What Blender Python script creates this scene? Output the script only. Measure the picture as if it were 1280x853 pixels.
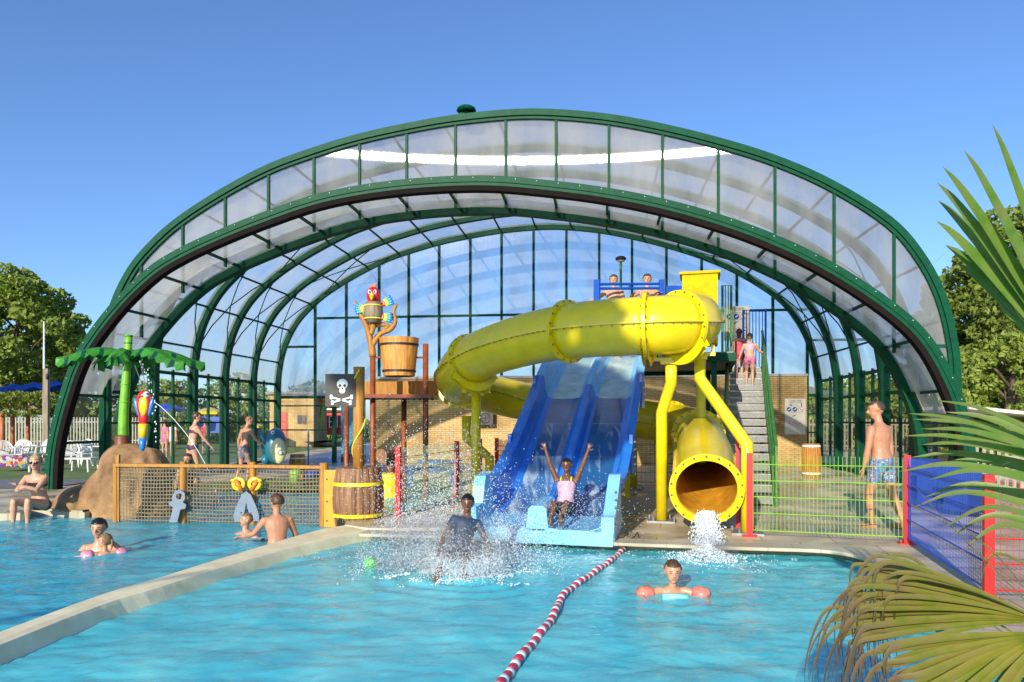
import bpy, bmesh, math, random
from mathutils import Vector, Matrix, noise
from mathutils.geometry import tessellate_polygon
R = math.radians
PI = math.pi
random.seed(7)
scene = bpy.context.scene
for o in list(bpy.data.objects):
    bpy.data.objects.remove(o)
COL = scene.collection

# ------------------------------------------------------------------ camera
FPX, U0, V0, CAMH = 900.0, 640.0, 525.0, 1.58
cam_d = bpy.data.cameras.new('camera')
cam = bpy.data.objects.new('camera', cam_d)
COL.objects.link(cam)
cam.location = (0, 0, CAMH)
cam.rotation_euler = (R(90), 0, 0)
cam_d.sensor_width = 36
cam_d.lens = 36 * FPX / 1280
cam_d.shift_y = (V0 - 426.5) / 1280
cam_d.clip_start = 0.05
cam_d.clip_end = 2000
scene.camera = cam

# ------------------------------------------------------------------ light
SUN_AZ, SUN_EL = R(201), R(19.8)
sdir = Vector((math.sin(SUN_AZ) * math.cos(SUN_EL), math.cos(SUN_AZ) * math.cos(SUN_EL), math.sin(SUN_EL)))
world = bpy.data.worlds.new('World')
scene.world = world
world.use_nodes = True
wn = world.node_tree.nodes
wl = world.node_tree.links
sky = wn.new('ShaderNodeTexSky')
sky.sky_type = 'NISHITA'
sky.sun_disc = False
sky.sun_elevation = SUN_EL
sky.sun_rotation = SUN_AZ
sky.air_density = 1.0
sky.dust_density = 0.6
sky.ozone_density = 3.0
bg = wn['Background']
bg.inputs['Strength'].default_value = 0.132
tint = wn.new('ShaderNodeMix'); tint.data_type = 'RGBA'; tint.blend_type = 'MULTIPLY'; tint.inputs[0].default_value = 1
tint.inputs[7].default_value = (.76, .94, 1.22, 1)      # clear late-summer sky, deeper blue than the sky model gives
wl.new(sky.outputs[0], tint.inputs[6]); wl.new(tint.outputs[2], bg.inputs['Color'])
sun_d = bpy.data.lights.new('sun', 'SUN')
sun_d.energy = 5.0
sun_d.angle = R(0.5)
sun_d.color = (1.0, 0.88, 0.70)
sun = bpy.data.objects.new('sun', sun_d)
COL.objects.link(sun)
sun.rotation_euler = (-sdir).to_track_quat('-Z', 'Y').to_euler()
sun.location = (0, -20, 30)
scene.view_settings.view_transform = 'Standard'
scene.view_settings.look = 'None'
scene.view_settings.exposure = 0.36
scene.view_settings.gamma = 1
scene.render.engine = 'CYCLES'
scene.cycles.transparent_max_bounces = 24
scene.cycles.max_bounces = 8
scene.cycles.caustics_reflective = False
scene.cycles.caustics_refractive = False
scene.cycles.sample_clamp_indirect = 6

# ------------------------------------------------------------------ helpers
def at(u, v, d):
    """a point seen at photo pixel (u, v) at depth d metres"""
    return Vector(((u - U0) / FPX * d, d, CAMH + (V0 - v) / FPX * d))

def V(*a):
    return Vector(a)

def tag(o, label=None, cat=None, group=None, kind=None):
    if label: o['label'] = label
    if cat: o['category'] = cat
    if group: o['group'] = group
    if kind: o['kind'] = kind
    return o

def thing(name, label, cat, loc=(0, 0, 0), group=None):
    o = bpy.data.objects.new(name, None)
    COL.objects.link(o)
    o.location = loc
    o.empty_display_size = 0.1
    return tag(o, label, cat, group)

def build(name, bm, m, parent=None, smooth=False, rec=True):
    """link bm (world coordinates) as one mesh object"""
    if rec:
        bmesh.ops.recalc_face_normals(bm, faces=bm.faces)
    off = Vector((0, 0, 0))
    p = parent
    while p is not None:
        off += Vector(p.location)
        p = p.parent
    if off.length:
        bmesh.ops.translate(bm, verts=bm.verts, vec=-off)
    me = bpy.data.meshes.new(name)
    bm.to_mesh(me)
    bm.free()
    if isinstance(m, (list, tuple)):
        for x in m: me.materials.append(x)
    else:
        me.materials.append(m)
    if smooth:
        for f in me.polygons: f.use_smooth = True
    o = bpy.data.objects.new(name, me)
    COL.objects.link(o)
    if parent is not None: o.parent = parent
    return o

def B(): return bmesh.new()

def box(bm, c, size, rot=0.0, mi=0):
    """box centred at c, size (x,y,z), rotated about z"""
    hx, hy, hz = size[0] / 2, size[1] / 2, size[2] / 2
    ca, sa = math.cos(rot), math.sin(rot)
    vs = []
    for z in (-hz, hz):
        for x, y in ((-hx, -hy), (hx, -hy), (hx, hy), (-hx, hy)):
            vs.append(bm.verts.new((c[0] + x * ca - y * sa, c[1] + x * sa + y * ca, c[2] + z)))
    for f in ((0, 3, 2, 1), (4, 5, 6, 7), (0, 1, 5, 4), (1, 2, 6, 5), (2, 3, 7, 6), (3, 0, 4, 7)):
        bm.faces.new([vs[i] for i in f]).material_index = mi

def bar(bm, a, b, w, h, up=Vector((0, 0, 1)), mi=0):
    """rectangular bar from a to b; w across, h along up"""
    a, b = Vector(a), Vector(b)
    d = (b - a).normalized()
    s = d.cross(up)
    if s.length < 1e-4: s = d.cross(Vector((1, 0, 0)))
    s.normalize()
    n = s.cross(d).normalized()
    vs = []
    for p in (a, b):
        for i, j in ((-1, -1), (1, -1), (1, 1), (-1, 1)):
            vs.append(bm.verts.new(p + s * (w / 2 * i) + n * (h / 2 * j)))
    for f in ((0, 3, 2, 1), (4, 5, 6, 7), (0, 1, 5, 4), (1, 2, 6, 5), (2, 3, 7, 6), (3, 0, 4, 7)):
        bm.faces.new([vs[i] for i in f]).material_index = mi

def frames(pts):
    """parallel-transport frames along a polyline"""
    n = len(pts)
    T = []
    for i in range(n):
        a = pts[max(0, i - 1)]; b = pts[min(n - 1, i + 1)]
        T.append((b - a).normalized())
    ref = Vector((0, 0, 1)) if abs(T[0].z) < 0.9 else Vector((0, 1, 0))
    out = []
    for t in T:
        s = t.cross(ref)
        if s.length < 1e-5: s = t.orthogonal()
        s.normalize()
        u = s.cross(t).normalized()
        ref = u
        out.append((t, s, u))
    return out

def tube(bm, pts, r, n=10, caps=True, mi=0, closed_z=None):
    pts = [Vector(p) for p in pts]
    if not isinstance(r, (list, tuple)): r = [r] * len(pts)
    fr = frames(pts)
    rings = []
    for p, rr, (t, s, u) in zip(pts, r, fr):
        rings.append([bm.verts.new(p + (s * math.cos(2 * PI * k / n) + u * math.sin(2 * PI * k / n)) * rr) for k in range(n)])
    for a, b in zip(rings, rings[1:]):
        for k in range(n):
            bm.faces.new((a[k], a[(k + 1) % n], b[(k + 1) % n], b[k])).material_index = mi
    if caps:
        bm.faces.new(rings[0][::-1]).material_index = mi
        bm.faces.new(rings[-1]).material_index = mi
    return rings

def lathe(bm, prof, c, n=24, axis='z', mi=0, cap=True):
    """prof list of (r, h)"""
    rings = []
    for r, h in prof:
        ring = []
        for k in range(n):
            a = 2 * PI * k / n
            if axis == 'z': ring.append(bm.verts.new((c[0] + r * math.cos(a), c[1] + r * math.sin(a), c[2] + h)))
            elif axis == 'y': ring.append(bm.verts.new((c[0] + r * math.cos(a), c[1] + h, c[2] + r * math.sin(a))))
            else: ring.append(bm.verts.new((c[0] + h, c[1] + r * math.cos(a), c[2] + r * math.sin(a))))
        rings.append(ring)
    for a, b in zip(rings, rings[1:]):
        for k in range(n):
            bm.faces.new((a[k], a[(k + 1) % n], b[(k + 1) % n], b[k])).material_index = mi
    if cap:
        bm.faces.new(rings[0][::-1]).material_index = mi
        bm.faces.new(rings[-1]).material_index = mi

def ell(bm, c, r, n=12, m=8, rot=None, mi=0):
    """ellipsoid; r = (rx, ry, rz), optional 3x3 rotation"""
    c = Vector(c)
    def P(x, y, z):
        v = Vector((x * r[0], y * r[1], z * r[2]))
        if rot is not None: v = rot @ v
        return bm.verts.new(c + v)
    top = P(0, 0, 1); bot = P(0, 0, -1)
    rings = []
    for j in range(1, m):
        a = PI * j / m
        rings.append([P(math.sin(a) * math.cos(2 * PI * k / n), math.sin(a) * math.sin(2 * PI * k / n), math.cos(a)) for k in range(n)])
    fs = []
    for k in range(n):
        fs.append(bm.faces.new((top, rings[0][k], rings[0][(k + 1) % n])))
        fs.append(bm.faces.new((bot, rings[-1][(k + 1) % n], rings[-1][k])))
    for a, b in zip(rings, rings[1:]):
        for k in range(n):
            fs.append(bm.faces.new((a[k], b[k], b[(k + 1) % n], a[(k + 1) % n])))
    for f in fs: f.material_index = mi

def cr(pts, k=8):
    """Catmull-Rom through points"""
    pts = [Vector(p) for p in pts]
    P = [pts[0] * 2 - pts[1]] + pts + [pts[-1] * 2 - pts[-2]]
    out = []
    for i in range(1, len(P) - 2):
        p0, p1, p2, p3 = P[i - 1], P[i], P[i + 1], P[i + 2]
        for j in range(k):
            t = j / k
            out.append(0.5 * ((2 * p1) + (p2 - p0) * t + (2 * p0 - 5 * p1 + 4 * p2 - p3) * t * t + (3 * p1 - p0 - 3 * p2 + p3) * t ** 3))
    out.append(pts[-1])
    return out

def prism(bm, poly, z0, z1, mi=0):
    a = [bm.verts.new((x, y, z0)) for x, y in poly]
    b = [bm.verts.new((x, y, z1)) for x, y in poly]
    n = len(poly)
    for k in range(n):
        bm.faces.new((a[k], a[(k + 1) % n], b[(k + 1) % n], b[k])).material_index = mi
    for ring in (a, b):
        tris = tessellate_polygon([[v.co for v in ring]])
        for t in tris: bm.faces.new([ring[i] for i in t]).material_index = mi

def sheet(bm, loops, z):
    """flat sheet with holes"""
    vl = [[Vector((x, y, z)) for x, y in lp] for lp in loops]
    vs = [bm.verts.new(p) for lp in vl for p in lp]
    for t in tessellate_polygon(vl):
        try: bm.faces.new([vs[i] for i in t])
        except ValueError: pass

# ------------------------------------------------------------------ materials
def nmat(name):
    m = bpy.data.materials.new(name)
    m.use_nodes = True
    nt = m.node_tree
    return m, nt, nt.nodes, nt.links, nt.nodes['Principled BSDF']

def mat(name, col, rough=0.5, metal=0.0, var=0.12, scale=6.0, bump=0.0, bscale=None, dark=None, spec=0.5, coat=0.0, stretch=(1, 1, 1), sss=0.0, co='Object'):
    """principled with noise-driven tone variation and bump"""
    m, nt, n, l, p = nmat(name)
    tc = n.new('ShaderNodeTexCoord')
    mp = n.new('ShaderNodeMapping'); mp.inputs['Scale'].default_value = stretch
    l.new(tc.outputs[co], mp.inputs['Vector'])
    no = n.new('ShaderNodeTexNoise'); no.inputs['Scale'].default_value = scale; no.inputs['Detail'].default_value = 6
    no.inputs['Roughness'].default_value = 0.65
    l.new(mp.outputs[0], no.inputs['Vector'])
    rp = n.new('ShaderNodeValToRGB')
    c2 = dark if dark else tuple(c * (1 - 2.2 * var) for c in col)
    rp.color_ramp.elements[0].position = 0.3
    rp.color_ramp.elements[1].position = 0.68
    rp.color_ramp.elements[0].color = (*c2, 1)
    rp.color_ramp.elements[1].color = (*[min(1, c * (1 + var * .6)) for c in col], 1)
    l.new(no.outputs['Fac'], rp.inputs[0])
    l.new(rp.outputs[0], p.inputs['Base Color'])
    p.inputs['Roughness'].default_value = rough
    p.inputs['Metallic'].default_value = metal
    p.inputs['Specular IOR Level'].default_value = spec
    p.inputs['Coat Weight'].default_value = coat
    if sss:
        p.inputs['Subsurface Weight'].default_value = sss
        p.inputs['Subsurface Radius'].default_value = (0.02, 0.008, 0.004)
    if bump:
        b = n.new('ShaderNodeBump'); b.inputs['Strength'].default_value = bump; b.inputs['Distance'].default_value = 0.02
        nb = n.new('ShaderNodeTexNoise'); nb.inputs['Scale'].default_value = bscale or scale * 4; nb.inputs['Detail'].default_value = 4
        l.new(mp.outputs[0], nb.inputs['Vector'])
        l.new(nb.outputs['Fac'], b.inputs['Height']); l.new(b.outputs[0], p.inputs['Normal'])
    return m

def wood(name, a, b, scale=30, axis='z', rough=0.6, planks=0.0):
    m, nt, n, l, p = nmat(name)
    tc = n.new('ShaderNodeTexCoord')
    mp = n.new('ShaderNodeMapping')
    mp.inputs['Scale'].default_value = {'z': (1, 1, .08), 'x': (.08, 1, 1), 'y': (1, .08, 1)}[axis]
    l.new(tc.outputs['Object'], mp.inputs[0])
    no = n.new('ShaderNodeTexNoise'); no.inputs['Scale'].default_value = scale; no.inputs['Detail'].default_value = 8
    l.new(mp.outputs[0], no.inputs[0])
    rp = n.new('ShaderNodeValToRGB')
    rp.color_ramp.elements[0].position = 0.32; rp.color_ramp.elements[0].color = (*a, 1)
    rp.color_ramp.elements[1].position = 0.66; rp.color_ramp.elements[1].color = (*b, 1)
    l.new(no.outputs[0], rp.inputs[0]); l.new(rp.outputs[0], p.inputs['Base Color'])
    p.inputs['Roughness'].default_value = rough
    bp = n.new('ShaderNodeBump'); bp.inputs['Strength'].default_value = .4; bp.inputs['Distance'].default_value = .01
    l.new(no.outputs[0], bp.inputs['Height']); l.new(bp.outputs[0], p.inputs['Normal'])
    return m

def panel_mat(name, tint, alpha, diff=0.25, rough=0.12, ridge=0.25, glossw=1.0, aniso=0.0):
    """translucent twin-wall panel: transparent + milky scattering + ridged gloss"""
    m = bpy.data.materials.new(name); m.use_nodes = True
    nt = m.node_tree; n = nt.nodes; l = nt.links
    n.remove(n['Principled BSDF']); out = n['Material Output']
    tr = n.new('ShaderNodeBsdfTransparent'); tr.inputs[0].default_value = (*tint, 1)
    df = n.new('ShaderNodeBsdfDiffuse'); df.inputs[0].default_value = (.86, .85, .80, 1)
    tl = n.new('ShaderNodeBsdfTranslucent'); tl.inputs[0].default_value = (.86, .86, .83, 1)
    gl = n.new('ShaderNodeBsdfGlossy'); gl.inputs['Roughness'].default_value = rough
    gl.inputs[0].default_value = (.95, .95, .95, 1)
    gl.inputs['Anisotropy'].default_value = aniso; gl.inputs['Rotation'].default_value = .25; tg = n.new('ShaderNodeTangent'); tg.direction_type = 'RADIAL'; tg.axis = 'Z'; l.new(tg.outputs[0], gl.inputs['Tangent'])
    tc = n.new('ShaderNodeTexCoord')
    mp = n.new('ShaderNodeMapping'); mp.inputs['Scale'].default_value = (1, 1, .02)
    l.new(tc.outputs['Object'], mp.inputs[0])
    no = n.new('ShaderNodeTexNoise'); no.inputs['Scale'].default_value = 16; no.inputs['Detail'].default_value = 5
    l.new(mp.outputs[0], no.inputs[0])
    bp = n.new('ShaderNodeBump'); bp.inputs['Strength'].default_value = ridge; bp.inputs['Distance'].default_value = .02
    l.new(no.outputs[0], bp.inputs['Height']); l.new(bp.outputs[0], gl.inputs['Normal'])
    dirt = n.new('ShaderNodeTexNoise'); dirt.inputs['Scale'].default_value = 1.3; dirt.inputs['Detail'].default_value = 8
    mp2 = n.new('ShaderNodeMapping'); mp2.inputs['Scale'].default_value = (1, 1, .35)
    l.new(tc.outputs['Object'], mp2.inputs[0]); l.new(mp2.outputs[0], dirt.inputs[0])
    a1 = n.new('ShaderNodeMixShader'); a1.inputs[0].default_value = .72
    l.new(df.outputs[0], a1.inputs[1]); l.new(tl.outputs[0], a1.inputs[2])
    mr = n.new('ShaderNodeMapRange'); mr.inputs['From Min'].default_value = .3; mr.inputs['From Max'].default_value = .7
    mr.inputs['To Min'].default_value = diff * .5; mr.inputs['To Max'].default_value = diff * 1.45
    l.new(dirt.outputs[0], mr.inputs[0])
    mx = n.new('ShaderNodeMixShader'); l.new(mr.outputs[0], mx.inputs[0])
    l.new(tr.outputs[0], mx.inputs[1]); l.new(a1.outputs[0], mx.inputs[2])
    fr = n.new('ShaderNodeFresnel'); ge = n.new('ShaderNodeNewGeometry'); io = n.new('ShaderNodeMapRange')
    io.inputs['To Min'].default_value = 1.5; io.inputs['To Max'].default_value = 1 / 1.5     # same reflectance from both sides of a thin sheet
    l.new(ge.outputs['Backfacing'], io.inputs[0]); l.new(io.outputs[0], fr.inputs[0])
    mu = n.new('ShaderNodeMath'); mu.operation = 'MULTIPLY'; mu.inputs[1].default_value = glossw
    l.new(fr.outputs[0], mu.inputs[0])
    m2 = n.new('ShaderNodeMixShader'); l.new(mu.outputs[0], m2.inputs[0])
    l.new(mx.outputs[0], m2.inputs[1]); l.new(gl.outputs[0], m2.inputs[2])
    l.new(m2.outputs[0], out.inputs[0])
    return m

M = {}
M['green'] = mat('green_paint', (.002, .070, .034), .5, var=.15, spec=.12)
M['greenL'] = mat('green_paint_stairs', (.05, .20, .04), .4, var=.15)
M['rubber'] = mat('grey_rubber', (.012, .009, .009), .9, spec=.1)
M['poly'] = panel_mat('polycarbonate_front', (.80, .83, .86), 1, .50, .20, .06, 1.5, 1.0)
M['polyroof'] = panel_mat('polycarbonate_roof', (.80, .83, .85), 1, .44, .25, .1, .9, .9)
M['polyback'] = panel_mat('polycarbonate_back', (.82, .87, .92), 1, .46, .15, .12, .8)
M['glass'] = panel_mat('clear_glazing', (.95, .97, .97), 1, .03, .02, .02, .8)
M['yellow'] = mat('yellow_fibreglass', (.82, .63, .005), .28, var=.07, scale=2.5, dark=(.66, .54, .008), coat=.35, bump=.03, bscale=20)
M['yellow2'] = mat('yellow_steel', (.78, .63, .006), .35, var=.08, coat=.2)
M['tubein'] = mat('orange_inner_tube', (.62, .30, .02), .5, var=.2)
M['bolt'] = mat('bolt_steel', (.25, .22, .18), .4, metal=.6)
M['blue'] = mat('blue_fibreglass', (.015, .19, .72), .3, var=.12, scale=3, coat=.3)
M['blueD'] = mat('dark_blue_lane', (.035, .13, .32), .12, var=.2, scale=2.5, coat=.5)
M['blueL'] = mat('light_blue_fibreglass', (.20, .52, .80), .3, var=.1, scale=3, coat=.2)
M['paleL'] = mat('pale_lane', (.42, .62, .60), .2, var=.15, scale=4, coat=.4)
M['bluesteel'] = mat('blue_steel', (.005, .07, .42), .65, spec=.15)
M['hoodyellow'] = mat('hood_yellow', (.62, .44, .006), .7, var=.15, spec=.1)
M['fpale'] = mat('pale_fence_paint', (.38, .50, .30), .5)
M['red'] = mat('red_steel', (.62, .015, .015), .4, var=.12)
M['fgreen'] = mat('lime_fence_paint', (.25, .55, .04), .45)
M['fblue'] = mat('blue_fence_paint', (.01, .08, .50), .45)
M['steel'] = mat('galvanised', (.33, .34, .35), .45, metal=.5, var=.2)
M['tread'] = mat('grating', (.22, .23, .23), .55, metal=.3, var=.25, scale=40)
M['rust'] = mat('rust_orange_post', (.28, .065, .015), .5, var=.25, scale=5)
M['ochre'] = wood('ochre_wood', (.28, .12, .015), (.46, .22, .03))
M['mustard'] = mat('mustard_panel', (.62, .33, .02), .5, var=.12)
M['barrel'] = wood('barrel_wood', (.10, .045, .02), (.33, .17, .08), 22)
M['bucket'] = wood('bucket_wood', (.38, .13, .02), (.72, .34, .08), 18)
M['hoopy'] = mat('yellow_hoop', (.85, .68, .02), .45)
M['black'] = mat('black_band', (.015, .015, .015), .5)
M['rope'] = mat('net_rope', (.30, .25, .16), .8, var=.2, scale=30)
M['white'] = mat('white_plastic', (.78, .78, .76), .4, var=.06)
M['greyplay'] = mat('grey_plastic_cutout', (.16, .22, .30), .5, var=.1)
M['plamgreen'] = mat('fake_leaf_green', (.08, .42, .05), .4, var=.25, scale=4)
M['plamdark'] = mat('fake_leaf_dark', (.01, .12, .08), .4)
M['limetrunk'] = mat('fake_trunk_lime', (.17, .50, .02), .35, var=.2, scale=5, coat=.3)
M['brown'] = mat('brown_ring', (.16, .05, .02), .5)
M['redp'] = mat('parrot_red', (.62, .01, .02), .3, coat=.4)
M['yelp'] = mat('parrot_yellow', (.88, .62, .01), .3, coat=.4)
M['blup'] = mat('parrot_blue', (.02, .22, .75), .3, coat=.4)
M['orap'] = mat('parrot_orange', (.85, .22, .02), .35)
M['grnp'] = mat('parrot_green', (.08, .42, .08), .4)
M['eyew'] = mat('eye_white', (.8, .8, .8), .2)
M['eyeb'] = mat('eye_black', (.01, .01, .01), .15)
M['teal'] = mat('teal_plastic', (.02, .16, .22), .35, coat=.3)
M['cream'] = mat('cream_plastic', (.75, .68, .36), .5)
M['rock'] = mat('play_rock', (.34, .20, .09), .85, var=.3, scale=2.2, dark=(.13, .07, .03), bump=.9, bscale=9)
M['deckwood'] = wood('grey_wood', (.12, .09, .06), (.28, .22, .15))
M['sign'] = mat('sign_board', (.62, .60, .50), .5, var=.06)
M['signred'] = mat('sign_red', (.55, .05, .04), .5)
M['signblue'] = mat('sign_blue', (.01, .04, .30), .5)
M['dark'] = mat('sign_dark', (.03, .03, .04), .5)
M['bluedoor'] = mat('cyan_door', (.02, .30, .45), .45)
M['concrete'] = mat('concrete_cap', (.5, .48, .43), .8, bump=.2)
# ------------------------------------------------------------------ setting materials
def brickmat(name, c1, c2, mortar, w, h, ms=0.008, bump=.5, coord='Object', rough=.85, rot=0, swap=False, wet=False):
    m, nt, n, l, p = nmat(name)
    tc = n.new('ShaderNodeTexCoord')
    src = tc.outputs[coord]
    if swap:
        sp = n.new('ShaderNodeSeparateXYZ'); cb = n.new('ShaderNodeCombineXYZ')
        ad = n.new('ShaderNodeMath'); ad.operation = 'ADD'
        l.new(src, sp.inputs[0]); l.new(sp.outputs[0], ad.inputs[0]); l.new(sp.outputs[1], ad.inputs[1])
        l.new(ad.outputs[0], cb.inputs[0]); l.new(sp.outputs[2], cb.inputs[1])
        src = cb.outputs[0]
    mp = n.new('ShaderNodeMapping'); mp.inputs['Rotation'].default_value = (0, 0, rot)
    l.new(src, mp.inputs[0])
    bt = n.new('ShaderNodeTexBrick')
    bt.inputs['Color1'].default_value = (*c1, 1); bt.inputs['Color2'].default_value = (*c2, 1)
    bt.inputs['Mortar'].default_value = (*mortar, 1)
    bt.inputs['Scale'].default_value = 1; bt.inputs['Brick Width'].default_value = w; bt.inputs['Row Height'].default_value = h
    bt.inputs['Mortar Size'].default_value = ms; bt.inputs['Mortar Smooth'].default_value = .2
    l.new(mp.outputs[0], bt.inputs[0])
    no = n.new('ShaderNodeTexNoise'); no.inputs['Scale'].default_value = 1.1; no.inputs['Detail'].default_value = 8
    l.new(tc.outputs[coord], no.inputs[0])
    mx = n.new('ShaderNodeMix'); mx.data_type = 'RGBA'; mx.blend_type = 'MULTIPLY'; mx.inputs[0].default_value = 1
    rp = n.new('ShaderNodeValToRGB'); rp.color_ramp.elements[0].position = .35; rp.color_ramp.elements[1].position = .65
    rp.color_ramp.elements[0].color = (.62, .58, .54, 1) if not wet else (.50, .47, .43, 1)
    rp.color_ramp.elements[1].color = (1, 1, 1, 1)
    l.new(no.outputs[0], rp.inputs[0]); l.new(bt.outputs[0], mx.inputs[6]); l.new(rp.outputs[0], mx.inputs[7])
    l.new(mx.outputs[2], p.inputs['Base Color'])
    p.inputs['Roughness'].default_value = rough
    if wet:
        mr = n.new('ShaderNodeMapRange'); mr.inputs['From Min'].default_value = .4; mr.inputs['From Max'].default_value = .6
        mr.inputs['To Min'].default_value = .18; mr.inputs['To Max'].default_value = .75
        l.new(no.outputs[0], mr.inputs[0]); l.new(mr.outputs[0], p.inputs['Roughness'])
    b = n.new('ShaderNodeBump'); b.inputs['Strength'].default_value = bump; b.inputs['Distance'].default_value = .01
    iv = n.new('ShaderNodeMath'); iv.operation = 'SUBTRACT'; iv.inputs[0].default_value = 1; l.new(bt.outputs['Fac'], iv.inputs[1])
    l.new(iv.outputs[0], b.inputs['Height']); l.new(b.outputs[0], p.inputs['Normal'])
    return m

M['brick'] = brickmat('yellow_brick', (.66, .47, .19), (.54, .37, .14), (.22, .16, .09), .24, .068, .007, .5, swap=True)
M['deck'] = brickmat('deck_slabs', (.70, .60, .42), (.62, .53, .38), (.32, .26, .17), .9, .9, .008, .25, rot=R(14), wet=True)
M['curb'] = brickmat('cream_kerb', (.62, .58, .44), (.58, .54, .40), (.38, .35, .25), .6, .3, .006, .2, rough=.55, rot=R(14))
M['wallw'] = mat('pale_pool_wall', (.90, .82, .54), .5, var=.12, scale=2.5, dark=(.72, .62, .36), bump=.15)
M['pave'] = mat('grey_paving', (.20, .20, .21), .8, var=.2, scale=3)
M['bluefloor'] = mat('blue_hall_floor', (.12, .17, .26), .45, var=.25, scale=1.6)

def pool_floor_mat(name, c, k=1.0):
    m, nt, n, l, p = nmat(name)
    tc = n.new('ShaderNodeTexCoord')
    bt = n.new('ShaderNodeTexBrick')
    bt.offset = 0
    bt.inputs['Color1'].default_value = (*c, 1); bt.inputs['Color2'].default_value = (c[0] * .8, c[1] * .9, c[2] * .95, 1)
    bt.inputs['Mortar'].default_value = (c[0] * 1.3, min(1, c[1] * 1.1), c[2], 1)
    bt.inputs['Scale'].default_value = 1; bt.inputs['Brick Width'].default_value = .06; bt.inputs['Row Height'].default_value = .06
    bt.inputs['Mortar Size'].default_value = .005
    l.new(tc.outputs['Object'], bt.inputs[0]); l.new(bt.outputs[0], p.inputs['Base Color'])
    p.inputs['Roughness'].default_value = .4
    return m
M['pfloor'] = pool_floor_mat('turquoise_mosaic', (.22, .78, .86))

def water_mat(name, body, opaq, tint, bscale=2.2, bstr=.5):
    m = bpy.data.materials.new(name); m.use_nodes = True
    nt = m.node_tree; n = nt.nodes; l = nt.links
    n.remove(n['Principled BSDF']); out = n['Material Output']
    tc = n.new('ShaderNodeTexCoord')
    # churned water: scattering body with uneven bubbles
    n1 = n.new('ShaderNodeTexNoise'); n1.inputs['Scale'].default_value = .8; n1.inputs['Detail'].default_value = 9; n1.inputs['Roughness'].default_value = .62
    n1.inputs['Distortion'].default_value = 1.2
    l.new(tc.outputs['Object'], n1.inputs[0])
    rp = n.new('ShaderNodeValToRGB')
    rp.color_ramp.elements[0].position = .36; rp.color_ramp.elements[0].color = (body[0] * .55, body[1] * .86, body[2] * .93, 1)
    rp.color_ramp.elements[1].position = .66; rp.color_ramp.elements[1].color = (min(1, body[0] * 1.6 + .02), body[1] * 1.12, body[2] * 1.05, 1)
    l.new(n1.outputs[0], rp.inputs[0])
    df = n.new('ShaderNodeBsdfDiffuse'); l.new(rp.outputs[0], df.inputs[0])
    tr = n.new('ShaderNodeBsdfTransparent'); tr.inputs[0].default_value = (*tint, 1)
    mx = n.new('ShaderNodeMixShader'); mx.inputs[0].default_value = opaq
    l.new(tr.outputs[0], mx.inputs[1]); l.new(df.outputs[0], mx.inputs[2])
    nb = n.new('ShaderNodeTexNoise'); nb.inputs['Scale'].default_value = bscale * 2.2; nb.inputs['Detail'].default_value = 5; nb.inputs['Distortion'].default_value = .8
    mp = n.new('ShaderNodeMapping'); mp.inputs['Scale'].default_value = (1, 1.6, 1)
    l.new(tc.outputs['Object'], mp.inputs[0]); l.new(mp.outputs[0], nb.inputs[0])
    bp = n.new('ShaderNodeBump'); bp.inputs['Strength'].default_value = bstr; bp.inputs['Distance'].default_value = .05
    l.new(nb.outputs[0], bp.inputs['Height'])
    gl = n.new('ShaderNodeBsdfGlossy'); gl.inputs['Roughness'].default_value = .06; l.new(bp.outputs[0], gl.inputs['Normal'])
    fr = n.new('ShaderNodeFresnel'); fr.inputs[0].default_value = 1.33; l.new(bp.outputs[0], fr.inputs['Normal'])
    m2 = n.new('ShaderNodeMixShader'); l.new(fr.outputs[0], m2.inputs[0])
    l.new(mx.outputs[0], m2.inputs[1]); l.new(gl.outputs[0], m2.inputs[2])
    l.new(m2.outputs[0], out.inputs[0])
    return m
M['water'] = water_mat('pool_water', (.14, .84, .95), .68, (.70, .98, .98), 3.4, .34)
M['water2'] = water_mat('pool_water_left', (.09, .70, .88), .64, (.60, .95, .98), 4.2, .5)
M['foam'] = mat('white_foam', (.85, .9, .93), .5, var=.03)

def grass_mat():
    m, nt, n, l, p = nmat('lawn')
    tc = n.new('ShaderNodeTexCoord')
    no = n.new('ShaderNodeTexNoise'); no.inputs['Scale'].default_value = .6; no.inputs['Detail'].default_value = 12; no.inputs['Roughness'].default_value = .8
    l.new(tc.outputs['Object'], no.inputs[0])
    rp = n.new('ShaderNodeValToRGB'); rp.color_ramp.elements[0].position = .35; rp.color_ramp.elements[1].position = .65
    rp.color_ramp.elements[0].color = (.06, .12, .02, 1); rp.color_ramp.elements[1].color = (.17, .24, .05, 1)
    l.new(no.outputs[0], rp.inputs[0]); l.new(rp.outputs[0], p.inputs['Base Color'])
    p.inputs['Roughness'].default_value = .9
    return m
M['lawn'] = grass_mat()

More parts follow.
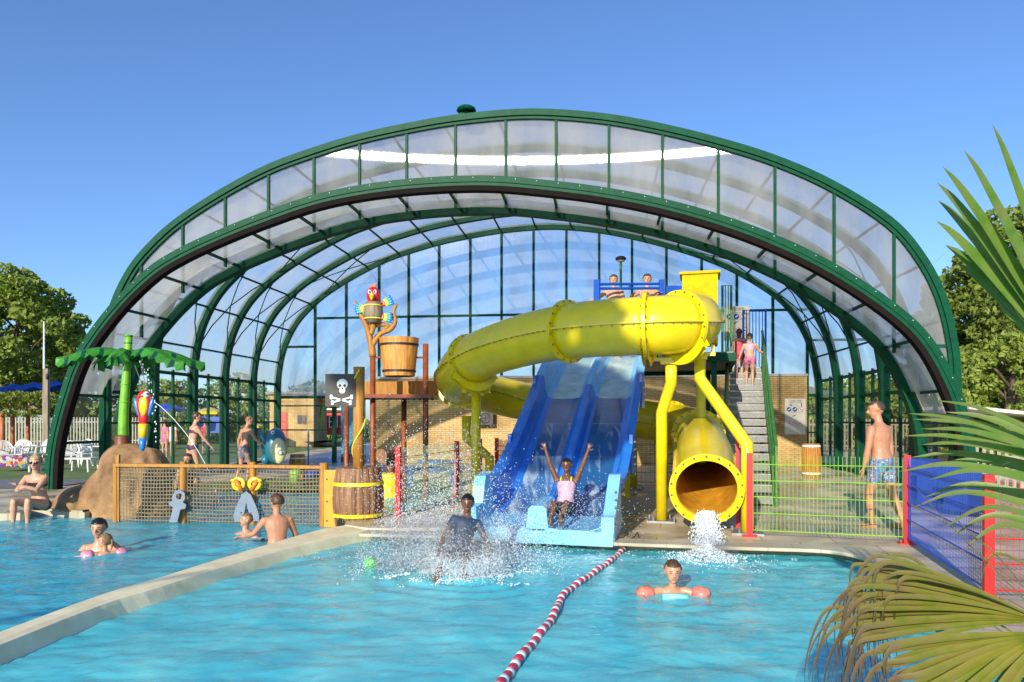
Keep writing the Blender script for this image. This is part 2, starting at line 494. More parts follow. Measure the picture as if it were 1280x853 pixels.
# ------------------------------------------------------------------ ground, decks, pools
main_pool = [(-4.02, -3), (-3.68, 5.02), (-3.40, 6.74), (-2.96, 8.36), (-2.52, 9.4), (-2.13, 10.15), (0, 9.8), (1.4, 9.42), (2.8, 9.12), (3.7, 8.95), (4.08, 8.72), (4.28, 8.35),
             (4.28, 7.9), (4.12, 7.2), (3.75, 6.0), (3.5, 4.5), (3.4, -3)]
side_pool = [(-16, -3), (-16, 11.9), (-8.7, 11.9), (-8.42, 12.6), (-7.3, 12.3), (-7.3, 13.6), (-8.3, 15.5), (-8.2, 18), (-6.6, 20), (-4.2, 20.6), (-2.2, 19.5), (-1.35, 16.5),
             (-1.35, 14.8), (-1.95, 11.55), (-2.46, 10.6), (-2.74, 10.08), (-3.09, 8.7), (-3.44, 7.13), (-3.73, 5.3), (-4.08, -3)]
def area(p): return sum(p[i][0] * p[(i + 1) % len(p)][1] - p[(i + 1) % len(p)][0] * p[i][1] for i in range(len(p))) / 2
if area(main_pool) < 0: main_pool.reverse()
if area(side_pool) < 0: side_pool.reverse()

bm = B(); sheet(bm, [[(-600, 16.4), (600, 16.4), (600, 900), (-600, 900)]], -0.03)
o = build('ground', bm, M['lawn']); tag(o, 'green lawn reaching away behind the pools', 'lawn', kind='structure')
bm = B()
outer = [(-24, -8), (24, -8), (24, 38), (-4.0, 60), (-10.2, 60), (-10.6, 17.2), (-24, 15.2)]
sheet(bm, [outer, main_pool[::-1], side_pool[::-1]], 0.0)
o = build('pool_deck', bm, M['deck']); tag(o, 'pale slab deck around both pools', 'deck', kind='structure')
bm = B()
sheet(bm, [[(-9.6, 21.0), (-1.5, 21.0), (-1.5, 25.2), (-9.2, 25.8)]], 0.004)
sheet(bm, [[(-9, 26.3), (-1.5, 25.6), (2, 60), (-9, 60)]], 0.004)
o = build('hall_floor', bm, M['bluefloor']); tag(o, 'blue grey floor at the back of the hall', 'floor', kind='structure')
bm = B()
sheet(bm, [[(-24, 14.9), (-10.8, 16.5), (-10.7, 19.2), (-24, 18.2)]], 0.006)
o = build('path', bm, M['pave']); tag(o, 'grey paved path beside the lawn', 'path', kind='structure')

def pool(name, poly, depth, label):
    bm = B()
    sheet(bm, [poly], -depth)
    n = len(poly)
    for k in range(n):
        a, b = poly[k], poly[(k + 1) % n]
        q = [bm.verts.new(p) for p in ((a[0], a[1], -depth), (b[0], b[1], -depth), (b[0], b[1], -.004), (a[0], a[1], -.004))]
        bm.faces.new(q)
    o = build(name, bm, M['pfloor'], rec=False); tag(o, label, 'pool', kind='structure')
    bm = B(); cx = sum(p[0] for p in poly) / n; cy = sum(p[1] for p in poly) / n     # pale tiled freeboard band
    for k in range(n):
        a, b = poly[k], poly[(k + 1) % n]; ln = math.hypot(b[0] - a[0], b[1] - a[1]); nx, ny = -(b[1] - a[1]) / ln * .004, (b[0] - a[0]) / ln * .004
        q = [bm.verts.new(p) for p in ((a[0] + nx, a[1] + ny, -.45), (b[0] + nx, b[1] + ny, -.45), (b[0] + nx, b[1] + ny, -.002), (a[0] + nx, a[1] + ny, -.002))]
        bm.faces.new(q)
    o = build(name.replace('basin', 'rim_band'), bm, M['curb'], rec=False); tag(o, 'cream tiled band round the ' + label.split(' basin of ')[1], 'pool rim', kind='structure')
pool('pool_basin', main_pool, 1.1, 'turquoise tiled basin of the slide pool')
pool('paddling_basin', side_pool, .9, 'turquoise tiled basin of the pool by the net')

def inside(x, y, poly):
    c = False; n = len(poly); j = n - 1
    for i in range(n):
        xi, yi = poly[i]; xj, yj = poly[j]
        if (yi > y) != (yj > y) and x < (xj - xi) * (y - yi) / (yj - yi) + xi: c = not c
        j = i
    return c

def wave(x, y, amp=1.0):
    z = 0
    z += .012 * noise.noise(Vector((x * .9, y * 1.3, 0)))
    z += .016 * noise.noise(Vector((x * 2.1 + 3, y * 3.1, 1)))
    z += .010 * noise.noise(Vector((x * 4.5, y * 6.3, 2)))
    z += .0075 * noise.noise(Vector((x * 9.5, y * 12, 3)))
    return z * amp

def water(name, poly, x0, x1, y0, y1, level, amp, label, rings=()):
    """rippled sheet clipped to the basin, finer towards the camera side"""
    bm = B()
    ys = []
    y = y0
    while y < y1:
        ys.append(y); y += max(.035, .0065 * max(y, 4.5))
    nx = int((x1 - x0) / .05)
    grid = []
    for yy in ys:
        row = []
        for i in range(nx + 1):
            xx = x0 + (x1 - x0) * i / nx
            z = level + wave(xx, yy, amp)
            for cx, cy, rr, a in rings:
                d = math.hypot(xx - cx, yy - cy)
                if d < rr: z += a * math.cos(d * 22) * (1 - d / rr) ** 2
            row.append((xx, yy, z))
        grid.append(row)
    vs = {}
    def vget(j, i):
        if (j, i) not in vs: vs[(j, i)] = bm.verts.new(grid[j][i])
        return vs[(j, i)]
    for j in range(len(ys) - 1):
        for i in range(nx):
            cx = (grid[j][i][0] + grid[j][i + 1][0]) / 2; cy = (ys[j] + ys[j + 1]) / 2
            # the sheet runs a hair under the deck edge so that it meets the basin side
            if inside(cx, cy, poly) or inside(cx + .05, cy, poly) or inside(cx - .05, cy, poly) or inside(cx, cy + .06, poly) or inside(cx, cy - .06, poly):
                bm.faces.new((vget(j, i), vget(j, i + 1), vget(j + 1, i + 1), vget(j + 1, i)))
    o = build(name, bm, M['water2' if 'left' in label else 'water'], smooth=True, rec=False)
    return tag(o, label, 'water', kind='structure')
RN = [(-.45, 7.8, 1.8, .03), (2.45, 8.6, 1.2, .025), (1.53, 6.7, 1.0, .014), (-1.62, 8.25, .4, .006)]
water('water', main_pool, -4.0, 4.4, 2.2, 10.3, -.10, .95, 'rippled turquoise water under the slides', RN)
water('paddling_water', side_pool, -11, -1.2, 2.2, 20.7, -.10, 1.3, 'rippled blue water of the left pool', [(-5.2, 9.1, 1.0, .012), (-3.6, 10, 1.0, .012)])

# separating wall
wl_ = cr([(-4.15, -3, 0), (-3.79, 5.3, 0), (-3.5, 7.13, 0), (-3.15, 8.7, 0), (-2.79, 10.08, 0), (-2.5, 10.6, 0)], 6)
wr_ = cr([(-3.93, -3, 0), (-3.57, 5.02, 0), (-3.30, 6.74, 0), (-2.86, 8.36, 0), (-2.42, 9.4, 0), (-2.03, 10.15, 0)], 6)
bm = B()
rows = []
for a, b in zip(wl_, wr_):
    e = .02
    pr = [(a.x - .05, a.y, -1.2), (a.x - .03, a.y, -.03), (a.x + .0, a.y, .006), (a.x + .05, a.y, .03), (b.x - .05, b.y, .03), (b.x + .01, b.y, .015), (b.x + .03, b.y, -.01), (b.x + .10, b.y, -.12), (b.x + .11, b.y, -1.2)]
    rows.append([bm.verts.new(p) for p in pr])
for a, b in zip(rows, rows[1:]):
    for k in range(len(a) - 1): bm.faces.new((a[k], a[k + 1], b[k + 1], b[k]))
o = build('pool_divider', bm, M['wallw'])
tag(o, 'low pale curved wall between the two pools', 'pool wall')

# raised kerbs on the visible edges
def kerb(name, pts, w, h, m, label, inset=.0):
    bm = B()
    P = cr([(x, y, 0) for x, y in pts], 5)
    fr = frames(P)
    rows = []
    for p, (t, s, u) in zip(P, fr):
        s = Vector((t.y, -t.x, 0)).normalized()
        q = [p + s * (-.02) + V(0, 0, -.14), p + s * (-.02) + V(0, 0, h - .012), p + V(0, 0, h), p + s * w + V(0, 0, h), p + s * (w + .004) + V(0, 0, -.01)]
        rows.append([bm.verts.new(v) for v in q])
    for a, b in zip(rows, rows[1:]):
        for k in range(4): bm.faces.new((a[k], a[k + 1], b[k + 1], b[k]))
    o = build(name, bm, m); tag(o, label, 'kerb', kind='structure')
kerb('kerb_slides', [(3.42, 0), (3.5, 4.5), (3.75, 6.0), (4.12, 7.2), (4.28, 7.9), (4.28, 8.35), (4.08, 8.72), (3.7, 8.95), (2.8, 9.12), (1.4, 9.42), (0, 9.8), (-2.03, 10.15)], -.34, .03, M['curb'], 'cream kerb along the back of the slide pool')
for o_ in (): pass
kerb('kerb_seat', [(-16, 11.9), (-8.7, 11.9), (-8.42, 12.55), (-7.35, 12.3)], -.30, .035, M['curb'], 'cream kerb where the sunbather sits')

# rounded slab between the pools by the barrel
bm = B()
pl = [(-2.03 + .0, 10.2), (-2.45, 10.55), (-2.5, 10.85), (-2.2, 11.3), (-1.9, 11.9), (-1.4, 14.6), (-.6, 14.6), (-.6, 10.3)]
prism(bm, pl, -.12, .045)
o = build('slab', bm, M['deck']); tag(o, 'rounded slab corner by the barrel', 'slab', kind='structure')

# ------------------------------------------------------------------ enclosure
TH = R(7)
RX = Vector((math.cos(TH), -math.sin(TH), 0)); TX = Vector((math.sin(TH), math.cos(TH), 0)); ZX = Vector((0, 0, 1))
REF = Vector((-9.95, 17.6, 0)) + RX * 9.7
def E(s, t, z=0): return REF + RX * s + TX * t + ZX * z
profA = [(-10.2, -.1), (-10.12, .94), (-9.84, 2.03), (-9.4, 3.1), (-8.6, 4.12), (-7.7, 4.93), (-6.9, 5.38), (-5.9, 5.78), (-4.9, 6.12), (-3.86, 6.42), (-2.8, 6.6), (-1.5, 6.70), (0, 6.69), (1.4, 6.52),
         (2.5, 6.33), (3.6, 6.07), (4.7, 5.72), (5.8, 5.27), (6.9, 4.68), (8.0, 3.9), (8.7, 3.2), (9.2, 2.25), (9.47, 1.3), (9.6, -.1)]
profB = [(-9.8, -.1), (-9.8, 2.6), (-9.74, 3.5), (-9.52, 4.4), (-9.05, 5.28), (-8.42, 5.95), (-7.7, 6.5), (-6.6, 7.12), (-5.5, 7.62), (-4.4, 7.96), (-3.3, 8.23), (-2.1, 8.43), (-1, 8.56), (.3, 8.62), (1.3, 8.57),
         (2.5, 8.40), (3.7, 8.12), (4.9, 7.76), (6.1, 7.32), (7.3, 6.72), (8.5, 5.88), (9.15, 5.08), (9.57, 4.2), (9.8, 3.2), (9.87, 2.2), (9.87, -.1)]
def prof(P, k=5): return [(p.x, p.z) for p in cr([(s, 0, z) for s, z in P], k)]
def offset(P, d):
    out = []
    for i in range(len(P)):
        a = P[max(0, i - 1)]; b = P[min(len(P) - 1, i + 1)]
        tx, tz = b[0] - a[0], b[1] - a[1]; L = math.hypot(tx, tz)
        out.append((P[i][0] - tz * d / L, P[i][1] + tx / L * d))
    return out
# inward normal check: curve runs left->up->right; outward = (-tz, tx)
PA, PB = prof(profA), prof(profB)

def arch(bm, P, t, w, h, step=0.0, mi=0):
    """rectangular beam along profile: w along t, h inward"""
    inn = offset(P, -h)
    rows = []
    for (s0, z0), (s1, z1) in zip(P, inn):
        rows.append([bm.verts.new(E(s0, t - w / 2, z0)), bm.verts.new(E(s0, t + w / 2, z0)), bm.verts.new(E(s1, t + w / 2, z1)), bm.verts.new(E(s1, t - w / 2, z1))])
    for a, b in zip(rows, rows[1:]):
        for k in range(4): bm.faces.new((a[k], a[(k + 1) % 4], b[(k + 1) % 4], b[k])).material_index = mi
    bm.faces.new(rows[0]).material_index = mi; bm.faces.new(rows[-1][::-1]).material_index = mi

def cumlen(P):
    L = [0]
    for a, b in zip(P, P[1:]): L.append(L[-1] + math.hypot(b[0] - a[0], b[1] - a[1]))
    return L
def along(P, L, x):
    x = max(0, min(L[-1], x))
    for i in range(len(L) - 1):
        if L[i + 1] >= x:
            k = (x - L[i]) / max(1e-9, L[i + 1] - L[i])
            return (P[i][0] + (P[i + 1][0] - P[i][0]) * k, P[i][1] + (P[i + 1][1] - P[i][1]) * k)
    return P[-1]
def z_at(P, s):
    """upper height of profile at s"""
    best = 0
    for a, b in zip(P, P[1:]):
        if min(a[0], b[0]) <= s <= max(a[0], b[0]) and abs(b[0] - a[0]) > 1e-6:
            k = (s - a[0]) / (b[0] - a[0]); best = max(best, a[1] + (b[1] - a[1]) * k)
    return best

def quad_panel(bm, pts, th=.02):
    a, b, c, d = [Vector(p) for p in pts]
    bm.faces.new([bm.verts.new(p) for p in (a, b, c, d)])

G = M['green']
front = thing('sliding_roof_canopy', 'low green arched canopy with milky panels at the front of the hall, nearest the pools', 'canopy', E(0, -.3))
TA, TC = -1.3, .75
# front arch: layered green rails plus grey rubber lip
bm = B(); arch(bm, PA, TA, .16, .13); build('front_arch', bm, G, front)
bm = B(); arch(bm, offset(PA, .035), TA + .16, .10, .12); build('arch_rail', bm, G, front)
bm = B(); arch(bm, offset(PA, -.10), TA - .02, .07, .10); build('arch_rail', bm, G, front)
bm = B(); arch(bm, offset(PA, -.135), TA + .05, .19, .17); build('rubber_seal', bm, M['rubber'], front)
bm = B(); arch(bm, offset(PA, -.02), TC, .22, .20); build('rear_arch', bm, G, front)
LA = cumlen(PA)
nA = 23
stA = LA[-1] / nA
for k in range(1, nA):
    s, z = along(PA, LA, k * stA)
    i_ = offset(PA, -.12)
    s2, z2 = along(i_, cumlen(i_), k * stA * cumlen(i_)[-1] / LA[-1])
    bm = B(); bar(bm, E(s2, TA + .2, z2), E(s2, TC - .1, z2), .05, .06); build('purlin', bm, G, front)
seg = 4
ip = offset(PA, -.06); Lp = cumlen(ip)
for k in range(nA):
    bm = B()
    rows = []
    for j in range(seg + 1):
        s, z = along(ip, Lp, (k + j / seg) * Lp[-1] / nA)
        rows.append([bm.verts.new(E(s, TA + .2, z)), bm.verts.new(E(s, TC - .1, z))])
    for a, b in zip(rows, rows[1:]): bm.faces.new((a[0], a[1], b[1], b[0]))
    side = k < 2 or k > nA - 3
    build('glazing_panel' if side else 'roof_panel', bm, M['glass'] if side else M['polyroof'], front, smooth=True)
# screws on the arch face
for P_, tt, par_ in ((PA, TA - .085, front),):
    for k in range(1, 60):
        s, z = along(offset(P_, -.045), cumlen(offset(P_, -.045)), k * LA[-1] / 60)
        if k % 1 == 0:
            bm = B(); ell(bm, E(s, tt, z), (.010, .008, .010), 6, 4); build('screw', bm, M['white'], front)

hall = thing('pool_hall', 'tall green framed glass hall with an arched roof behind the slides', 'building', E(0, 4.6))
bm = B(); arch(bm, PB, 0, .15, .14); build('front_arch', bm, G, hall)
bm = B(); arch(bm, offset(PB, -.12), .02, .10, .09); build('arch_rail', bm, G, hall)
bm = B(); arch(bm, offset(PB, .05), .22, .16, .12); build('arch_cap', bm, G, hall)
LB = cumlen(PB)
RIBS = [1.9, 3.8, 5.6, 7.5]
TF = 9.4
for t in RIBS:
    bm = B(); arch(bm, offset(PB, -.03), t, .20, .20); build('roof_rib', bm, G, hall)
bm = B(); arch(bm, offset(PB, -.03), TF, .16, .22); build('gable_arch', bm, G, hall)
# purlins and roof panels
nB = 24
ip = offset(PB, -.09); Lp = cumlen(ip)
def pB(k): return along(ip, Lp, k * Lp[-1] / nB)
TS = [0.1] + RIBS + [TF]
for k in range(3, nB - 2):
    s, z = pB(k)
    bm = B(); bar(bm, E(s, .1, z), E(s, TF, z), .045, .05); build('purlin', bm, G, hall)
for i in range(len(TS) - 1):
    for k in range(3, nB - 3):
        if k > 18 and i == 0 and False: continue
        bm = B(); rows = []
        for j in range(3):
            s, z = pB(k + j / 2)
            rows.append([bm.verts.new(E(s, TS[i] + .05, z)), bm.verts.new(E(s, TS[i + 1] - .05, z))])
        for a, b in zip(rows, rows[1:]): bm.faces.new((a[0], a[1], b[1], b[0]))
        build('roof_panel', bm, M['polyroof'], hall, smooth=True)
# cross bracing, both haunches
ib = offset(PB, -.16); Lb = cumlen(ib)
def qB(x): return along(ib, Lb, x * Lb[-1] / nB)
for i in range(1, len(TS) - 1):
    for lo, hi in ((3.0, 5.4), (5.4, 7.8), (nB - 5.4, nB - 3), (nB - 7.8, nB - 5.4)):
        if lo in (5.4, nB - 7.8) and i % 2: continue
        for a, b in ((lo, hi), (hi, lo)):
            bm = B(); pts = []
            for j in range(5):
                f = j / 4; s, z = qB(a + (b - a) * f)
                pts.append(E(s, TS[i] + (TS[i + 1] - TS[i]) * f, z))
            tube(bm, pts, .018, 6); build('brace', bm, G, hall)
# front gable annulus: muntins + panels between canopy and roof
S_MUN = []
def s_from_u(u, t):
    k = (u - U0) / FPX; O = E(0, t)
    return (k * O.y - O.x) / (RX.x - k * RX.y)
mun = [s_from_u(u, 0) for u in (176, 228, 281, 335, 392, 449, 508, 569, 632, 695, 761, 828, 898, 969, 1043, 1118)]
iB = offset(PB, -.14)
iA = offset(PA, -.2)
def annul(s):
    zt = z_at(iB, s); zb = z_at(iA, s)
    return zb - .05, zt + .03
for s in mun:
    zb, zt = annul(s)
    bm = B(); box(bm, E(s, .03, (zb + zt) / 2), (.055, .08, zt - zb), -TH); build('muntin', bm, G, hall)
edges = [-9.62] + mun + [9.72]
for a, b in zip(edges, edges[1:]):
    bm = B(); N = 6; rows = []
    for j in range(N + 1):
        s = a + (b - a) * j / N
        if j == 0 and a < -9.5: s = -9.55
        zb, zt = annul(s)
        if s > 9.3: zb = 1.6
        if zt <= zb: zt = zb + .02
        rows.append((bm.verts.new(E(s, .04, zb)), bm.verts.new(E(s, .04, zt))))
    for p, q in zip(rows, rows[1:]): bm.faces.new((p[0], q[0], q[1], p[1]))
    build('gable_panel', bm, M['poly'], hall)
bm = B(); bar(bm, E(mun[-1], .03, 3.15), E(9.75, .03, 3.15), .06, .06); build('transom', bm, G, hall)
# back gable
bmun = [s_from_u(u, TF) for u in (394, 433, 474, 511, 549, 588, 627, 667, 708, 749, 790, 833, 877, 921, 966, 1009, 1058)]
iF = offset(PB, -.2)
ZW, ZT, ZL = 3.12, 5.35, 2.42
for s in bmun:
    zt = z_at(iF, s)
    low = s < s_from_u(470, TF) or s > s_from_u(1000, TF)
    zb = 0.0 if low else ZW + .05
    if abs(s - bmun[0]) < .01: zb = ZL
    bm = B(); box(bm, E(s, TF, (zb + zt) / 2), (.085, .10, zt - zb), -TH); build('muntin', bm, G, hall)
# extra columns seen on the left corner and right corner
for s in (-9.62, s_from_u(418, TF), 9.7):
    bm = B(); box(bm, E(s, TF - .01, 1.6), (.14, .14, 3.2), -TH); build('corner_post', bm, G, hall)
def hbar(s0, s1, z, t=TF, w=.06, h=.08, name='transom'):
    bm = B(); bar(bm, E(s0, t, z), E(s1, t, z), w, h); build(name, bm, G, hall)
hbar(bmun[0], bmun[-2], ZT, TF - .002); hbar(-9.6, bmun[0], 4.30); hbar(bmun[-2], bmun[-1] + 1.2, 4.30, TF - .003)
sL, sR = s_from_u(470, TF), s_from_u(1009, TF)
hbar(-9.7, sL, ZL, TF + .002, .08, .1); hbar(sR, 9.8, ZL, TF + .002, .08, .1)
for z in (1.15, 1.78): hbar(sR, 9.8, z, TF + .004, .03, .05)
hbar(-9.6, s_from_u(412, TF), 1.2, TF + .004, .04, .05); hbar(-9.6, s_from_u(412, TF), 2.1, TF + .004, .04, .05)
edges = [-9.7] + bmun + [9.8]
for i, (a, b) in enumerate(zip(edges, edges[1:])):
    a_, b_ = a + .02, b - .02
    za, zb_ = z_at(iF, max(a_, -9.55)), z_at(iF, min(b_, 9.66))
    mid = (a + b) / 2
    low = mid < sL or mid > sR
    z0 = ZL if low else ZW
    bm = B(); N = 4; rows = []
    for j in range(N + 1):
        s = a_ + (b_ - a_) * j / N
        zt = max(z0 + .1, z_at(iF, max(-9.55, min(s, 9.66))) + .03)
        rows.append((bm.verts.new(E(s, TF, z0)), bm.verts.new(E(s, TF, zt))))
    for p, q in zip(rows, rows[1:]): bm.faces.new((p[0], q[0], q[1], p[1]))
    build('gable_panel', bm, M['polyback'], hall)
    if low and not (s_from_u(400, TF) < mid < sL):
        bm = B(); quad_panel(bm, (E(a_, TF, .05), E(b_, TF, .05), E(b_, TF, ZL), E(a_, TF, ZL))); build('glazing_panel', bm, M['glass'], hall)
# side walls (left and right) below the haunch
for sw, sg in ((-9.72, 1), (9.79, -1)):
    for z in (2.9, 2.28, 1.5, .08):
        bm = B(); bar(bm, E(sw, .1, z), E(sw, TF, z), .07 if z != 1.5 else .04, .09 if z != 1.5 else .05); build('side_rail', bm, G, hall)
    for i, t in enumerate(TS[1:-1] + [.95 + .0, 2.85, 4.7, 6.55, 8.4]):
        thin = i >= len(TS) - 2
        bm = B(); box(bm, E(sw, t, 1.5), (.07 if thin else .17, .06 if thin else .2, 3.0), -TH); build('side_post', bm, G, hall)
    ts = sorted(TS[1:-1] + [.95, 2.85, 4.7, 6.55, 8.4] + [.1, TF])
    for a, b in zip(ts, ts[1:]):
        bm = B(); quad_panel(bm, (E(sw, a + .04, .1), E(sw, b - .04, .1), E(sw, b - .04, 2.88), E(sw, a + .04, 2.88))); build('glazing_panel', bm, M['glass'], hall)
    # haunch skins between side wall top and first purlin
    for i in range(len(TS) - 1):
        s1, z1 = pB(3) if sg > 0 else pB(nB - 3)
        bm = B(); quad_panel(bm, (E(sw, TS[i] + .05, 2.95), E(sw, TS[i + 1] - .05, 2.95), E(s1, TS[i + 1] - .05, z1), E(s1, TS[i] + .05, z1))); build('roof_panel', bm, M['polyroof'], hall)
# roof lamp on the ridge
lp = thing('roof_beacon', 'small dark green domed fitting on top of the highest arch', 'roof fitting', E(-.75, .1, 8.72))
bm = B(); lathe(bm, [(.08, 0), (.08, .03), (.20, .04), (.23, .07), (.21, .12), (.14, .16), (.02, .17)], E(-.75, .1, 8.64), 14); build('housing', bm, G, lp)
bm = B(); box(bm, E(-.75, .1, 8.62), (.3, .12, .05)); build('base_plate', bm, G, lp)

# ------------------------------------------------------------------ brick wall and door
bw = thing('brick_wall', 'yellow brick wall with pale coping at the back of the hall', 'wall', E((sL + sR) / 2, TF))
def wallseg(a, b, z0, z1, name, m, t=TF, th=.2):
    bm = B(); c = E((a + b) / 2, t, (z0 + z1) / 2); box(bm, c, (b - a, th, z1 - z0), -TH); return build(name, bm, m, bw)
wallseg(sL, sR - .03, 0, ZW - .05, 'masonry', M['brick'])
wallseg(sL - .02, sR - .01, ZW - .05, ZW + .03, 'coping', M['concrete'], th=.28)
dr = thing('cyan_door', 'bright cyan blue panel door behind the pirate mast', 'door', E(s_from_u(445, TF), TF - .15))
bm = B(); a, b = s_from_u(428, TF), s_from_u(458, TF)
box(bm, E((a + b) / 2, TF - .12, 1.35), (b - a, .06, 2.05), -TH); build('panel', bm, M['bluedoor'], dr)
bm = B(); box(bm, E((a + b) / 2, TF - .12, .17), (b - a, .07, .3), -TH); build('plinth', bm, M['dark'], dr)
bm = B(); ell(bm, E(b - .12, TF - .18, 1.1), (.05, .03, .05)); build('handle', bm, M['steel'], dr)
# ------------------------------------------------------------------ slide group frame
YW = R(15)
SA = Vector((math.sin(YW), math.cos(YW), 0)); SB = Vector((math.cos(YW), -math.sin(YW), 0))
SO = Vector((.34, 9.42, 0))
def S(a, b, z=0): return SO + SA * a + SB * b + ZX * z

# ---- blue double slide
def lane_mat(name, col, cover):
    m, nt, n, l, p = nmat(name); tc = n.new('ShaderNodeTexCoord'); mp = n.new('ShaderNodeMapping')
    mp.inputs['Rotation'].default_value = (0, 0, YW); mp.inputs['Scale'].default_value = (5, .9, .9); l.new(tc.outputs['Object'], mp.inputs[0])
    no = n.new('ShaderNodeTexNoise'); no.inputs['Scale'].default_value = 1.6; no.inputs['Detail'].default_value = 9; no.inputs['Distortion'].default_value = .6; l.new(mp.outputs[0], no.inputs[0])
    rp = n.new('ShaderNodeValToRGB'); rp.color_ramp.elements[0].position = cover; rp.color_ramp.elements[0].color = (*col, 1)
    rp.color_ramp.elements[1].position = cover + .22; rp.color_ramp.elements[1].color = (.50, .62, .70, 1)      # pale streaks: running water, with its sheen painted into the colour
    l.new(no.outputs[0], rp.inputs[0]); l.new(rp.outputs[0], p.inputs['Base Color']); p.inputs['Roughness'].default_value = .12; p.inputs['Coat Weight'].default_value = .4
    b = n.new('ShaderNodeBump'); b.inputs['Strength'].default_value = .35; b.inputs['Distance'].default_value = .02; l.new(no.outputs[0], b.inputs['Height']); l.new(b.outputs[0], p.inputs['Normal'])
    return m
M['laneW'] = lane_mat('wet_sheen_blue_lane', (.04, .15, .38), .44)
M['laneD'] = lane_mat('wet_sheen_dark_lane', (.02, .10, .28), .56)
sl = thing('wide_slide', 'wide blue double lane slide running down into the pool with pale upper lanes', 'slide', S(3.5, 0))
zp = [(-.05, .16), (.75, .24), (1.5, .42), (2.4, .86), (3.4, 1.45), (4.5, 2.10), (5.5, 2.62), (6.2, 2.90), (6.9, 3.0)]
zc = cr([(a, 0, z) for a, z in zp], 5)
def lane_z(a):
    for p, q in zip(zc, zc[1:]):
        if p.x <= a <= q.x: return p.z + (q.z - p.z) * (a - p.x) / (q.x - p.x)
    return zc[-1].z if a > 3 else zc[0].z
def sweep(name, sec, a0, a1, m, n=18, hfun=None, par=sl, smooth=False, loc=None):
    """closed section (b, h) swept over the lane profile"""
    bm = B(); rows = []
    for i in range(n + 1):
        a = a0 + (a1 - a0) * i / n
        z = lane_z(a); k = hfun(a) if hfun else 1
        rows.append([bm.verts.new(S(a, b, z + h * (k if h > .06 else 1))) for b, h in sec])
    N = len(sec)
    for p, q in zip(rows, rows[1:]):
        for k in range(N): bm.faces.new((p[k], p[(k + 1) % N], q[(k + 1) % N], q[k]))
    bm.faces.new(rows[0]); bm.faces.new(rows[-1][::-1])
    return build(name, bm, m, par, smooth=smooth)
HW = .97
def laneS(s): return [(s * .10, .0), (s * .16, .02), (s * .30, 0), (s * .72, 0), (s * .84, .05), (s * .84, -.05), (s * .10, -.05)]
sideS = lambda s: [(s * .70, .0), (s * .80, .05), (s * .84, .20), (s * .86, .42), (s * .90, .46), (s * 1.02, .46), (s * 1.02, .40), (s * .93, .38), (s * .91, .10), (s * .88, -.08), (s * .70, -.06)]
midS = [(-.20, .002), (-.12, .06), (-.07, .24), (-.04, .27), (.04, .27), (.07, .24), (.12, .06), (.20, .002), (.10, -.03), (-.10, -.03)]
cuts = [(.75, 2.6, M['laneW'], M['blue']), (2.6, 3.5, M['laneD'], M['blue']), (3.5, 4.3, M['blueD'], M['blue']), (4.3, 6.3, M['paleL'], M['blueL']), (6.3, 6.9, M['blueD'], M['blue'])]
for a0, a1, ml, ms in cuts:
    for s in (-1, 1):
        sweep('lane', laneS(s), a0, a1 - .004, M['laneD'] if s > 0 and ml is M['laneW'] else ml, hfun=None)  # left lower lane carries more of the painted sheen than the right
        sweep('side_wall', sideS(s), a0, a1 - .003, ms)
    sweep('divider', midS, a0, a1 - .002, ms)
# run-out at the foot
def runh(a): return 1.0 if a > .45 else .35 + .65 * max(0, (a - .25) / .2)
for s in (-1, 1):
    sweep('run_out', laneS(s), -.05, .74, M['blueL'], 6)
    sweep('run_out_wall', [(s * .68, 0), (s * .80, .04), (s * .83, .25), (s * .84, .60), (s * 1.0, .60), (s * 1.0, -.14), (s * .68, -.14)], -.05, .74, M['blueL'], 12, hfun=(lambda a: .42 + .58 * min(1, max(0, (a - .28) / .1))) if s < 0 else (lambda a: .30 + .70 * min(1, max(0, (a - .1) / .55))))
sweep('run_out_divider', [(-.15, 0), (-.12, .26), (-.08, .30), (.08, .30), (.12, .26), (.15, 0)], -.05, .55, M['blueL'], 8, hfun=lambda a: 1)
bm = B(); rows = []
box(bm, S(-.06, 0, .06), (1.98, .06, .17), -YW); build('lip', bm, M['blueL'], sl)
for s in (-1, 1):
    for a in (2.5, 4.3):
        bm = B(); box(bm, S(a, s * .99, lane_z(a) + .12), (.05, .62, .62), -YW)
        for i in range(4):
            for j in range(2): ell(bm, S(a - .12 + j * .2, s * 1.025, lane_z(a) - .05 + i * .12), (.018, .018, .018), 6, 4, mi=1)
        build('joint_plate', bm, [M['blue'], M['white']], sl)
for i in range(5):
    bm = B(); ell(bm, S(.06, 1.01 , .0) + V(0, 0, .25 + .1 * i), (.02, .02, .02), 6, 4); build('bolt', bm, M['bolt'], sl)
for a in (1.8, 3.6, 5.4):
    for s in (-.6, .6):
        z = lane_z(a) - .06
        bm = B(); box(bm, S(a, s, z / 2), (.09, .09, z), -YW); build('support_leg', bm, M['bluesteel'] if a < 2 else M['yellow2'], sl)
for a in (.15,):
    bm = B(); box(bm, S(a, .86, .06), (.22, .12, .16), -YW); build('foot_bracket', bm, M['yellow2'], sl)

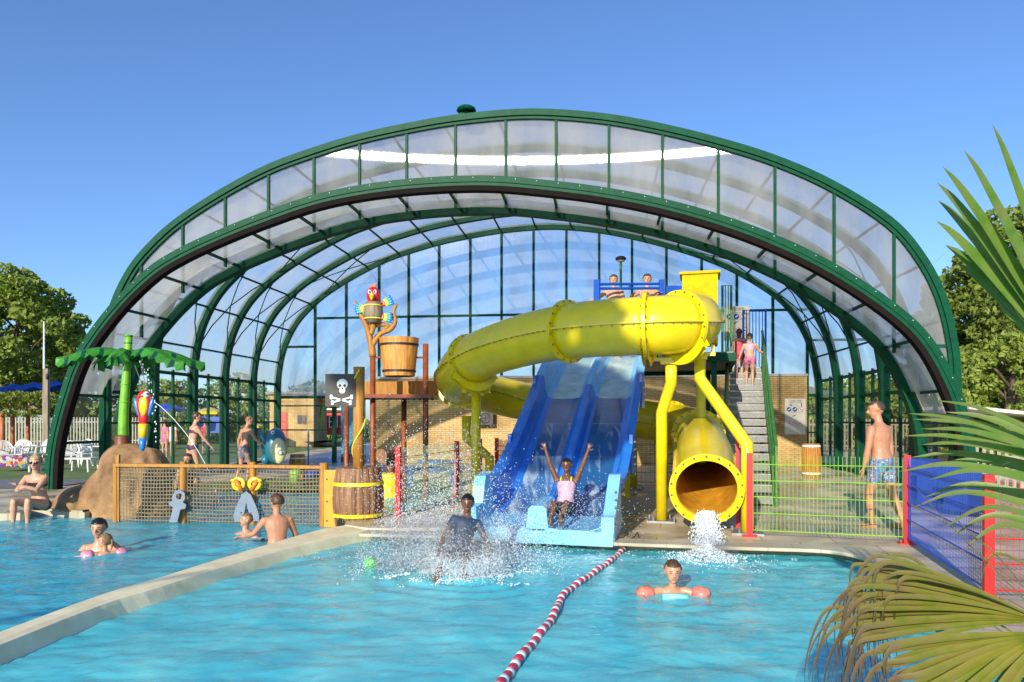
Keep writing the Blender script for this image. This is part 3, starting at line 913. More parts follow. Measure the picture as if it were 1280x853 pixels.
# ---- yellow tube slide
tsl = thing('tube_slide', 'closed yellow spiral tube slide pouring water into the pool', 'slide', V(2.5, 11.2, 0))
pix = [(866, 388, 14.7), (868, 393, 13.7), (868, 397, 12.6), (868, 401, 11.6), (863, 404, 10.95), (840, 406, 10.62), (800, 408, 10.65), (735, 412, 11.1), (690, 418, 11.6), (650, 427, 12.1), (610, 440, 12.75), (583, 456, 13.4),
       (572, 472, 14.2), (582, 485, 15.2), (615, 493, 16.1), (650, 501, 16.5), (690, 508, 16.7), (750, 517, 16.6), (805, 525, 16.2), (845, 531, 15.5), (866, 538, 14.5), (875, 549, 13.2), (880, 568, 11.6), (882, 593, 10.6), (883, 612, 9.95)]
TP = cr([at(*p) for p in pix], 6)
def tube_idx(i): return i * 6
TR = .432
FR_ = frames(TP)
# horizontal seam frame: side vector kept level
def level(i):
    t = FR_[i][0]; s = Vector((t.y, -t.x, 0)).normalized(); return t, s, s.cross(t).normalized()
def tsec(i0, i1, name='tube_section'):
    bm = B(); n = 28; rings = []; inner = []
    for i in range(i0, i1 + 1):
        t, s, u = level(i)
        rings.append([bm.verts.new(TP[i] + (s * math.cos(2 * PI * k / n) + u * math.sin(2 * PI * k / n)) * TR) for k in range(n)])
        inner.append([bm.verts.new(TP[i] + (s * math.cos(2 * PI * k / n) + u * math.sin(2 * PI * k / n)) * (TR - .02)) for k in range(n)])
    for a, b in zip(rings, rings[1:]):
        for k in range(n): bm.faces.new((a[k], b[k], b[(k + 1) % n], a[(k + 1) % n])).material_index = 0
    for a, b in zip(inner, inner[1:]):
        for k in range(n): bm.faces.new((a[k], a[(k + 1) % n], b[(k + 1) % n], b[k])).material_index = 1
    for a, b in ((rings[0], inner[0]), (rings[-1], inner[-1])):
        for k in range(n): bm.faces.new((a[k], a[(k + 1) % n], b[(k + 1) % n], b[k])).material_index = 0
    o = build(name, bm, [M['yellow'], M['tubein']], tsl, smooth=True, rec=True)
    # bolted side seams
    for sg in (1, -1):
        bm = B(); rows = []
        for i in range(i0, i1 + 1):
            t, s, u = level(i)
            c = TP[i] + s * sg * (TR - .01)
            rows.append([bm.verts.new(c + u * .014), bm.verts.new(c + s * sg * .055 + u * .014), bm.verts.new(c + s * sg * .055 - u * .014), bm.verts.new(c - u * .014)])
        for a, b in zip(rows, rows[1:]):
            for k in range(4): bm.faces.new((a[k], a[(k + 1) % 4], b[(k + 1) % 4], b[k]))
        bm.faces.new(rows[0]); bm.faces.new(rows[-1][::-1])
        L = 0
        for i in range(i0, i1):
            d = (TP[i + 1] - TP[i]).length; st = int(max(1, d / .13))
            for j in range(st):
                t, s, u = level(i); p = TP[i].lerp(TP[i + 1], j / st) + s * sg * (TR + .028) - u * .022
                ell(bm, p, (.014, .014, .014), 5, 4, mi=1)
        build('seam', bm, [M['yellow'], M['bolt']], o)
    return o
def flange(i, w=.055, r=TR + .075, gap=False):
    t, s, u = level(i); n = 36; c = TP[i]
    bm = B(); rings = []
    for rr, off in ((TR - .012, -w / 2), (r, -w / 2), (r, -.008), (r - .012, -.004), (r - .012, .004), (r, .008), (r, w / 2), (TR - .012, w / 2)):
        rings.append([bm.verts.new(c + t * off + (s * math.cos(2 * PI * k / n) + u * math.sin(2 * PI * k / n)) * rr) for k in range(n)])
    for a, b in zip(rings, rings[1:] + rings[:1]):
        for k in range(n): bm.faces.new((a[k], a[(k + 1) % n], b[(k + 1) % n], b[k]))
    for k in range(18):
        a = 2 * PI * (k + .5) / 18
        for off in (-w / 2 - .004, w / 2 + .004):
            ell(bm, c + t * off + (s * math.cos(a) + u * math.sin(a)) * (TR + .045), (.017, .017, .017), 6, 4, mi=1)
    f = build('flange', bm, [M['yellow2'], M['bolt']], tsl)
    return f
fl = [0, 28, 35, 45, 64, 76, 96, 113, 124, len(TP) - 1]
fl = sorted(set(fl))
for a, b in zip(fl, fl[1:]): tsec(a, b)
for i in fl[1:]: flange(i, .055, TR + (.07 if i != len(TP) - 1 else .075))
# entry hood
hd = at(875, 360, 14.9); hd.z = 0
bm = B()
c = hd
for (sx, w, h, dz) in ((0, .70, 1.42, 3.83),):
    box(bm, c + V(0, 0, dz), (w, .7, h), -YW)
build('entry_hood', bm, M['hoodyellow'], tsl)
bm = B(); box(bm, c + V(0, 0, 4.56), (.80, .80, .05), -YW); build('hood_rim', bm, M['hoodyellow'], tsl)
# supports
def pole(pts, r=.085, name='support_pole', base=True, collar=None, par=tsl, m='yellow2'):
    bm = B(); tube(bm, pts, r, 16); o = build(name, bm, M[m], par, smooth=False)
    for f in o.data.polygons: f.use_smooth = len(f.vertices) == 4
    if base:
        p = Vector(pts[0]); bm = B(); box(bm, (p.x, p.y, p.z + .015), (.42, .42, .03), -YW); pl = build('base_plate', bm, M['steel'], o if False else par)
        bm = B()
        for i in (-1, 1):
            for j in (-1, 1): lathe(bm, [(.018, 0), (.018, .05), (.006, .06)], (p.x + i * .16, p.y + j * .16, p.z + .03), 6)
        build('anchor_bolts', bm, M['steel'], par)
    return o
def saddle(p, yaw=0.0):
    """bolted yellow bracket under a flange"""
    bm = B(); box(bm, p + V(0, 0, .03), (.50, .12, .05), yaw)
    box(bm, p + V(-.22, 0, .10), (.05, .12, .16), yaw); box(bm, p + V(.22, 0, .10), (.05, .12, .16), yaw)
    box(bm, p + V(0, 0, -.02), (.26, .16, .05), yaw); build('saddle', bm, M['yellow2'], tsl)
def gusset(i):
    """half-round gusset plate beneath a flange"""
    t, s, u = level(i); c = TP[i]; bm = B(); n = 14; rr = []
    for k in range(n + 1):
        a = PI + .5 + (PI - 1.0) * k / n
        rr.append((c + (s * math.cos(a) + u * math.sin(a)) * (TR + .03), c + (s * math.cos(a) * .9 + u * min(math.sin(a) * 1.0, -.6) ) * (TR + .17)))
    for sgn in (-.05, .05):
        A = [(bm.verts.new(p + t * sgn), bm.verts.new(q + t * sgn)) for p, q in rr]
        for a, b in zip(A, A[1:]): bm.faces.new((a[0], a[1], b[1], b[0]))
    build('gusset', bm, M['yellow2'], tsl)
for i in (28, 35, 64, 113): gusset(i)
p1 = at(827, 652, 11.2); p1.z = 0
t1 = TP[35]
pole([p1, at(827, 516, 11.2), at(839, 478, 11.0), at(839, 455, 10.9)], .088)
saddle(at(837, 452, 10.9), -YW)
p2 = at(934, 560, 10.0); p2.z = 0
pole([p2, at(934, 556, 10.0), at(875, 474, 11.0), at(875, 448, 11.0)], .088)
saddle(at(873, 446, 11.0), -YW)
p = at(876, 450, 13.0); q = p.copy(); q.z = 0
pole([q, p], .085)
p = at(595, 492, 13.45); q = p.copy(); q.z = 0
pole([q, p], .088); saddle(at(595, 492, 13.45), .6)
a_, b_, c_ = at(583, 520, 15.0), at(583, 547, 15.0), at(612, 573, 15.0); d_ = c_.copy(); d_.z = 0
pole([d_, c_, b_, a_], .10, base=False)
p = at(668, 526, 16.6); q = p.copy(); q.z = 0; pole([q, p], .085)
p = at(792, 540, 16.4); q = p.copy(); q.z = 0; pole([q, p], .085)
p = at(766, 530, 15.9); q = p.copy(); q.z = 0; pole([q, p], .07)

# ---- platform
pf = thing('slide_platform', 'raised slide platform on posts with blue guard rail at the top of the slides', 'platform', S(9, 1))
bm = B(); box(bm, S(9.35, .95, 3.0), (3.5, 4.7, .10), -YW); build('deck', bm, M['tread'], pf)
for a, b, w, l in ((9.35, -.82, .08, 4.7), (9.35, 2.72, .08, 4.7)):
    bm = B(); box(bm, S(a, b, 2.93), (w, l, .18), -YW); build('edge_beam', bm, M['green'], pf)
bm = B(); box(bm, S(11.74, .9, 2.93), (3.6, .08, .18), -YW); build('edge_beam', bm, M['green'], pf)
bm = B(); box(bm, S(6.98, 1.9, 2.93), (1.7, .08, .18), -YW); build('edge_beam', bm, M['green'], pf)
bm = B(); box(bm, S(12.35, 2.0, 2.99), (3.1, 1.0, .06), -YW); build('landing', bm, M['green'], pf)
for a, b in ((7.1, -.75), (7.1, 2.3), (11.6, -.75), (11.6, 2.2), (12.8, 3.7)):
    bm = B(); box(bm, S(a, b, 1.46), (.12, .12, 2.92), -YW); build('post', bm, M['green'], pf)
# blue rail of the slide starts
for u, d in ((746, 16.0), (827, 16.4)):
    p = at(u, 350, d); bm = B(); box(bm, (p.x, p.y, (3.05 + p.z) / 2), (.13, .10, p.z - 3.05), -YW); build('gate_post', bm, M['bluesteel'], pf)
for v in (355.5, 361.0):
    bm = B(); tube(bm, [at(746, v, 16.0), at(827, v - .5, 16.4)], .03, 8); build('gate_rail', bm, M['bluesteel'], pf)
bm = B(); bar(bm, at(787, 356, 16.2), at(787, 361, 16.2), .04, .04, Vector((0, 1, 0))); build('rail_stub', bm, M['bluesteel'], pf)
bm = B(); bar(bm, at(833, 362, 16.2), at(856, 362, 16.0), .05, .16); build('blue_panel', bm, M['bluesteel'], pf)
# green guard rail by the stairs
for u0, u1, d in ((903, 914, 17.5),):
    a, b = at(u0, 357, d), at(u1, 357, d)
    bm = B(); tube(bm, [V(a.x, a.y, 3.05), a, b, V(b.x, b.y, 3.05)], .03, 6); build('guard_rail', bm, M['greenL'], pf)
    for k in range(1, 3):
        p = a.lerp(b, k / 3); bm = B(); tube(bm, [V(p.x, p.y, 3.05), p], .012, 6); build('baluster', bm, M['greenL'], pf)
ra, rb = at(929, 388, 20.4), at(957, 388, 20.2)
bm = B(); tube(bm, [V(ra.x, ra.y, 3.0), ra, rb, V(rb.x, rb.y, 3.0)], .03, 6); build('guard_rail', bm, M['bluesteel'], pf)
for k in range(1, 7):
    p = ra.lerp(rb, k / 7); bm = B(); tube(bm, [V(p.x, p.y, 3.05), p], .012, 6); build('baluster', bm, M['bluesteel'], pf)
gl = thing('lamp_post', 'thin green post with small round lamp above the slide platform', 'lamp', S(9, 0, 3.05))
p = at(776, 326, 18); bm = B(); tube(bm, [V(p.x, p.y, 3.05), p], .03, 8); build('post', bm, M['greenL'], gl)
bm = B(); lathe(bm, [(.04, 0), (.13, .02), (.14, .06), (.09, .1), (.02, .12)], p, 12); build('lamp_head', bm, M['dark'], gl)
bm = B(); lathe(bm, [(.01, -.04), (.08, -.03), (.11, 0)], p, 12); build('lens', bm, M['white'], gl)

# ---- staircase
stc = thing('staircase', 'straight metal grating staircase with green stringers up to the slides', 'staircase', S(8, 3))
N = 17; a0, a1 = 4.75, 11.7; bc0 = 2.90; bc1 = 3.18; zt = 3.0; wd = .80
for k in range(N):
    f = (k + .5) / N; a = a0 + (a1 - a0) * f; z = zt * (k + 1) / N; b = bc0 + (bc1 - bc0) * f
    run = (a1 - a0) / N
    bm = B(); box(bm, S(a, b, z - .02), (wd, run + .03, .035), -YW); build('tread', bm, M['tread'], stc)
    bm = B(); box(bm, S(a - run / 2 - .016, b, z - .075), (wd, .012, .13), -YW); build('riser', bm, M['tread'], stc)
    bm = B(); box(bm, S(a - run / 2 - .02, b, z - .005), (wd, .022, .018), -YW); build('nosing', bm, M['steel'], stc)
for s in (-1, 1):
    A = S(a0 - .15, bc0 + s * (wd / 2 + .05), .0); Bt = S(a1, bc1 + s * (wd / 2 + .05), zt + .02)
    bm = B(); bar(bm, A + V(0, 0, .10), Bt, .06, .30); build('stringer', bm, M['greenL'], stc)
    for h in (1.0, .55):
        bm = B(); tube(bm, [A + V(0, 0, .1 + h), Bt + V(0, 0, h)], .034, 8); build('handrail', bm, M['greenL'], stc)
    for k in range(0, 9):
        p = (A + V(0, 0, .1)).lerp(Bt, k / 8); bm = B(); tube(bm, [p, p + V(0, 0, 1.0)], .024, 8); build('rail_post', bm, M['greenL'], stc)
    if s > 0:
        for k in range(48):
            p = (A + V(0, 0, .1)).lerp(Bt, (k + .5) / 48); bm = B(); tube(bm, [p, p + V(0, 0, 1.0)], .009, 5, caps=False); build('baluster', bm, M['greenL'], stc)

# ------------------------------------------------------------------ signs
def ring(bm, c, r0, r1, n=24, yaw=-TH, th=.004):
    X = Vector((math.cos(yaw), math.sin(yaw), 0)); Y = Vector((math.sin(yaw), -math.cos(yaw), 0))
    A = []
    for k in range(n):
        a = 2 * PI * k / n; d = X * math.cos(a) + ZX * math.sin(a)
        A.append((bm.verts.new(c + d * r0 + Y * th), bm.verts.new(c + d * r1 + Y * th)))
    for k in range(n):
        p, q = A[k], A[(k + 1) % n]; bm.faces.new((p[0], p[1], q[1], q[0]))
def disc(bm, c, r, n=24, yaw=-TH, th=.004):
    X = Vector((math.cos(yaw), math.sin(yaw), 0)); Y = Vector((math.sin(yaw), -math.cos(yaw), 0))
    bm.faces.new([bm.verts.new(c + (X * math.cos(2 * PI * k / n) + ZX * math.sin(2 * PI * k / n)) * r + Y * th) for k in range(n)])
def pbox(bm, c, w, h, X, th=.006, tilt=0.0):
    X2 = X * math.cos(tilt) + ZX * math.sin(tilt); Z2 = ZX * math.cos(tilt) - X * math.sin(tilt)
    Y = X.cross(ZX) ; 
    bm.faces.new([bm.verts.new(c + X2 * i * w / 2 + Z2 * j * h / 2 + Y * th) for i, j in ((-1, -1), (1, -1), (1, 1), (-1, 1))])
def text(name, body, c, size, m, par, yaw=0.0, ext=.002):
    cu = bpy.data.curves.new(name, 'FONT'); cu.body = body; cu.size = size; cu.align_x = 'CENTER'; cu.align_y = 'CENTER'; cu.extrude = ext
    o = bpy.data.objects.new(name, cu); COL.objects.link(o)
    dg = bpy.context.evaluated_depsgraph_get()
    me = bpy.data.meshes.new_from_object(o.evaluated_get(dg)); bpy.data.objects.remove(o)
    me.materials.clear(); me.materials.append(m)
    me.transform(Matrix.Translation(Vector(c) - Vector(par.location)) @ Matrix.Rotation(yaw, 4, 'Z') @ Matrix.Rotation(R(90), 4, 'X'))
    o = bpy.data.objects.new(name, me); COL.objects.link(o); o.parent = par
    return o
def rules_sign(c, W_, H_, label, yaw):
    X = Vector((math.cos(yaw), math.sin(yaw), 0)); Y = Vector((math.sin(yaw), -math.cos(yaw), 0))
    t = thing('rules_sign', label, 'sign', c)
    bm = B(); box(bm, c, (W_, .03, H_), yaw); build('board', bm, M['sign'], t)
    f = c + Y * .018
    P = lambda x, z: f + X * (x * W_) + ZX * (z * H_)
    text('heading', 'Turbo slide', P(0, .44), .075 * W_ / .6, M['dark'], t, yaw, .001)
    text('small_print', 'Toegang en gebruik', P(0, .39), .045 * W_ / .6, M['dark'], t, yaw, .001)
    bm = B(); ell(bm, P(-.22, .32), (.05 * W_, .003, .035 * W_), 8, 5, Matrix.Rotation(yaw, 3, 'Z')); pbox(bm, P(-.17, .30), .08 * W_, .03 * W_, X, .001); build('pictogram', bm, M['dark'], t)
    bm = B(); pbox(bm, P(.3, .31), .04 * W_, .11 * W_, X, .001); disc(bm, P(.3, .36), .028 * W_, 10, yaw, .003); build('pictogram', bm, M['dark'], t)
    bm = B(); pbox(bm, P(.05, .31), .2 * W_, .01, X, .001); pbox(bm, P(0, .12), .5 * W_, .008, X, .001); build('print_lines', bm, M['dark'], t)
    for x in (-.30, -.02):
        bm = B(); disc(bm, P(x, .20), .115 * W_, 24, yaw, .002); o = build('blue_disc', bm, M['signblue'], t)
        bm = B(); pbox(bm, P(x, .20), .13 * W_, .04 * W_, X, .004, .5); disc(bm, P(x + .05, .225), .022 * W_, 8, yaw, .006); build('figure', bm, M['white'], o)
    for x, z in ((.26, .20), (-.25, -.21), (.04, -.21), (.32, -.21)):
        bm = B(); disc(bm, P(x, z), .10 * W_, 24, yaw, .001); ring(bm, P(x, z), .1 * W_, .118 * W_, 24, yaw, .003)
        o = build('ban_disc', bm, [M['white'], M['signred']], t)
        for pgn in o.data.polygons: pgn.material_index = 0 if len(pgn.vertices) > 4 else 1
        bm = B(); pbox(bm, P(x, z), .2 * W_, .022 * W_, X, .006, -.8); build('slash', bm, M['signred'], o)
        bm = B(); ell(bm, P(x, z), (.05 * W_, .002, .03 * W_), 8, 4, Matrix.Rotation(yaw, 3, 'Z')); build('figure', bm, M['dark'], o)
    bm = B(); pbox(bm, P(-.05, .02), .18 * W_, .035 * W_, X, .001, .5); build('pictogram', bm, M['dark'], t)
rules_sign(E(s_from_u(992.5, TF), TF - .14, CAMH + (V0 - 520.5) / FPX * 22.9), .68, 1.22, 'large rules sign on the brick wall right of the staircase', -TH)
rules_sign(at(921, 404.5, 20.6), .70, .98, 'upper rules sign at the head of the staircase', -TH)
# loudspeaker
ls = thing('loudspeaker', 'black wall loudspeaker with round cone under the yellow tube', 'loudspeaker', E(s_from_u(612, TF), TF - .3, 1.8))
c = E(s_from_u(608, TF), TF - .3, CAMH + 3 / FPX * 24.5)
bm = B(); box(bm, c, (.62, .34, .52), -TH); build('cabinet', bm, M['black'], ls)
bm = B(); lathe(bm, [(.21, -.19), (.17, -.20), (.10, -.175), (.05, -.19), (.01, -.2)], c, 20, 'y'); build('cone', bm, M['dark'], ls)

# ------------------------------------------------------------------ bucket tower
tw = thing('bucket_tower', 'rust orange posts and wooden platform carrying the big tipping bucket', 'play tower', V(-2.1, 14.3, 0))
posts = [(433, 508, 14.9), (466, 444, 14.0), (505, 498, 14.9), (532, 430, 14.0)]
for u, v, d in posts:
    p = at(u, v, d); bm = B(); tube(bm, [V(p.x, p.y, -.9 if u < 520 else -.5), p], .055, 12); o = build('post', bm, M['rust'], tw, smooth=True)
bm = B()
q = [at(438, 502, 15.0), at(548, 497, 15.2), at(540, 500, 13.85), at(455, 503, 13.7)]
zz = 2.0
vs = [(p.x, p.y) for p in q]
prism(bm, vs, zz, zz + .07); build('deck', bm, M['rust'], tw)
for i in range(12):
    f = i / 11; p = q[3].lerp(q[2], f); bm = B(); ell(bm, V(p.x, p.y + .05, zz - .02), (.03, .03, .03), 6, 4); build('bolt', bm, M['dark'], tw)
bm = B(); bar(bm, at(456, 487, 14.9), at(548, 486, 15.1), .04, .32); build('back_board', bm, M['ochre'], tw)
bm = B(); tube(bm, [at(466, 447, 14.0), at(532, 447, 14.0)], .018, 8); build('axle', bm, M['rust'], tw)
bk = tag(thing('tipping_bucket', None, None), 'big wooden water bucket with black hoops hung in the tower', 'bucket')
c = at(499, 471, 14.0); bk.location = c
hgt = 48 / FPX * 14
r0, r1 = 19.5 / FPX * 14, 24.5 / FPX * 14
bm = B(); lathe(bm, [(r0 * .9, 0), (r0, .01), (r0 + (r1 - r0) * .5, hgt * .5), (r1, hgt), (r1 - .035, hgt), (r0 - .03, .04), (.01, .04)], c, 32, cap=False); build('staves', bm, M['bucket'], bk, smooth=False)
for h in (.14, .82):
    rr = r0 + (r1 - r0) * h
    bm = B(); lathe(bm, [(rr + .004, h * hgt - .02), (rr + .012, h * hgt - .02), (rr + .014, h * hgt + .02), (rr + .006, h * hgt + .02)], c, 32, cap=False); build('hoop', bm, M['black'], bk)

# parrot in barrel on the forked branch
br = thing('branch_perch', 'orange brown forked branches rising above the tower post', 'perch', at(466, 444, 14.0))
P14 = lambda u, v, d=14.0: at(u, v, d)
for pts, r in (([P14(466, 446), P14(464, 430), P14(460, 414), P14(456, 402), P14(450, 392), P14(446, 380)], [.07, .065, .055, .05, .04, .025]),
               ([P14(465, 432), P14(475, 418), P14(488, 412), P14(494, 402), P14(492, 390), P14(496, 380)], [.055, .05, .05, .045, .035, .02]),
               ([P14(470, 424), P14(480, 412), P14(486, 408), P14(478, 406), P14(462, 408)], [.03, .035, .04, .045, .04]),
               ([P14(454, 398), P14(449, 388), P14(443, 377)], [.03, .03, .02]),
               ([P14(464, 418, 13.9), P14(466, 411, 13.9), P14(467, 404)], [.05, .055, .06])):
    bm = B(); tube(bm, cr(pts, 4), [r[min(len(r) - 1, int(i / 4))] for i in range(4 * (len(pts) - 1) + 1)], 9); build('branch', bm, M['ochre'], br, smooth=True)
pr = thing('parrot_in_barrel', 'red parrot figure sitting in a small barrel on top of the tower', 'parrot figure', P14(467, 402))
c = P14(467, 404, 13.95)
bm = B(); lathe(bm, [(.14, 0), (.175, .12), (.185, .2), (.175, .30), (.15, .40)], c, 18); o = build('barrel', bm, M['deckwood'], pr, smooth=True)
for h in (.08, .33):
    bm = B(); lathe(bm, [(.165, h - .015), (.19, h - .01), (.19, h + .01), (.165, h + .015)], c, 18, cap=False); build('hoop', bm, M['hoopy'], o)
hc = c + V(0, -.02, .53)
bm = B(); ell(bm, hc, (.135, .13, .17), 16, 12); build('head', bm, M['redp'], pr, smooth=True)
for s in (-1, 1):
    bm = B(); ell(bm, hc + V(s * .052, -.112, .05), (.034, .02, .045), 10, 8); e = build('eye', bm, M['eyew'], pr, smooth=True)
    bm = B(); ell(bm, hc + V(s * .047, -.131, .045), (.016, .008, .024), 8, 6); build('pupil', bm, M['eyeb'], e)
bm = B(); ell(bm, hc + V(0, -.15, -.035), (.05, .07, .05), 10, 8); ell(bm, hc + V(0, -.17, -.075), (.03, .03, .04), 8, 6); build('beak', bm, M['yelp'], pr, smooth=True)
bm = B()
for k in range(4): ell(bm, hc + V(-.03 + k * .022, 0, .17 + .012 * (k % 2)), (.02, .03, .035), 8, 6)
build('crest', bm, M['orap'], pr, smooth=True)
def wing(o, sgn, up):
    cols = ['redp', 'yelp', 'grnp', 'blup']
    w = None
    for j, cn in enumerate(cols):
        bm = B()
        for k in range(4):
            L = .05 + .045 * j; ang = up + (k - 1.5) * (.34 - .03 * j)
            p = o + V(sgn * math.cos(ang) * L, 0, math.sin(ang) * L)
            ell(bm, p, (.055, .022, .034), 10, 8, Matrix.Rotation(-ang if sgn > 0 else ang + PI, 3, 'Y'))
        if w is None: w = build('wing', bm, M[cn], pr, smooth=True)
        else: build('feathers', bm, M[cn], w, smooth=True)
wing(c + V(.16, 0, .36), 1, .45); wing(c + V(-.13, 0, .28), -1, -.05); wing(c + V(.14, -.02, .12), 1, -.1)

# ------------------------------------------------------------------ mast, flag, barrel
def barrel(c, R_, H_, label, wm='barrel', hm='hoopy', hoops=(.22, .72), cat='barrel', name='barrel', grp=None):
    t = thing(name, label, cat, c, grp)
    pf_ = []
    for k in range(9):
        f = k / 8; pf_.append((R_ * (.86 + .14 * math.sin(PI * f)), H_ * f))
    n = 22; bm = B(); rings = []
    for r, h in pf_:
        ring_ = []
        for k in range(n * 3):
            a = 2 * PI * k / (n * 3); rr = r - (.012 if k % 3 == 0 else 0)
            ring_.append(bm.verts.new((c[0] + rr * math.cos(a), c[1] + rr * math.sin(a), c[2] + h)))
        rings.append(ring_)
    for a, b in zip(rings, rings[1:]):
        for k in range(n * 3): bm.faces.new((a[k], a[(k + 1) % (n * 3)], b[(k + 1) % (n * 3)], b[k]))
    bm.faces.new(rings[0][::-1]); bm.faces.new(rings[-1])
    build('staves', bm, M[wm], t)
    for h in hoops:
        r = R_ * (.86 + .14 * math.sin(PI * h)); r2 = R_ * (.86 + .14 * math.sin(PI * (h + .06)))
        bm = B(); lathe(bm, [(r - .01, h * H_), (r + .014, h * H_), (r2 + .014, (h + .055) * H_), (r2 - .01, (h + .055) * H_)], c, 32, cap=False); build('hoop', bm, M[hm], t)
    return t
cb = at(448, 662, 11.35); cb.z = -.14
barrel(cb, .40, .97, 'big weathered brown barrel with yellow hoops at the foot of the mast')
ms = thing('mast', 'ochre mast with yellow rope spiralling up it, standing in the big barrel', 'mast', cb + V(0, 0, .8))
tp = at(449, 459, 11.35)
bm = B(); tube(bm, [cb + V(0, 0, .8), V(tp.x, tp.y, tp.z)], .088, 18); o = build('pole', bm, M['ochre'], ms)
for f in o.data.polygons: f.use_smooth = len(f.vertices) == 4
bm = B(); pts = []
for k in range(60):
    f = k / 59; a = 1.2 + f * 2 * PI * 1.6; z = cb.z + .9 + f * (tp.z - cb.z - .95)
    pts.append(V(cb.x + (tp.x - cb.x) * f + .096 * math.cos(a), cb.y + .096 * math.sin(a), z))
tube(bm, pts, .013, 6); build('rope', bm, M['hoopy'], ms)
fg = thing('pirate_flag', 'black board flag with white skull and crossbones on the mast', 'flag', at(425, 488, 11.3))
c = at(425.5, 488, 11.27)
bm = B(); box(bm, c, (.47, .02, .51), 0); build('flag_board', bm, M['black'], fg)
sk = c + V(.035, -.016, .05)
bm = B(); ell(bm, sk + V(0, 0, .045), (.088, .012, .082), 18, 10); ell(bm, sk + V(0, 0, -.055), (.052, .011, .05), 12, 8); o = build('skull', bm, M['white'], fg, smooth=True)
bm = B()
for s in (-1, 1): ell(bm, sk + V(s * .036, -.011, .02), (.022, .008, .022), 10, 6)
ell(bm, sk + V(0, -.01, -.025), (.012, .008, .016), 8, 5)
build('eye_holes', bm, M['black'], o)
for s in (-1, 1):
    bm = B(); bar(bm, c + V(-.13 * s + .02, -.014, -.19), c + V(.17 * s + .02 if s > 0 else -.13 * s + .04, -.014, -.10) if False else c + V(.15 * s + .02, -.014, -.11), .024, .03, Vector((0, 1, 0)))
    for e in (c + V(-.14 * s + .02, -.014, -.195), c + V(.16 * s + .02, -.014, -.108)):
        for dz in (-.018, .018): ell(bm, e + V(0, 0, dz), (.026, .012, .022), 10, 6)
    build('bone', bm, M['white'], fg)

# ------------------------------------------------------------------ net fence
PST = [at(145, 652, 11.9), at(229, 655, 11.75), at(316, 657, 11.6), at(405, 659, 11.35)]
for i, p in enumerate(PST): p.z = -.6
nf = thing('net_fence', 'ochre wooden posts and rail holding panels of square rope net beside the left pool', 'fence', V(-4.8, 11.6, 0))
for i, p in enumerate(PST):
    r = .055 if i < 3 else .07
    bm = B(); tube(bm, [p, V(p.x, p.y, .90 if i else .86)], r if i else .045, 12); build('post', bm, M['ochre'], nf, smooth=False)
for a, b in zip(PST, PST[1:]):
    bm = B(); bar(bm, V(a.x, a.y - .02, .835), V(b.x, b.y - .02, .835), .10, .05); build('top_rail', bm, M['ochre'], nf)
bm = B(); bar(bm, V(PST[0].x, PST[0].y, .45), V(PST[0].x + .06, PST[0].y, .45), .05, 1.1); build('edge_board', bm, M['ochre'], nf)
p = at(413, 620, 11.3); bm = B(); box(bm, (p.x, p.y, .32), (.19, .05, .95)); build('end_panel', bm, M['mustard'], nf)
bm = B()
for z in (.65, .3, .0): ell(bm, (p.x - .05, p.y - .03, z), (.014, .01, .014), 6, 4)
build('bolt', bm, M['dark'], nf)
for a, b in zip(PST, PST[1:]):
    bm = B(); L = (b - a).length; n = int(L / .062)
    A = V(a.x + .07, a.y, 0); Bv = V(b.x - .07, b.y, 0)
    for k in range(n + 1):
        f = k / n; p = A.lerp(Bv, f)
        pts = [V(p.x + .004 * math.sin(j * 1.7 + k), p.y + .006 * math.sin(j * .9 + k * .7), .80 - .9 * j / 8) for j in range(9)]
        tube(bm, pts, .008, 4, caps=False)
    for j in range(15):
        z = .78 - .06 * j
        pts = [A.lerp(Bv, f / 8) + V(0, .01 * math.sin(f * 1.3 + j), z - .012 * math.sin(PI * f / 8)) for f in range(9)]
        tube(bm, pts, .008, 4, caps=False)
    # lacing to the frame
    pts = []
    for k in range(n * 2 + 1):
        p = A.lerp(Bv, k / (2 * n)); pts.append(p + V(0, -.02 if k % 2 else .02, .815 if k % 2 else .785))
    tube(bm, pts, .007, 4, caps=False)
    for q_, sg in ((A, 1), (Bv, -1)):
        pts = [q_ + V((-.04 if k % 2 else .02) * sg, -.01, .78 - k * .036) for k in range(24)]
        tube(bm, pts, .007, 4, caps=False)
    build('net', bm, M['rope'], nf)
# anchor-like cut-out
def cutout(name, label, cat, outline, c, m, th=.03, holes=()):
    t = thing(name, label, cat, c)
    bm = B()
    vl = [[V(x, 0, z) for x, z in outline]] + [[V(x, 0, z) for x, z in h] for h in holes]
    flat = [p for lp in vl for p in lp]
    F = [bm.verts.new(c + p + V(0, -th / 2, 0)) for p in flat]; K = [bm.verts.new(c + p + V(0, th / 2, 0)) for p in flat]
    for tr in tessellate_polygon([[V(p.x, p.z, 0) for p in lp] for lp in vl]):
        bm.faces.new([F[i] for i in tr]); bm.faces.new([K[i] for i in tr][::-1])
    i0 = 0
    for lp in vl:
        n = len(lp)
        for k in range(n):
            a, b = i0 + k, i0 + (k + 1) % n
            bm.faces.new((F[a], F[b], K[b], K[a]))
        i0 += n
    build('board', bm, m, t)
    return t
k_ = 11.55 / FPX
def px(pts, cu, cv): return [((u - cu) * k_, (cv - v) * k_) for u, v in pts]
circ = lambda cu, cv, r, n=14: [(cu + r * math.cos(2 * PI * i / n), cv + r * math.sin(2 * PI * i / n)) for i in range(n)]
an = px([(212, 653), (217, 634), (212, 632), (211, 628), (216, 626), (216, 620), (219, 614), (225, 612), (231, 616), (232, 623), (229, 628), (233, 631), (232, 636), (226, 637), (222, 653)], 222, 633)
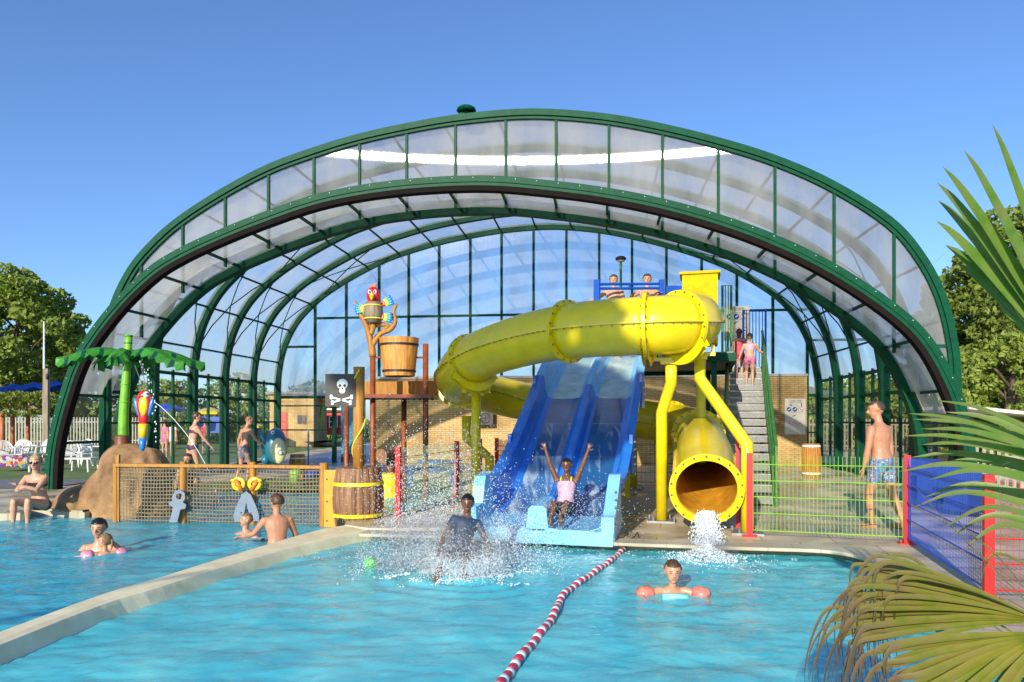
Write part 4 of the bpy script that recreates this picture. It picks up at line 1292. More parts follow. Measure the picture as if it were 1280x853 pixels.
t = cutout('anchor_cutout', 'grey blue anchor shaped board hung on the net', 'cut-out board', an, at(222, 633, 11.62), M['greyplay'], holes=[px(circ(224.5, 620.5, 4, 10), 222, 633)])
sw = px([(308, 614), (303, 618), (297, 630), (292, 645), (294, 653), (301, 650), (306, 640), (308, 628), (311, 640), (317, 651), (324, 652), (324, 644), (320, 632), (314, 619)], 308, 633)
t = cutout('sword_cutout', 'grey blue crossed sword blades with yellow and orange handles on the net', 'cut-out board', sw, at(308, 633, 11.45), M['greyplay'])
for s in (-1, 1):
    bm = B(); cc = at(308 + s * 10, 605, 11.4); lathe(bm, [(.055, -.012), (.10, -.018), (.115, 0), (.10, .018), (.055, .012)], cc, 18, 'y', cap=False); build('guard', bm, M['yelp'], t, smooth=True)
    bm = B(); tube(bm, [at(308 + s * 6, 613, 11.38), at(308 + s * 14, 600, 11.38)], .035, 10); build('grip', bm, M['orap'], t, smooth=True)
    bm = B(); ell(bm, at(308 + s * 16, 601, 11.38), (.05, .03, .03), 10, 6); build('pommel', bm, M['yelp'], t, smooth=True)
for q_ in ((301, 641), (313, 642)):
    bm = B(); ell(bm, at(q_[0], q_[1], 11.43), (.014, .01, .014), 6, 4); build('bolt', bm, M['dark'], t)

# ------------------------------------------------------------------ rock, fake palm, parrot
def blob(name, parts, label, cat, m, sub=5, amp=.085, parent=None):
    bm = B()
    for c, r in parts: ell(bm, c, r, 20, 14)
    me = bpy.data.meshes.new('tmp'); bm.to_mesh(me); bm.free()
    o = bpy.data.objects.new('tmp', me); COL.objects.link(o)
    md = o.modifiers.new('r', 'REMESH'); md.mode = 'VOXEL'; md.voxel_size = .045
    s = o.modifiers.new('s', 'SMOOTH'); s.iterations = 6; s.factor = .8
    dg = bpy.context.evaluated_depsgraph_get(); me2 = bpy.data.meshes.new_from_object(o.evaluated_get(dg))
    bpy.data.objects.remove(o)
    for v in me2.vertices:
        n_ = v.co.normalized()
        d = noise.fractal(v.co * 1.4, 1, 2, 4) * amp + abs(noise.noise(V(v.co.x * 3.2, v.co.y * 3.2, v.co.z * .8))) * amp * -1.6 + noise.noise(v.co * 9) * amp * .25
        v.co += V(n_.x, n_.y, .3) * d
    for f in me2.polygons: f.use_smooth = True
    me2.name = name; me2.materials.clear(); me2.materials.append(m)
    o = bpy.data.objects.new(name, me2); COL.objects.link(o)
    return tag(o, label, cat)
rc = at(165, 600, 12.95)
rx, ry = rc.x, rc.y
blob('play_rock', [((rx, ry, .35), (.62, .6, .75)), ((rx - .05, ry, .75), (.50, .48, .42)), ((rx + .30, ry - .05, .45), (.42, .45, .68)), ((rx - .75, ry, .08), (.62, .5, .36)), ((rx - .35, ry - .1, .2), (.45, .45, .55)), ((rx + .1, ry - .1, -.2), (.75, .6, .5))],
     'smooth brown artificial rock under the plastic palm', 'rock', M['rock'])
fp = thing('plastic_palm', 'lime green plastic palm tree with flat wavy leaves on the rock', 'plastic palm', V(-6.95, 12.95, 1.15))
b0, b1 = at(154, 548, 12.95), at(161, 420, 12.95)
pts = cr([b0, at(155, 510, 12.95), at(158, 470, 12.95), b1], 6)
bm = B(); tube(bm, pts, [.092 - .030 * i / (len(pts) - 1) for i in range(len(pts))], 16); o = build('trunk', bm, M['limetrunk'], fp, smooth=True)
for v, r in ((480.5, .083), (503, .09), (429, .073), (420, .075)):
    c = at(157 + (480 - v) * .06, v, 12.95); bm = B(); lathe(bm, [(r - .02, -.018), (r, -.014), (r, .014), (r - .02, .018)], c, 16); build('trunk_ring', bm, M['plamgreen'] if v < 440 else M['limetrunk'], fp, smooth=True)
bm = B(); c = at(153, 551, 12.95); lathe(bm, [(.13, -.1), (.14, -.06), (.12, -.04), (.135, 0), (.115, .03), (.13, .06), (.1, .1)], c, 16); build('base_collar', bm, M['brown'], fp, smooth=True)
def fleaf(az, L, w, droop, rise):
    base = at(160, 441, 12.95); bm = B(); n = 16
    d = V(math.cos(az), math.sin(az), 0); s = V(-math.sin(az), math.cos(az), 0)
    rows = []
    for i in range(n + 1):
        f = i / n; c = base + d * (L * f) + V(0, 0, rise * math.sin(PI * min(1, f * 1.2)) - droop * f ** 2.2)
        ww = w * math.sin(PI * min(1, .12 + .88 * f) ** .8) ** .7 if f < 1 else .01
        ww = w * (min(1, f * 4 + .25)) * (1 - max(0, f - .65) / .35 * .8)
        jag = .035 if i % 2 else -.02
        rows.append([bm.verts.new(c - s * (ww + jag) + V(0, 0, -.16 - jag)), bm.verts.new(c - s * ww * .5 + V(0, 0, -.035)), bm.verts.new(c), bm.verts.new(c + s * ww * .5 + V(0, 0, -.035)), bm.verts.new(c + s * (ww + jag) + V(0, 0, -.16 - jag))])
    for i, (a, b) in enumerate(zip(rows, rows[1:])):
        for k in range(4): bm.faces.new((a[k], a[k + 1], b[k + 1], b[k])).material_index = 1 if i % 4 == 1 and k in (0, 3) else 0
    bmesh.ops.solidify(bm, geom=bm.faces[:], thickness=.02)
    build('leaf', bm, [M['plamgreen'], M['plamdark']], fp, rec=False)
for az, L, w, dr_, ri in ((PI + .35, 1.12, .26, .12, .10), (PI - .5, .95, .25, .14, .08), (-.35, 1.30, .20, .20, .10), (.35, 1.28, .20, .14, .10), (-1.5, .6, .2, .12, .08), (1.6, .8, .25, .2, .1)):
    fleaf(az, L, w, dr_, ri)
pg = thing('hanging_parrot', 'red yellow and blue parrot figure hanging under the plastic palm, spouting water', 'parrot figure', at(180, 525, 12.3))
q = lambda u, v, d=12.3: at(u, v, d)
kk = 12.3 / FPX
bm = B(); ell(bm, q(180, 506), (10 * kk, .07, 17 * kk), 16, 12); ell(bm, q(179, 522), (6 * kk, .06, 11 * kk), 14, 10); o = build('body', bm, M['redp'], pg, smooth=True)
bm = B(); ell(bm, q(179.5, 507, 12.26), (6 * kk, .055, 13 * kk), 14, 10); build('belly', bm, M['yelp'], pg, smooth=True)
bm = B(); ell(bm, q(180, 495), (7 * kk, .08, 6.5 * kk), 14, 10); h = build('head', bm, M['redp'], pg, smooth=True)
bm = B(); ell(bm, q(183, 493.5, 12.25), (4 * kk, .05, 4 * kk), 10, 8); build('face', bm, M['eyew'], h, smooth=True)
bm = B(); ell(bm, q(184, 492.5, 12.2), (1.3 * kk, .02, 1.3 * kk), 8, 6); build('eye', bm, M['eyeb'], h)
bm = B(); tube(bm, [q(185, 493), q(188, 496), q(189, 500)], [.05, .04, .012], 8); build('beak', bm, M['orap'], h, smooth=True)
for s in (-1, 1):
    bm = B(); ell(bm, q(180 + s * 8.5, 509), (3.3 * kk, .04, 12 * kk), 10, 10, Matrix.Rotation(s * .25, 3, 'Y')); build('wing', bm, M['blup'], pg, smooth=True)
bm = B(); tube(bm, [q(179, 530), q(179, 548)], [5.4 * kk, 4.6 * kk], 12); build('tail_base', bm, M['yelp'], pg, smooth=True)
bm = B(); tube(bm, [q(179, 546), q(178, 560), q(178, 564)], [4.7 * kk, 3.4 * kk, 2 * kk], 12); build('tail_tip', bm, M['blup'], pg, smooth=True)
for a, b in (((165, 447, 12.8), (180, 488, 12.3)), ((175, 452, 12.8), (184, 490, 12.3))):
    bm = B(); tube(bm, [at(*a), at(*b)], .006, 5); build('cord', bm, M['steel'], pg)
# water spouts
M['spout'] = mat('spout_water', (.75, .82, .86), .15, var=.05)
for nm, pts in (('water_spout', [(189, 500, 12.3), (205, 512, 12.3), (225, 533, 12.3), (245, 560, 12.3), (262, 592, 12.3), (275, 632, 12.3)]), ('water_spout', [(176, 452, 12.8), (186, 475, 12.8), (193, 510, 12.8), (196, 560, 12.8)])):
    bm = B(); P = cr([at(*p) for p in pts], 5)
    if nm and len(pts) == 6: tube(bm, P, .006, 6)
    else:
        for i in range(40):
            p = P[int(i / 40 * (len(P) - 1))]; ell(bm, p + V(random.gauss(0, .02), random.gauss(0, .02), random.gauss(0, .03)), (.011, .011, .02), 5, 4)
    o = build(nm, bm, M['spout'], smooth=True)
    tag(o, 'thin arc of water from the hanging parrot beak' if len(pts) == 6 else 'fine drops falling from the plastic palm leaves', 'water jet', kind='stuff')

# ------------------------------------------------------------------ whale seat, small barrels, cannon, bench
ws = thing('whale_slide', 'teal and cream whale figure with open mouth at the edge of the paddling pool', 'whale figure', at(345, 580, 17))
k17 = 17 / FPX
w_ = lambda u, v, d=17: at(u, v, d)
bm = B(); ell(bm, w_(345, 558), (13.5 * k17, .3, 23 * k17), 20, 14); ell(bm, w_(334, 575), (6 * k17, .22, 9 * k17), 12, 10); build('body', bm, M['teal'], ws, smooth=True)
bm = B(); bmc = w_(348, 564, 16.72); ell(bm, bmc, (9.5 * k17, .12, 16 * k17), 18, 12); o = build('tongue', bm, M['cream'], ws, smooth=True)
bm = B(); lathe(bm, [(.04, -.0), (.055, -.01), (.055, .02)], w_(350, 566, 16.6), 12, 'y'); build('nozzle', bm, M['steel'], o)
bm = B(); ell(bm, w_(341, 541, 16.75), (.05, .04, .05), 10, 8); e = build('eye', bm, M['eyew'], ws, smooth=True)
bm = B(); ell(bm, w_(341, 541, 16.70), (.02, .015, .02), 8, 6); build('pupil', bm, M['eyeb'], e)
bm = B(); tube(bm, [w_(334, 565), w_(328, 545), w_(324, 538)], [.12, .07, .02], 8); build('fin', bm, M['teal'], ws, smooth=True)
c = at(372, 582, 17.6); c.z = .12
barrel(c, .20, .62, 'small orange barrel beside the whale figure', 'bucket', 'white', (.25, .82))
c = at(369, 587, 16.8); c.z = .1
t = thing('green_pail', 'small green pail in front of the orange barrel', 'pail', c)
bm = B(); lathe(bm, [(.10, 0), (.12, .2), (.13, .32), (.11, .32), (.09, .03)], c, 18); build('bucket', bm, M['fgreen'], t, smooth=True)
bm = B(); tube(bm, [c + V(-.12, 0, .3), c + V(-.08, 0, .42), c + V(.08, 0, .42), c + V(.12, 0, .3)], .008, 6); build('bail', bm, M['steel'], t)
c = at(388, 580, 17.8); c.z = .14
t = thing('blue_tub', 'low blue tub with a tall blue pole standing beside it', 'tub', c)
bm = B(); lathe(bm, [(.22, 0), (.26, .2), (.24, .2), (.2, .03)], c, 18); build('bowl', bm, M['bluesteel'], t, smooth=True)
bm = B(); tube(bm, [c + V(-.05, 0, 0), c + V(-.05, 0, 1.2)], .02, 8); build('pole', bm, M['bluedoor'], t)
cn = thing('water_cannon', 'brown play cannon on a yellow base left of the green fence', 'play cannon', at(485, 605, 15.5))
c = at(487, 606, 15.5); c.z = 0
bm = B(); lathe(bm, [(.26, -.3), (.26, .42), (.20, .44)], c, 20); build('base', bm, M['yellow2'], cn)
bm = B(); tube(bm, [c + V(.02, 0, .4), c + V(.02, 0, .72)], .09, 10); build('pivot', bm, M['brown'], cn)
bm = B(); tube(bm, [c + V(-.14, -.25, .82), c + V(.10, .30, .82)], [.15, .13], 14); build('barrel', bm, M['barrel'], cn)
bn = thing('blue_bench', 'low blue play table behind the green mesh fence', 'play table', at(542, 585, 17))
c = at(540, 580, 17)
for dz, w in ((.0, 1.3), (.18, 1.0)):
    bm = B(); box(bm, V(c.x + dz, c.y, .42 + dz), (w, .4, .07)); build('slab', bm, M['bluesteel'], bn)
for s in (-.5, .5):
    bm = B(); box(bm, V(c.x + s, c.y, .2), (.08, .35, .4)); build('leg', bm, M['bluesteel'], bn)
bb = at(1014, 598, 20.0); bb.z = 0
barrel(bb, .26, .92, 'wooden barrel with pale rim by the glass wall, right of the brick wall', 'ochre', 'white', (.08, .90))
# ------------------------------------------------------------------ mesh fences
def fence_post(p, h, m='red', w=.08, label='', grp='red fence posts', yaw=-YW):
    t = thing('fence_post', label, 'fence post', V(p.x, p.y, 0), grp)
    bm = B(); box(bm, (p.x, p.y, h / 2), (w, w * .8, h), yaw); bmesh.ops.bevel(bm, geom=bm.edges[:], offset=.004, segments=1); build('post', bm, M[m], t)
    bm = B(); box(bm, (p.x, p.y, .01), (.2, .14, .02), yaw); build('foot_plate', bm, M[m], t)
    for s in (-1, 1):
        bm = B(); lathe(bm, [(.012, 0), (.012, .03), (.004, .035)], (p.x + s * .075, p.y, .02), 6); build('anchor_bolt', bm, M['steel'], t)
    return t
def mesh_panel(a, b, m, label, z0=.07, z1=1.1, step=.05, rows=(.09, .32, .54, .76, .98), t=.0035, grp='mesh fence panels'):
    o = thing('mesh_fence', label, 'fence', V((a.x + b.x) / 2, (a.y + b.y) / 2, 0), grp)
    L = (b - a).length; n = int(L / step); bm = B()
    for k in range(n + 1):
        p = a.lerp(b, k / n); tube(bm, [V(p.x, p.y, z0), V(p.x, p.y, z1)], t, 4, caps=False)
    build('upright_wires', bm, m, o)
    for z in rows:
        bm = B(); 
        for s in (-1, 1):
            d = (b - a).normalized().cross(ZX) * s * .008
            tube(bm, [V(a.x, a.y, z) + d, V(b.x, b.y, z) + d], t * 1.35, 5, caps=False)
        build('cross_wire', bm, m, o)
    return o
def g(u, v_ground):  # ground point seen at pixel
    d = CAMH * FPX / (v_ground - V0); return V((u - U0) / FPX * d, d, 0)
f0, f1, f2 = g(937, 671), V(5.03, 9.17, 0), V(4.17, 6.3, 0)
fence_post(f0, 1.13, label='red fence post beside the mouth of the yellow tube')
fence_post(f1, 1.13, label='red fence post where the lime panel meets the blue panel')
fence_post(f2, 1.10, label='red fence post behind the palm fronds at the right')
mesh_panel(f0 + V(.05, 0, 0), f1 - V(.05, 0, 0), M['fgreen'], 'long lime green mesh fence panel in front of the man in swim shorts')
mesh_panel(f1, f2, M['fblue'], 'blue mesh fence panel running towards the camera on the right', t=.0032)
f3 = V(6.6, 5.95, 0)
mesh_panel(f2 + V(.05, 0, 0), f3, M['red'], 'red mesh fence panel behind the palm fronds', z1=1.05)
rp_ = thing('colour_post', 'red and blue striped flat post behind the tube mouth', 'post', V(3.32, 10.5, 0))
bm = B(); box(bm, (3.29, 10.5, .66), (.05, .05, 1.3), -YW); build('red_strip', bm, M['red'], rp_)
bm = B(); box(bm, (3.36, 10.52, .62), (.08, .03, 1.1), -YW); build('blue_strip', bm, M['bluesteel'], rp_)
# centre fence by the splash
c0, c1, c2 = V(-1.80, 11.4, 0), V(-1.09, 14.2, 0), V(-.70, 15.6, 0)
fence_post(c0, 1.15, label='red fence post nearest the big barrel')
fence_post(c1, 1.16, label='red fence post halfway along the pale mesh fence')
mesh_panel(c0, c1, M['fpale'], 'green mesh fence panel between the barrel and the splash', z1=1.13)
mesh_panel(c1, c2, M['fpale'], 'short green mesh fence panel behind the left tube support', z1=1.13)
r0_, r1_ = at(621, 590, 16.6), at(647, 590, 16.2)
c2b = at(600, 590, 16.0)
for i, (p, lb) in enumerate(((c2b, 'red fence post just right of the left tube support'), (r0_, 'red fence post left of the dark red panel'), (r1_, 'red fence post right of the dark red panel'))):
    fence_post(V(p.x, p.y, 0), 1.16, label=lb)
mesh_panel(V(r0_.x + .04, r0_.y, 0), V(r1_.x - .04, r1_.y, 0), M['red'], 'small dense red mesh panel left of the blue slide', z1=1.12, step=.03, t=.006, rows=(.09, .2, .32, .43, .54, .65, .76, .87, .98))
# dark back fence behind the slides
d0, d1 = V(1.0, 17.6, 0), V(4.4, 17.0, 0)
mesh_panel(d0, d1, M['green'], 'dark mesh fence behind the yellow supports', z1=1.6, step=.1)
# blue panels leaning outside the hall on the right
M['navyboard'] = mat('navy_board', (.01, .04, .22), .6)
bs = thing('blue_screen', 'dark blue solid boards stacked behind the blue mesh fence', 'screen', V(8.6, 13.2, 0))
for i, (u, d, w, h) in enumerate(((1152, 13.6, .7, .75), (1185, 12.6, 1.0, .7), (1210, 11.6, .7, .62))):
    p = at(u, 600, d); bm = B(); box(bm, (p.x, p.y, h / 2 + .1), (w, .05, h), -.9); build('board', bm, M['navyboard'], bs)

# ------------------------------------------------------------------ left garden
M['terracotta'] = mat('terracotta_post', (.42, .13, .05), .6)
M['leaf1'] = mat('yellow_green_leaf', (.26, .34, .05), .6, var=.35, scale=1.2, dark=(.10, .16, .02), co='Object')  # lighter yellow green leaf tone, varied by noise
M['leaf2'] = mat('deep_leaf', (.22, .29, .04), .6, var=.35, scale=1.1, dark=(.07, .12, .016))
M['leaf3'] = mat('vine_leaf', (.24, .27, .03), .6, var=.3, scale=3, dark=(.07, .12, .015))
for k_m in ('leaf1', 'leaf2', 'leaf3'):
    nt = M[k_m].node_tree; p_ = nt.nodes['Principled BSDF']
    tl = nt.nodes.new('ShaderNodeBsdfTranslucent'); mx = nt.nodes.new('ShaderNodeMixShader'); mx.inputs[0].default_value = .3
    src = p_.inputs['Base Color'].links[0].from_socket
    nt.links.new(src, tl.inputs[0]); nt.links.new(p_.outputs[0], mx.inputs[1]); nt.links.new(tl.outputs[0], mx.inputs[2])
    nt.links.new(mx.outputs[0], nt.nodes['Material Output'].inputs[0])
M['bark'] = mat('bark', (.12, .09, .06), .9, var=.3, scale=8, bump=.5)
def leaves(bm, clumps, n, size, rnd):
    tot = sum(r[0] * r[1] * r[2] for c, r in clumps) ** 1
    for c, r in clumps:
        m_ = int(n * (r[0] * r[1] * r[2]) ** .67 / sum((q[1][0] * q[1][1] * q[1][2]) ** .67 for q in clumps))
        for _ in range(m_):
            while True:
                d = Vector((rnd.uniform(-1, 1), rnd.uniform(-1, 1), rnd.uniform(-1, 1)))
                if .05 < d.length < 1: break
            d = d.normalized() * (d.length ** .45)
            p = Vector(c) + Vector((d.x * r[0], d.y * r[1], d.z * r[2]))
            ax = Vector((rnd.gauss(0, 1), rnd.gauss(0, 1), rnd.gauss(.3, .8))).normalized()
            s = ax.orthogonal().normalized(); u = ax.cross(s)
            a = rnd.uniform(0, 2 * PI); s, u = s * math.cos(a) + u * math.sin(a), u * math.cos(a) - s * math.sin(a)
            L = size * rnd.uniform(.6, 1.3)
            v = [bm.verts.new(p + s * L), bm.verts.new(p + u * L * .5), bm.verts.new(p - s * L), bm.verts.new(p - u * L * .5)]
            bm.faces.new(v)
def tree(name, label, x, y, h, w, m, seed, n=9000, leaf=.16, trunk=.25, low=.25, grp='trees beyond the pool', lean=0.0):
    rnd = random.Random(seed)
    t = thing(name, label, 'tree', V(x, y, -.05), grp)
    cl = []
    bm = B()
    tube(bm, [V(x + lean, y, -.1), V(x + lean * .5 + rnd.uniform(-.2, .2), y, h * .3), V(x + rnd.uniform(-.3, .3), y, h * .62), V(x + rnd.uniform(-.3, .3), y, h * .85)], [trunk, trunk * .75, trunk * .4, .05], 9)
    NC = 46
    for i in range(NC):
        f = low + (1 - low) * ((i + .5) / NC); prof_ = math.sin(PI * min(1, (f - low) / (1 - low) * .86 + .13)) ** .6
        a = i * 2.4 + rnd.uniform(-.5, .5); rr = w * prof_ * rnd.uniform(.35, 1.0)
        c = V(x + math.cos(a) * rr, y + math.sin(a) * rr, h * f - .3)
        s = rnd.uniform(.14, .26) * w
        cl.append((c, (s * 1.2, s * 1.2, s * .8)))
        if i % 2 == 0:
            b = V(x, y, max(h * .2, c.z - rr * .9)); tube(bm, [b, b.lerp(c, .5) + V(0, 0, .15 * rr), c], [trunk * .3, trunk * .18, .02], 5)
    build('trunk', bm, M['bark'], t, smooth=True)
    bm = B(); leaves(bm, cl, n, leaf, rnd); build('crown', bm, M[m], t, rec=False)
    return t
def gp(u, d): return ((u - U0) / FPX * d, d)
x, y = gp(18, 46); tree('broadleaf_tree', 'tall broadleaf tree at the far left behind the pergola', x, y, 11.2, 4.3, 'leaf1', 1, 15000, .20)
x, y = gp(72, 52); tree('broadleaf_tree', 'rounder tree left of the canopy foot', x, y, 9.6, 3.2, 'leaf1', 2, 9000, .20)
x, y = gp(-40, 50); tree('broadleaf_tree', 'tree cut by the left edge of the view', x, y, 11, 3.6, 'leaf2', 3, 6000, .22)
RT = [(1225, 34, 9.2, 3.4, 'leaf2', 'dark tall tree right behind the hall arch'), (1292, 31, 11.0, 3.6, 'leaf2', 'tallest tree at the right edge above the palm fronds'), (1215, 27, 4.3, 1.9, 'leaf1', 'low lighter green tree under the dark trees at the right'),
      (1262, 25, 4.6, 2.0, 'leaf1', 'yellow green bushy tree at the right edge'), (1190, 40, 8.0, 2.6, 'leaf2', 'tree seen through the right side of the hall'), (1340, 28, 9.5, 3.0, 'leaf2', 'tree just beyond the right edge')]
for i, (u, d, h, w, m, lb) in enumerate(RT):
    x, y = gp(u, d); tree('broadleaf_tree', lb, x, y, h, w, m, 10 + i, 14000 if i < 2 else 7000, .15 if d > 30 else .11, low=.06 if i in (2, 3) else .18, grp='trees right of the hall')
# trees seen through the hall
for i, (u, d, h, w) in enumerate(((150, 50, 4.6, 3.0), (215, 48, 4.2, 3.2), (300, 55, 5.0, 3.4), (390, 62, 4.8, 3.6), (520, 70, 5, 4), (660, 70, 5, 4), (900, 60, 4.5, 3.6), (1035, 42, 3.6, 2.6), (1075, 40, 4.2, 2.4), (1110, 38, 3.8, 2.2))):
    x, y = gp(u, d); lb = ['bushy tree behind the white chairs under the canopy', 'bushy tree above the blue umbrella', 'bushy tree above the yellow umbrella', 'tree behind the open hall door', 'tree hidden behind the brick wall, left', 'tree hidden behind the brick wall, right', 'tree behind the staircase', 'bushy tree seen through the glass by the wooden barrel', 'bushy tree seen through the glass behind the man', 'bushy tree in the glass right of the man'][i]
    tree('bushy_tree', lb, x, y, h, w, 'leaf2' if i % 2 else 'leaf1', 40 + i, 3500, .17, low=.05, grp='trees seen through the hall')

hg = thing('boundary_hedge', 'long dark green hedge along the far side of the lawn', 'hedge', V(-20, 56, 0))
bm = B(); rnd = random.Random(5)
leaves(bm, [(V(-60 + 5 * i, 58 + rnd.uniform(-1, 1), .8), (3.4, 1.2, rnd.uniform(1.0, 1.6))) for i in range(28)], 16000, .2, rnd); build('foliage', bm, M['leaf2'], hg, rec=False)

# pergola
pgo = thing('pergola', 'timber pergola with climbing yellow green leaves and terracotta posts at the far left', 'pergola', V(-22, 34, 0))
x0, y0 = gp(-60, 33); x1, y1 = gp(54, 33)
for u in (-48, 3, 16, 35):
    x, y = gp(u, 32.5 if u in (3, -48) else 34.5); bm = B(); tube(bm, [V(x, y, 0), V(x, y, 1.9)], .09, 10); build('post', bm, M['terracotta'], pgo, smooth=True)
x, y = gp(54, 33)
for yy in (32.5, 34.5):
    bm = B(); bar(bm, V(x0, yy, 2.15), V(x + .1, yy, 2.15), .10, .14); build('beam', bm, M['deckwood'], pgo)
for k in range(6):
    xx = x0 + (x - x0) * k / 5; bm = B(); bar(bm, V(xx, 32, 2.28), V(xx, 35, 2.28), .06, .10); build('rafter', bm, M['deckwood'], pgo)
rnd = random.Random(3); bm = B()
leaves(bm, [(V(x0 + (x - x0) * k / 11, 33 + rnd.uniform(-.8, .8), 2.5), (.6, 1.0, .38)) for k in range(12)] + [(V(x0 + (x - x0) * k / 8, 32.4, 1.95), (.3, .3, .22)) for k in range(9)], 6000, .08, rnd); build('climber', bm, M['leaf3'], pgo, rec=False)
wp = at(58, 545, 27); t = thing('timber_post', 'weathered square timber post with a lamp left of the canopy foot', 'post', V(wp.x, wp.y, 0))
bm = B(); z_ = at(58, 461, 27).z; box(bm, (wp.x, wp.y, z_ / 2), (.17, .17, z_), .1); build('post', bm, M['deckwood'], t)
bm = B(); ell(bm, at(59.5, 471, 26.85), (.06, .07, .12), 10, 8); build('lantern', bm, M['black'], t, smooth=True)
fpz = at(55, 402, 30); t = thing('flagpole', 'thin pale grey pole rising left of the canopy', 'pole', V(fpz.x, fpz.y, 0))
bm = B(); tube(bm, [V(fpz.x, fpz.y, 0), V(fpz.x, fpz.y, 2.2), fpz], [.06, .05, .028], 10); build('shaft', bm, M['white'], t, smooth=True)
bm = B(); lathe(bm, [(.1, 0), (.08, .1), (.05, .12)], V(fpz.x, fpz.y, 0), 10); build('base', bm, M['steel'], t)
# inflatable slide tarp beyond
t = thing('blue_roof', 'blue tarpaulin roof beyond the pergola', 'roof', V(-27, 44, 0))
a, b = gp(-30, 42)[0], gp(72, 42)[0]
bm = B()
rows = []
for i in range(20):
    xx = a + (b - a) * i / 19; z = 3.05 + .12 * math.sin(i * 1.3) + i * .02
    rows.append([bm.verts.new((xx, 41, z)), bm.verts.new((xx, 43, z + .45)), bm.verts.new((xx, 45, z))])
for p, q_ in zip(rows, rows[1:]):
    for k in range(2): bm.faces.new((p[k], p[k + 1], q_[k + 1], q_[k]))
bmesh.ops.solidify(bm, geom=bm.faces[:], thickness=.08)
build('sheet', bm, M['fblue'], t)
for xx in (a + .3, b - .3):
    bm = B(); tube(bm, [V(xx, 43, 0), V(xx, 43, 3.3)], .05, 8); build('pole', bm, M['steel'], t)
# lawn fence
M['ivory'] = mat('pale_picket', (.45, .43, .36), .7)
def picket(x0, y0, x1, y1, h, label, step=.16, m='ivory', grp='picket fences'):
    t = thing('picket_fence', label, 'fence', V((x0 + x1) / 2, (y0 + y1) / 2, 0), grp)
    A, C_ = V(x0, y0, 0), V(x1, y1, 0); L = (C_ - A).length; n = int(L / step); ang = math.atan2(y1 - y0, x1 - x0)
    bm = B()
    for k in range(n + 1):
        p = A.lerp(C_, k / n); box(bm, (p.x, p.y, h / 2 + .03), (.07, .02, h), ang)
    build('pickets', bm, M[m], t)
    for z in (.3, h - .25):
        bm = B(); bar(bm, A + V(0, .03, z), C_ + V(0, .03, z), .03, .07); build('rail', bm, M[m], t)
    return t
picket(gp(-40, 42)[0], 42, gp(205, 45)[0], 45, 1.7, 'pale picket fence behind the white garden chairs')
picket(gp(1195, 17)[0], 17, gp(1330, 15)[0], 15, 1.0, 'pale picket fence behind the palm fronds at the right')
picket(gp(990, 36)[0], 36, gp(1200, 34)[0], 34, 1.6, 'grey fence seen through the glass wall behind the man', m='deckwood')

# garden chairs
def chair_mesh():
    parts = {}
    bm = B(); box(bm, (0, 0, .42), (.44, .42, .03)); parts['seat'] = bm
    bm = B(); n = 11
    for k in range(n):
        f = k / (n - 1) * 2 - 1; tube(bm, [V(f * .12, .19, .44), V(f * .22, .27, .68), V(f * .19, .31, .86 - .08 * f * f)], .010, 5)
    tube(bm, cr([V(-.22, .19, .44), V(-.25, .25, .66), V(-.19, .31, .80), V(0, .33, .89), V(.19, .31, .80), V(.25, .25, .66), V(.22, .19, .44)], 5), .020, 6); parts['backrest'] = bm
    for s in (-1, 1):
        bm = B(); tube(bm, cr([V(s * .24, -.22, .0), V(s * .25, -.20, .35), V(s * .27, -.18, .62), V(s * .27, -.10, .66), V(s * .26, .10, .66), V(s * .25, .24, .66)], 4), .022, 6); parts['arm' + str(s)] = bm
        for y in (-.19, .2):
            bm = B(); tube(bm, [V(s * .20, y * .9, .41), V(s * .24, y * 1.25, 0)], [.028, .018], 6); parts['leg%d%.1f' % (s, y)] = bm
    return parts
proto = None
def chair(x, y, rz, label):
    global proto
    if proto is None:
        t = thing('garden_chair', label, 'chair', (0, 0, 0), 'white plastic garden chairs on the lawn')
        for k, bm in chair_mesh().items():
            build({'s': 'seat', 'b': 'backrest', 'a': 'armrest', 'l': 'leg'}[k[0]], bm, M['white'], t)
        proto = t
        r = t
    else:
        r = proto.copy(); COL.objects.link(r)
        for ch in list(proto.children):
            c = ch.copy(); COL.objects.link(c); c.parent = r
    r.location = (x, y, -.03); r.rotation_euler = (0, 0, rz); r['label'] = label; r['category'] = 'chair'
    return r
CH = [(6, 24.5, .4, 'white garden chair at the very left edge'), (22, 25, -.3, 'white garden chair second from the left edge'), (33, 26.5, .5, 'white garden chair behind the flowery towels'), (47, 25.5, -.9, 'white garden chair beside the timber post'),
      (88, 24.5, .2, 'white garden chair seen just inside the canopy glass'), (101, 26.5, -.6, 'white garden chair behind the front canopy pair'), (116, 25.5, 1.0, 'white garden chair nearest the rock, through the glass')]
for u, d, rz, lb in CH:
    x, y = gp(u, d); chair(x, y, rz + .35, lb)
